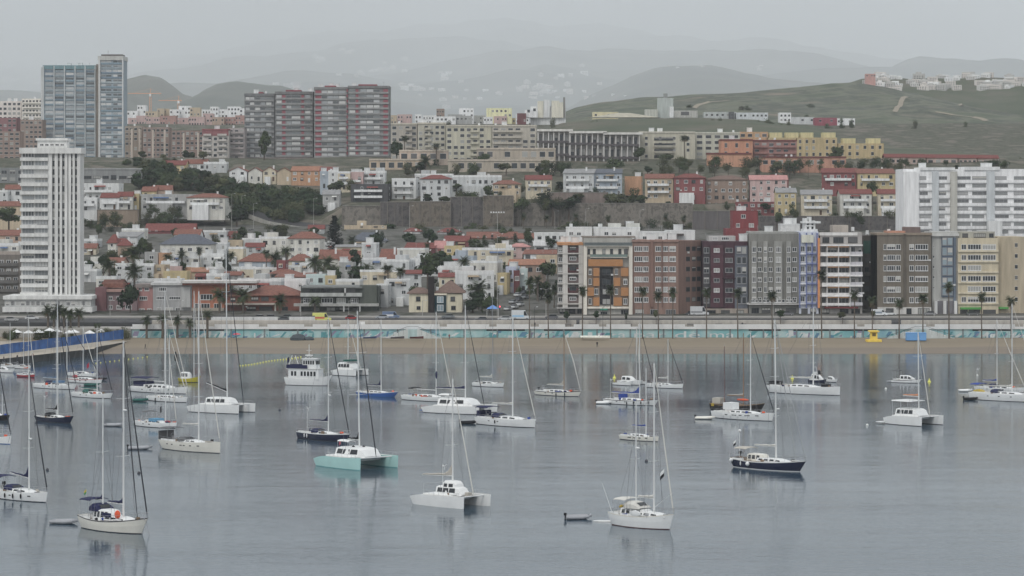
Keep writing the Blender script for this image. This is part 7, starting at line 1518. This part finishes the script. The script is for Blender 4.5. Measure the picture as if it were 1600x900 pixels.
# catamarans
def cata(lab, xs, xn, xf, y, S=None, hullm=GEL, cabh=1.5, fb=1.7, cabw=.8, cab=(.30, .78), wins=4, bow='plumb', mast=None, ytop=None, cover=None, boomx=None, fore=SAILD, ang=None, hard=None, bz=None, winm=BWIN, deck=DECKM, peak=1.0, boot=None, trunkm=GEL, name='catamaran', tramp=True, lean=0, fs=1.15, up=0):
    d1, d2 = xn-xs, xf-xn
    a = ang or math.degrees(math.atan(d2/d1/.50)); ar = rad(a); D = dw(y); sc = F/D; L = d1/sc/(math.cos(ar)+.02); S = d2/sc/math.sin(ar)
    b = Boat(lab, xs, xn, y, a, 'catamaran', name); b.L = L; cx, cy = wx((xs+xn)/2, D)+S/2*math.sin(ar), D+S/2*math.cos(ar); b.root.location = (cx, cy, 0); b.S = S
    offx = S/2*math.sin(ar)*sc
    b.t = lambda px: ((px-offx-xs)/(xn-xs)-.5)*L
    for sg in (-1, 1): b.hull(L*.125, fs, fb*.92, fb, hullm, None, boot or hullm, .12, .9, .45, deck, sg*S/2, fine=2.3)
    W = S; z = fb*.55
    MB().box(-L*.33, L*.20, -S/2+L*.05, S/2-L*.05, z, fb*.94).build('bridge_deck', [GEL], b.root)
    Bsave = b.B; b.B = S+L*.06
    b.trunk(cab[0], cab[1], cabh, cabw, trunkm, wins, z=fb*.9, wm=winm, slope=.80, wd=.84)
    b.B = Bsave
    if tramp:
        MB().box(L*.20, L*.31, -S/2+.3, S/2-.3, fb*.82, fb*.84).build('trampoline', mat('net_grey', (.2, .2, .2), .9), b.root); MB().tube((L*.40, -S/2, fb*.9), (L*.40, S/2, fb*.9), .1).build('crossbeam', ALU, b.root)
    q = MB()
    for sg in (-1, 1):
        for i in range(8):
            x = L*(-.2+i*.09); q.tube((x, sg*(S/2+L*.05*(1 if i < 5 else .6)), fb*.93), (x, sg*(S/2+L*.05*(1 if i < 5 else .6)), fb*.93+.6), .024, n=3)
        q.tube((-L*.2, sg*(S/2+L*.05), fb*.93+.6), (L*.43, sg*(S/2+L*.03), fb*.93+.6), .022, n=3)
    q.build('guard_rail', STEEL, b.root)
    if hard is not None:
        t0, t1, hz_ = hard; o = MB().loft([[(b.X(t0)+(b.X(t1)-b.X(t0))*f, -S*.40*w_, hz_), (b.X(t0)+(b.X(t1)-b.X(t0))*f, S*.40*w_, hz_), (b.X(t0)+(b.X(t1)-b.X(t0))*f, S*.36*w_, hz_+.14), (b.X(t0)+(b.X(t1)-b.X(t0))*f, -S*.36*w_, hz_+.14)] for f, w_ in ((0, .92), (.1, 1), (.8, 1), (1, .85))]).build('hard_top', GEL, b.root)
        q = MB()
        for x in (t0+.03, (t0+t1)/2):
            for sg in (-1, 1): q.tube((b.X(x), sg*S*.36, fb*.9), (b.X(x), sg*S*.36, hz_), .05)
        q.build('support_frame', STEEL, o)
    if mast is not None:
        b.B = S; b.fb = fb; b.mast(mast, ytop, ALU, z0=fb*.9+cabh*.6, r=.14, spr=(.4, .7), fore=None, back=False, lean=lean); xb = L*.43
        MB().path([(xb, 0, fb*.95), (xb*.95+b.mx*.05, 0, fb*.95+(b.mz-fb)*.05), (xb*.5+(b.mx+lean)*.5, 0, (b.mz+fb)/2), (b.mx+lean+.1, 0, b.mz-.6)], [.04, .10, .09, .035], 6).build('furled_headsail', fore, b.root); b.B = Bsave
        if boomx is not None: b.boom(boomx, bz or fb*.9+cabh+.9, cover, peak=peak, fat=.3, up=up)
    b.B = S*.75; b.gear(5, .2, .7); b.B = Bsave
    return b
b = cata('white catamaran with black boom cover and row of dark saloon windows, left of centre', 289, 377, 399, 645, mast=354, ytop=384, cover=CBLK, boomx=318, ang=31, cabh=1.4, fb=1.9, wins=4, cab=(.32, .76), peak=.2, boot=BOOT, bz=4.3, lean=-.3, up=1.7); b.hatch(())
# 15
b = yacht('white sloop with light blue cloth and red gear on deck, below the black-boomed catamaran', 208, 284, 667, 262, 497, GEL, None, None, None, None, SAILW, None, BOOT, 44, rake=.4, fb=1.2); MB().box(b.X(.38), b.X(.56), -1.1, 1.1, b.ctop-.2, b.ctop+.35).build('deck_cloth', mat('cloth_cyan', (.12, .32, .50), .8), b.root); MB().ball((b.X(.8), -.3, b.zd(.8)+.2), (.8, .5, .25)).build('red_bundle', REDH, b.root); b.bimini(.22, .36, 2.9, CGREY); b.flag(b.X(.62), 3.1, CBLK, None, .8, 1.2); b.outboard(-b.L/2+.3, .8, 1.4, GREYH)
# 16
b = yacht('cream plumb-bowed sloop with big grey sprayhood and bimini, left of the black sloop', 247, 355, 704, 313, 455, CRM, SAILW, 281, CGREY, None, SAILW, None, BOOT, 46, rake=.1, fb=1.75, fs=1.45, fm=1.4, ov=1.3, cab=(.38, .70), cabh=.35, r=.14, spr=(.3, .52, .75), peak=.1, bz=4.6); b.bimini(.02, .2, 3.7, CGREY, .42); b.ports((.2, .47, .52, .73), .6); MB().box(b.X(.0), b.X(.02), -b.B*.36, b.B*.36, 1.4, 3.2).build('stern_screen', CGREY, b.root)
# dinghies
def dinghy(lab, px, y, L_, ang, m=GREYH, motor_=True, grp=None, name='dinghy', inner=GEL):
    D = dw(y); t_ = thing(name, lab, 'dinghy', (wx(px, D), D, 0), -rad(ang), grp); a = L_/2; w_ = L_*.21
    q = MB(); P = [(-a, -w_, .28), (a*.25, -w_, .30), (a*.7, -w_*.7, .36), (a, 0, .46), (a*.7, w_*.7, .36), (a*.25, w_, .30), (-a, w_, .28)]
    q.path(P, [.24, .28, .28, .25, .28, .28, .24], 8); q.build('tube', m, t_); MB().poly([(-a*.9, -w_, .2), (a*.3, -w_, .2), (a*.8, 0, .25), (a*.3, w_, .2), (-a*.9, w_, .2)]).build('floor', inner, t_); MB().box(-a*.92, -a*.86, -w_, w_, .05, .5).build('transom', m, t_); MB().box(-.12, .14, -w_, w_, .36, .40).build('seat', inner, t_)
    if motor_: o = MB().box(-a-.2, -a+.15, -.15, .15, .55, .9).box(-a-.08, -a+.06, -.06, .06, -.2, .62).build('outboard_motor', CBLK, t_)
    return t_
dinghy('pale grey dinghy alone left of the sloop with light blue cloth', 178, 666, 3.6, 8, motor_=False); dinghy('grey dinghy with raised bow below the sloop with light blue cloth', 218, 702, 4.2, -12, motor_=True); dinghy('grey dinghy between the nearest ketch and the left-edge sloop', 100, 818, 3.6, 12, motor_=False); dinghy('grey inflatable with black outboard motor, bottom centre', 903, 811, 3.6, -10); dinghy('black dinghy left of the white sloop with navy canvas', 732, 662, 3.4, 0, CBLK); dinghy('dark green dinghy left of the small grey-green covered sloop', 219, 627, 3.2, 0, CGRN, False); dinghy('dark green dinghy beside the red-striped white yacht', 153, 594, 4.2, 5, CBLK, True); dinghy('teal dinghy below the red-striped white yacht', 143, 603, 3.4, 5, CGRN, False); dinghy('pale dinghy tied behind the white sloop in front of the black wooden boat', 1101, 655, 3.8, 8, CRM); dinghy('black dinghy tied to the right-edge two-masted group', 1516, 625, 3.0, 0, CBLK); dinghy('white dinghy trailing the blue-covered white sloop', 943, 631, 3.2, 5, GEL); dinghy('pale dinghy upturned at the far right behind the group with yellow float', 1508, 612, 3.0, 0, GEL, False)
t_ = thing('paddle_board', 'white paddle board floating at the stern of the centre ketch', 'paddle board', (wx(945, dw(815)), dw(815), 0), -.1); MB().loft([[(-1.6, -.1, .05), (-1.6, .1, .05), (-1.6, .08, .14), (-1.6, -.08, .14)], [(-.8, -.36, .03), (-.8, .36, .03), (-.8, .3, .18), (-.8, -.3, .18)], [(.8, -.36, .03), (.8, .36, .03), (.8, .3, .18), (.8, -.3, .18)], [(1.7, -.05, .1), (1.7, .05, .1), (1.7, .04, .2), (1.7, -.04, .2)]]).build('board', GEL, t_)
# 18 passenger boat
b = Boat('white two-decked passenger motor vessel with blue band and wheelhouse, left of centre', 443, 523, 602, 22, 'passenger boat', 'passenger_boat'); b.hull(b.L*.27, 1.9, 1.6, 2.6, GEL, GEL, BOOT, 1.6, .6, .8); L = b.L; B_ = b.B
dh = MB().box(-L*.40, L*.26, -B_*.42, B_*.42, 1.5, 3.9).build('deck_house', GEL, b.root)
for i in range(8):
    for sg in (-1, 1): x = -L*.34+i*L*.07; MB().box(x, x+L*.045, sg*B_*.42-(.02), sg*B_*.42+.02, 2.3, 3.4).build('window', BWIN if i != 2 else GEL, dh)
MB().box(-L*.44, L*.27, -B_*.46, B_*.46, 3.903, 4.05).build('upper_deck', DECKM, b.root); MB().box(-L*.43, L*.02, -B_*.47, -B_*.45, 4.06, 4.95).box(-L*.43, L*.02, B_*.45, B_*.47, 4.06, 4.95).box(-L*.44, -L*.43, -B_*.45, B_*.45, 4.06, 4.95).build('blue_band', CNAVY, b.root)
wh = MB().loft([[(-L*.10, -B_*.33, 4.06), (L*.20, -B_*.33, 4.06), (L*.20, B_*.33, 4.06), (-L*.10, B_*.33, 4.06)], [(-L*.10, -B_*.33, 6.3), (L*.17, -B_*.31, 6.3), (L*.17, B_*.31, 6.3), (-L*.10, B_*.33, 6.3)]]).build('wheelhouse', GEL, b.root); MB().box(-L*.12, L*.20, -B_*.37, B_*.37, 6.303, 6.5).build('roof', GEL, b.root)
for i in range(5):
    for sg in (-1, 1): x = -L*.085+i*L*.05; MB().box(x, x+L*.035, sg*B_*.327-.03, sg*B_*.327+.03, 5.1, 6.0).build('window', BWIN, wh)
MB().box(L*.181, L*.195, -B_*.28, B_*.28, 5.1, 6.0).build('window', BWIN, wh)
q = MB().tube((0, 0, 6.5), (0, 0, 9.8), .07).tube((-.7, 0, 8.4), (.7, 0, 8.4), .04).box(-.8, .8, -.5, .5, 7.1, 7.35).tube((-1.2, 0, 6.5), (0, 0, 7.2), .05).tube((1.2, 0, 6.5), (0, 0, 7.2), .05); q.build('signal_mast', GEL, b.root); b.rails(.55, 1, .9); b.flag(-L*.42, 5.6, CNAVY, None, 1, 1.3); MB().tube((-L*.47, 0, 2), (-L*.62, 0, 5.2), .06).build('stern_pole', FRAMED, b.root); MB().tube((-L*.40, -B_*.3, 5), (-L*.33, -B_*.3, 7.2), .09).tube((-L*.28, B_*.3, 5), (-L*.34, B_*.3, 7), .09).build('davit', GEL, b.root)
# 19
b = cata('white catamaran with green awning half hidden behind the passenger boat', 516, 558, 576, 587, cabh=1.7, fb=1.7, ang=38, mast=543, ytop=500, fore=SAILW, boot=BOOT, cab=(.2, .75)); MB().box(b.X(.40), b.X(.66), -1.6, 1.6, 3.6, 4.0).build('awning', CGRN, b.root)
# 20
b = yacht('blue-hulled white-decked sloop with navy boom cover, centre left', 556, 627, 619, 596, 500, BLUEH, CNAVY, 571, None, None, None, GEL, BOOTB, 40, rake=1.6, fb=1.35, ov=.9, peak=1.2, cabh=.35)
# 21
b = yacht('navy sloop with navy boom cover and white fenders, above the aqua catamaran', 464, 553, 687, 514, 497, NAVY, CNAVY, 478, CNAVY, None, SAILD, GEL, BOOT, 46, rake=.5, fb=1.4, fs=1.2, fm=1.15, peak=1.0, cab=(.34, .7), cabh=.35, bz=3.4, deck=DECKM, spr=(.35, .66)); b.fenders((.22, .28), GEL); b.turbine(-b.L/2+.4, 1.0, 4.2); MB().ball((b.X(.84), 0, b.zd(.84)+.2), (.5, .3, .2)).build('orange_bundle', CRED, b.root); b.radar(b.h(617))
# 22
b = cata('pale aqua-hulled catamaran with white deck and black boom cover, left of centre', 488, 567, 623, 731, hullm=AQUA, mast=561, ytop=487, cover=CBLK, boomx=541, cabh=1.5, fb=2.05, wins=3, cab=(.34, .86), ang=50, peak=1.2, bz=4.5, boot=mat('bottom_teal', (.16, .40, .40), .5), lean=-.6, cabw=.72); b.bimini(.16, .4, 4.1, GEL, .5); b.flag(-b.L*.33, 3.6, mat('flag_pink', (.5, .12, .15), .8), None, .9, .7)
for x, y_ in ((.52, -.8), (.60, .6)): MB().ball((b.X(x), y_, 3.2), (.3, .3, .4)).build('deck_bag', CBLK, b.root)
# bottom centre catamaran
b = cata('white catamaran with sand-coloured sail bundle on its boom, bottom centre left of the centre ketch', 640, 727, 768, 791, mast=707, ytop=593, cover=CSAND, boomx=656, cabh=1.25, fb=1.75, wins=3, cab=(.36, .78), ang=45, fore=SAILW, boot=GEL, bz=4.3, peak=1.3, cabw=.55, up=-.3)
b.trunk(.46, .70, 2.1, .9, GEL, 2, z=1.5, slope=.8, name='pilothouse', width=b.S*.5); b.turbine(-b.L*.2, .5, 4.4); b.hatch((.5,)); MB().box(b.L*.30, b.L*.36, -.4, .4, 1.5, 2.1).build('deck_gear', CSAND, b.root)
q = MB()
for sg in (-1, 1): q.tube((-b.L*.34, sg*b.S*.35, 1.5), (-b.L*.34, sg*b.S*.35, 3.0), .03)
q.tube((-b.L*.34, -b.S*.35, 3.0), (-b.L*.34, b.S*.35, 3.0), .03).build('stern_arch', STEEL, b.root)
# 23, 24
b = yacht('white sloop with white boom and red fender, behind the white motor catamaran', 628, 712, 626, 683, 487, GEL, None, 648, None, None, SAILW, None, BOOT, 42, rake=.7, fb=1.2, spr=(.4, .7)); b.bimini(.15, .25, 2.6, CBLK); MB().ball((-b.L/2-.3, -.5, .4), .3).build('red_fender', REDH, b.root); MB().ball((b.t(683)+.1, 0, 5.8), (.25, .2, .9)).build('wind_scoop', CNAVY, b.root)
b = cata('white catamaran with long navy boom cover and pale stern platform, centre', 657, 750, 778, 646, mast=727, ytop=478, cover=CNAVY, boomx=678, ang=30, cabh=1.5, fb=1.7, wins=3, cab=(.26, .80), peak=.3, bz=4.9, boot=BOOT, fore=SAILD, cabw=.86); b.ports((.25, .72), .5, w=1.2); MB().box(-b.L*.62, -b.L*.48, -2, 1, .15, .35).build('stern_platform', mat('tarp_blue', (.10, .16, .30), .8), b.root); b.bimini(.18, .36, 3.6, GEL, .7)
# 25
b = yacht('white sloop with navy sprayhood and bimini, centre, in front of the white motor catamaran', 745, 842, 665, 802, 495, GEL, SAILW, 765, CNAVY, None, SAILW, None, BOOT, 46, rake=.3, fb=1.5, fs=1.25, fm=1.2, peak=.2, cab=(.34, .82), cabh=.55, spr=(.36, .66), r=.14, bz=4.2); b.bimini(.03, .24, 3.4, CNAVY, .42); MB().box(b.X(.04), b.X(.09), -b.B*.36, b.B*.36, 1.6, 2.7).build('stern_screen', CNAVY, b.root); b.fenders((.42,), CBLK); MB().tube((b.L/2-.2, 0, 1.3), (b.L/2+.5, 0, .9), .1).build('anchor', WIRE, b.root)
# 26, 27
b = yacht('small white sloop with dark waterline, upper middle, alone', 738, 790, 604, 770, 458, GEL, SAILW, 748, None, None, None, None, BOOT, 38, peak=.6, mm=ALUG, r=.06, wins=2)
b = yacht('cream sloop with sand-coloured boom cover and outboard on its stern, right of centre', 836, 911, 618, 882, 520, CRM, CSAND, 853, None, None, None, STRB, NAVY, 40, rake=1.0, mm=WOODM, r=.09, peak=1.0, ov=.7); b.outboard(-b.L/2+.1, .5, 1.2); b.fenders((.55, .72), CBLK); b.mast(888, 525, ALU, r=.02, sh=False, back=False, name='spare_mast') if False else None
MB().path([(b.L/2-.2, 0, 1.3), (b.t(898), 0, 8), (b.t(883), 0, b.h(522))], [.05, .12, .05]).build('furled_headsail', SAILW, b.root)
# 28 trimaran
b = Boat('white trimaran with floats folded beside a yellow buoy, centre right', 965, 1003, 601, 42, 'trimaran', 'trimaran'); b.hull(2.4, .9, .9, 1.2, GEL, None, BOOT, .4, .3, .5); b.trunk(.25, .75, 1.2, .9, GEL, 2)
for sg in (-1, 1):
    b.hull(.9, .5, .6, .8, GEL, None, BOOT, .3, .3, .4, y0=sg*3.0, name='float_hull', L=b.L*.8, fine=2); MB().tube((-.5, 0, 1.1), (-.5, sg*3, .8), .12).tube((1.6, 0, 1.1), (1.6, sg*3, .8), .12).build('crossbeam', GEL, b.root)
b.mast(995, 510, r=.1, z0=1.2, fore=True, fm=SAILW)
# 29, 30, 31
b = yacht('white sloop with bare white boom, right of the trimaran', 1010, 1069, 606, 1044, 530, GEL, SAILW, 1028, None, None, SAILD, None, BOOT, 38, rake=.4, fb=1.3, peak=.3, cabh=.35); b.outboard(-b.L/2, .5, 1.1)
b = yacht('white sloop with bright blue boom cover and blue dodger, right of centre', 945, 1032, 632, 1000, 505, GEL, CBLUE, 953, None, None, SAILD, STRB, BOOT, 40, rake=1.2, fb=1.4, peak=1.2, ov=.7); MB().box(b.X(.27), b.X(.36), -.8, .8, b.zd(.3), b.zd(.3)+1.3).build('dodger', CBLUE, b.root); b.fenders((.5, .62, .74, .85), CBLK); b.turbine(-b.L/2+.3, .9, 4)
b = yacht('small cream sloop with narrow blue boom cover, behind the masts of the centre ketch', 970, 1031, 688, 1010, 575, CRM, CBLUE, 986, None, None, None, None, BOOT, 45, rake=.4, fb=1.15, peak=.1, cab=(.3, .78), bz=2.6); b.ports((.35, .6, .75), .6)
# 32 ketch bottom centre
b = Boat('white ketch with white doghouse canvas and two bare masts, bottom centre', 958, 1056, 823, 46); b.hull(4.3, 1.75, 1.55, 2.2, GEL, CRM, BOOTR, 1.0, .8, .72)
b.trunk(.45, .9, .45, wins=3); b.trunk(.2, .62, 1.0, .68, GEL, 4, slope=.75, name='pilothouse'); b.cockpit(.05, .2)
b.mast(1023, 567, r=.14, spr=(.36, .68), fore=True, fm=SAILW, rf=.1); mx = b.mx; b.mast(993, 632, r=.10, spr=(.5,), back=False, name='mizzen_mast'); b.radar(b.h(701)); b.mx = mx
b.hood(.30, 2.4, .95, SAILW, z=2.5); b.bimini(.10, .30, 3.6, SAILW, .38); b.boom(996, 4.0, SAILW, peak=.1, fat=.3); b.rails(h=.75); b.solid_rail(); b.hatch((.86,)); MB().ball((-b.L/2+.5, .8, 2.3), (.4, .4, .3)).build('yellow_gear', mat('gear_yellow', (.45, .32, .05), .7), b.root)
b.flag(b.t(1038)+.6, b.h(740), CBLK, GEL, 1.3, 1.0, y=-.3, pole=False); MB().ball((b.t(1008), -b.B*.46, 2.0), (1.1, .08, .42)).build('upturned_tender', GEL, b.root); MB().tube((-b.L/2+.2, -.9, 1.7), (-b.L/2-1.6, -1.0, 5.6), .035, .015).build('whip_aerial', GEL, b.root); MB().tube((b.t(1023)+.1, 0, 2.8), (b.X(.97), 0, 5), .03).build('spinnaker_pole', ALU, b.root)
b.gear(9)
# 33, 34
b = Boat('black wooden gaffer with orange bundle and slim red mast, right of centre', 1111, 1197, 642, 33); b.hull(b.L*.28, 1.5, 1.2, 1.9, BLK, TEAK, BOOT, 1.4, .3, .8, TEAK); b.trunk(.3, .62, .5, m=TEAK); b.mast(1131, 542, REDM, r=.07, fore=None, sh=True); b.mast(1162, 520, WOODM, r=.1, fore=None); b.boom(1135, 3.2, CSAND, peak=.2, m=WOODM); b.rails(0, .9); MB().ball((b.X(.58), 0, 2.4), (1.5, .5, .25)).build('orange_bundle', CRED, b.root); MB().box(b.X(.04), b.X(.2), -1, 1, 1.4, 2.6).build('deck_gear', CSAND, b.root); MB().box(b.X(.05), b.X(.1), -1.65, -1.5, .9, 1.5).build('yellow_gear', mat('gear_yellow'), b.root)
b = yacht('white sloop with white dodger and dark rubbing stripe, in front of the black wooden gaffer', 1117, 1211, 655, 1173, 520, GEL, None, None, None, None, SAILD, None, BOOT, 46, rake=.6, fb=1.45, fs=1.2, fm=1.15, cab=(.3, .8), cabh=.45, spr=(.36, .66), r=.13, wins=4); MB().box(b.X(.19), b.X(.33), -1.2, 1.2, b.zd(.2)+.5, b.zd(.2)+1.9).build('dodger', GEL, b.root); b.ports((.3, .42, .54, .66, .78), .62, w=.7); b.fenders((.25, .38, .5), GEL)
# 35
b = Boat('navy-hulled cruising sloop with white rail and round white fenders, right of centre', 1147, 1260, 733, 46); b.hull(4.7, 1.6, 1.3, 1.9, NAVY, GEL, GEL, 1.7, 1.1, .66, TEAK); b.trunk(.38, .80, .55, wins=4); b.trunk(.24, .46, 1.2, .56, CRM, 3, slope=.85, name='pilothouse'); b.cockpit(.06, .22)
b.mast(1213, 500, r=.15, spr=(.32, .6, .8), fore=True, fm=ALUG, inner=.86, lean=-.3, rf=.07); b.radar(b.h(638), dx=.4); b.rails(h=.75); b.solid_rail(); b.fenders((.20,), GEL); MB().ball((b.X(.32), -b.hb(.32)-.25, .85), .36).build('fender', GEL, b.root); MB().ball((b.X(.05), -b.hb(.05)-.2, 1.2), .34).build('fender', GEL, b.root)
b.flag(-b.L/2+.3, 3.7, CBLK, GEL, 1.0, .8); MB().tube((-b.L/2+.2, .9, 1.5), (-b.L/2+.2, .9, 5.8), .04).ball((-b.L/2+.2, .9, 5.9), .26).build('dome_aerial', GEL, b.root); b.outboard(-b.L/2-.1, 1.4, 2.0); b.boom(1178, 3.8, SAILW, peak=.1); b.bimini(.07, .24, 3.2, CSAND, .34)
b.gear(9)
# 36
b = yacht('large white plumb-bowed sloop with white boom, in front of the navy-hulled motor cruiser', 1203, 1313, 615, 1271, 480, GEL, SAILW, 1232, None, None, None, None, BOOT, 40, rake=.05, fb=1.6, fs=1.3, fm=1.3, ov=1.2, peak=.1, cab=(.34, .7), cabh=.5, spr=(.3, .52, .75), r=.16, bz=3.6); MB().box(b.X(.76), b.X(.84), -.9, .9, b.zd(.8), b.zd(.8)+.7).build('deck_box', CBLK, b.root); MB().box(b.X(.02), b.X(.12), -1.4, 1.4, 1.4, 2.6).build('stern_gear', CBLK, b.root); MB().tube((b.t(1290), 0, 1.8), (b.t(1276), 0, b.h(484)), .03).build('rigging', WIRE, b.root)
motor('dark-blue-sided motor cruiser with white flybridge, behind the large plumb-bowed sloop', 1267, 1291, 598, 55, NAVY, ((.15, .8, 1.9),), True); motor('small white motorboat right of the cruiser with white flybridge', 1292, 1308, 597, 60, GEL, ((.25, .75, 1.3),), False)
b = motor('small motor cruiser with white cabin and grey stern platform, right of centre', 1395, 1440, 598, 30, GEL, ((.28, .8, 1.25),), False, strip=STRB); MB().box(-b.L*.68, -b.L*.5, -1, 1, .2, .35).build('stern_platform', GREYH, b.root); b.bimini(.55, .8, 3.2, CGREY) if False else b.bimini(.02, .25, 2.9, CGREY)
b = cata('white catamaran with broad hard top and orange boom bundle, right side', 1384, 1437, 1475, 664, mast=1437, ytop=520, fore=SAILW, cabh=1.5, fb=1.9, wins=4, cab=(.26, .76), ang=50, hard=(.12, .62, 4.6), boot=BOOT, lean=-.2, cabw=.82, boomx=1415, cover=mat('cover_orange', (.55, .25, .14), .8), bz=5.6, peak=.1); b.ports((.35, .68), .5, w=1.0); MB().box(-b.L*.62, -b.L*.46, -b.S/2-1, b.S/2+1, .25, .4).build('stern_platform', GEL, b.root)
# 39
b = yacht('white sloop with yellow float and blue canvas at its stern, cut by the right edge', 1522, 1628, 626, 1581, 475, GEL, SAILW, 1545, CNAVY, None, SAILW, None, BOOT, 42, rake=.3, fb=1.5, fs=1.3, fm=1.25, peak=.3, spr=(.36, .66), r=.14); MB().ball((b.X(.14), -1.4, 1.9), (1.6, .3, .45)).build('yellow_float', mat('float_yellow', (.62, .46, .06), .6), b.root); b.bimini(.02, .14, 3.4, CBLUE); b.turbine(-b.L/2+.4, 1, 5)
b = yacht('white sloop with blue boom cover behind the right-edge yacht with yellow float', 1528, 1600, 612, 1558, 500, GEL, CBLUE, 1536, CNAVY, None, SAILW, None, BOOT, 42, peak=.3)
# bare masts of boats lying mostly hidden at the left
for px, yt, y, lab in ((16, 505, 574, 'thin-masted small white sloop near the quay, first from the left'), (37, 517, 576, 'thin-masted small white sloop near the quay, second from the left')):
    yacht(lab, px-16, px+14, y, px, yt, GEL, None, None, None, None, None, ang=35, r=.07)
for b_ in (): pass
print('objects', len(bpy.data.objects))
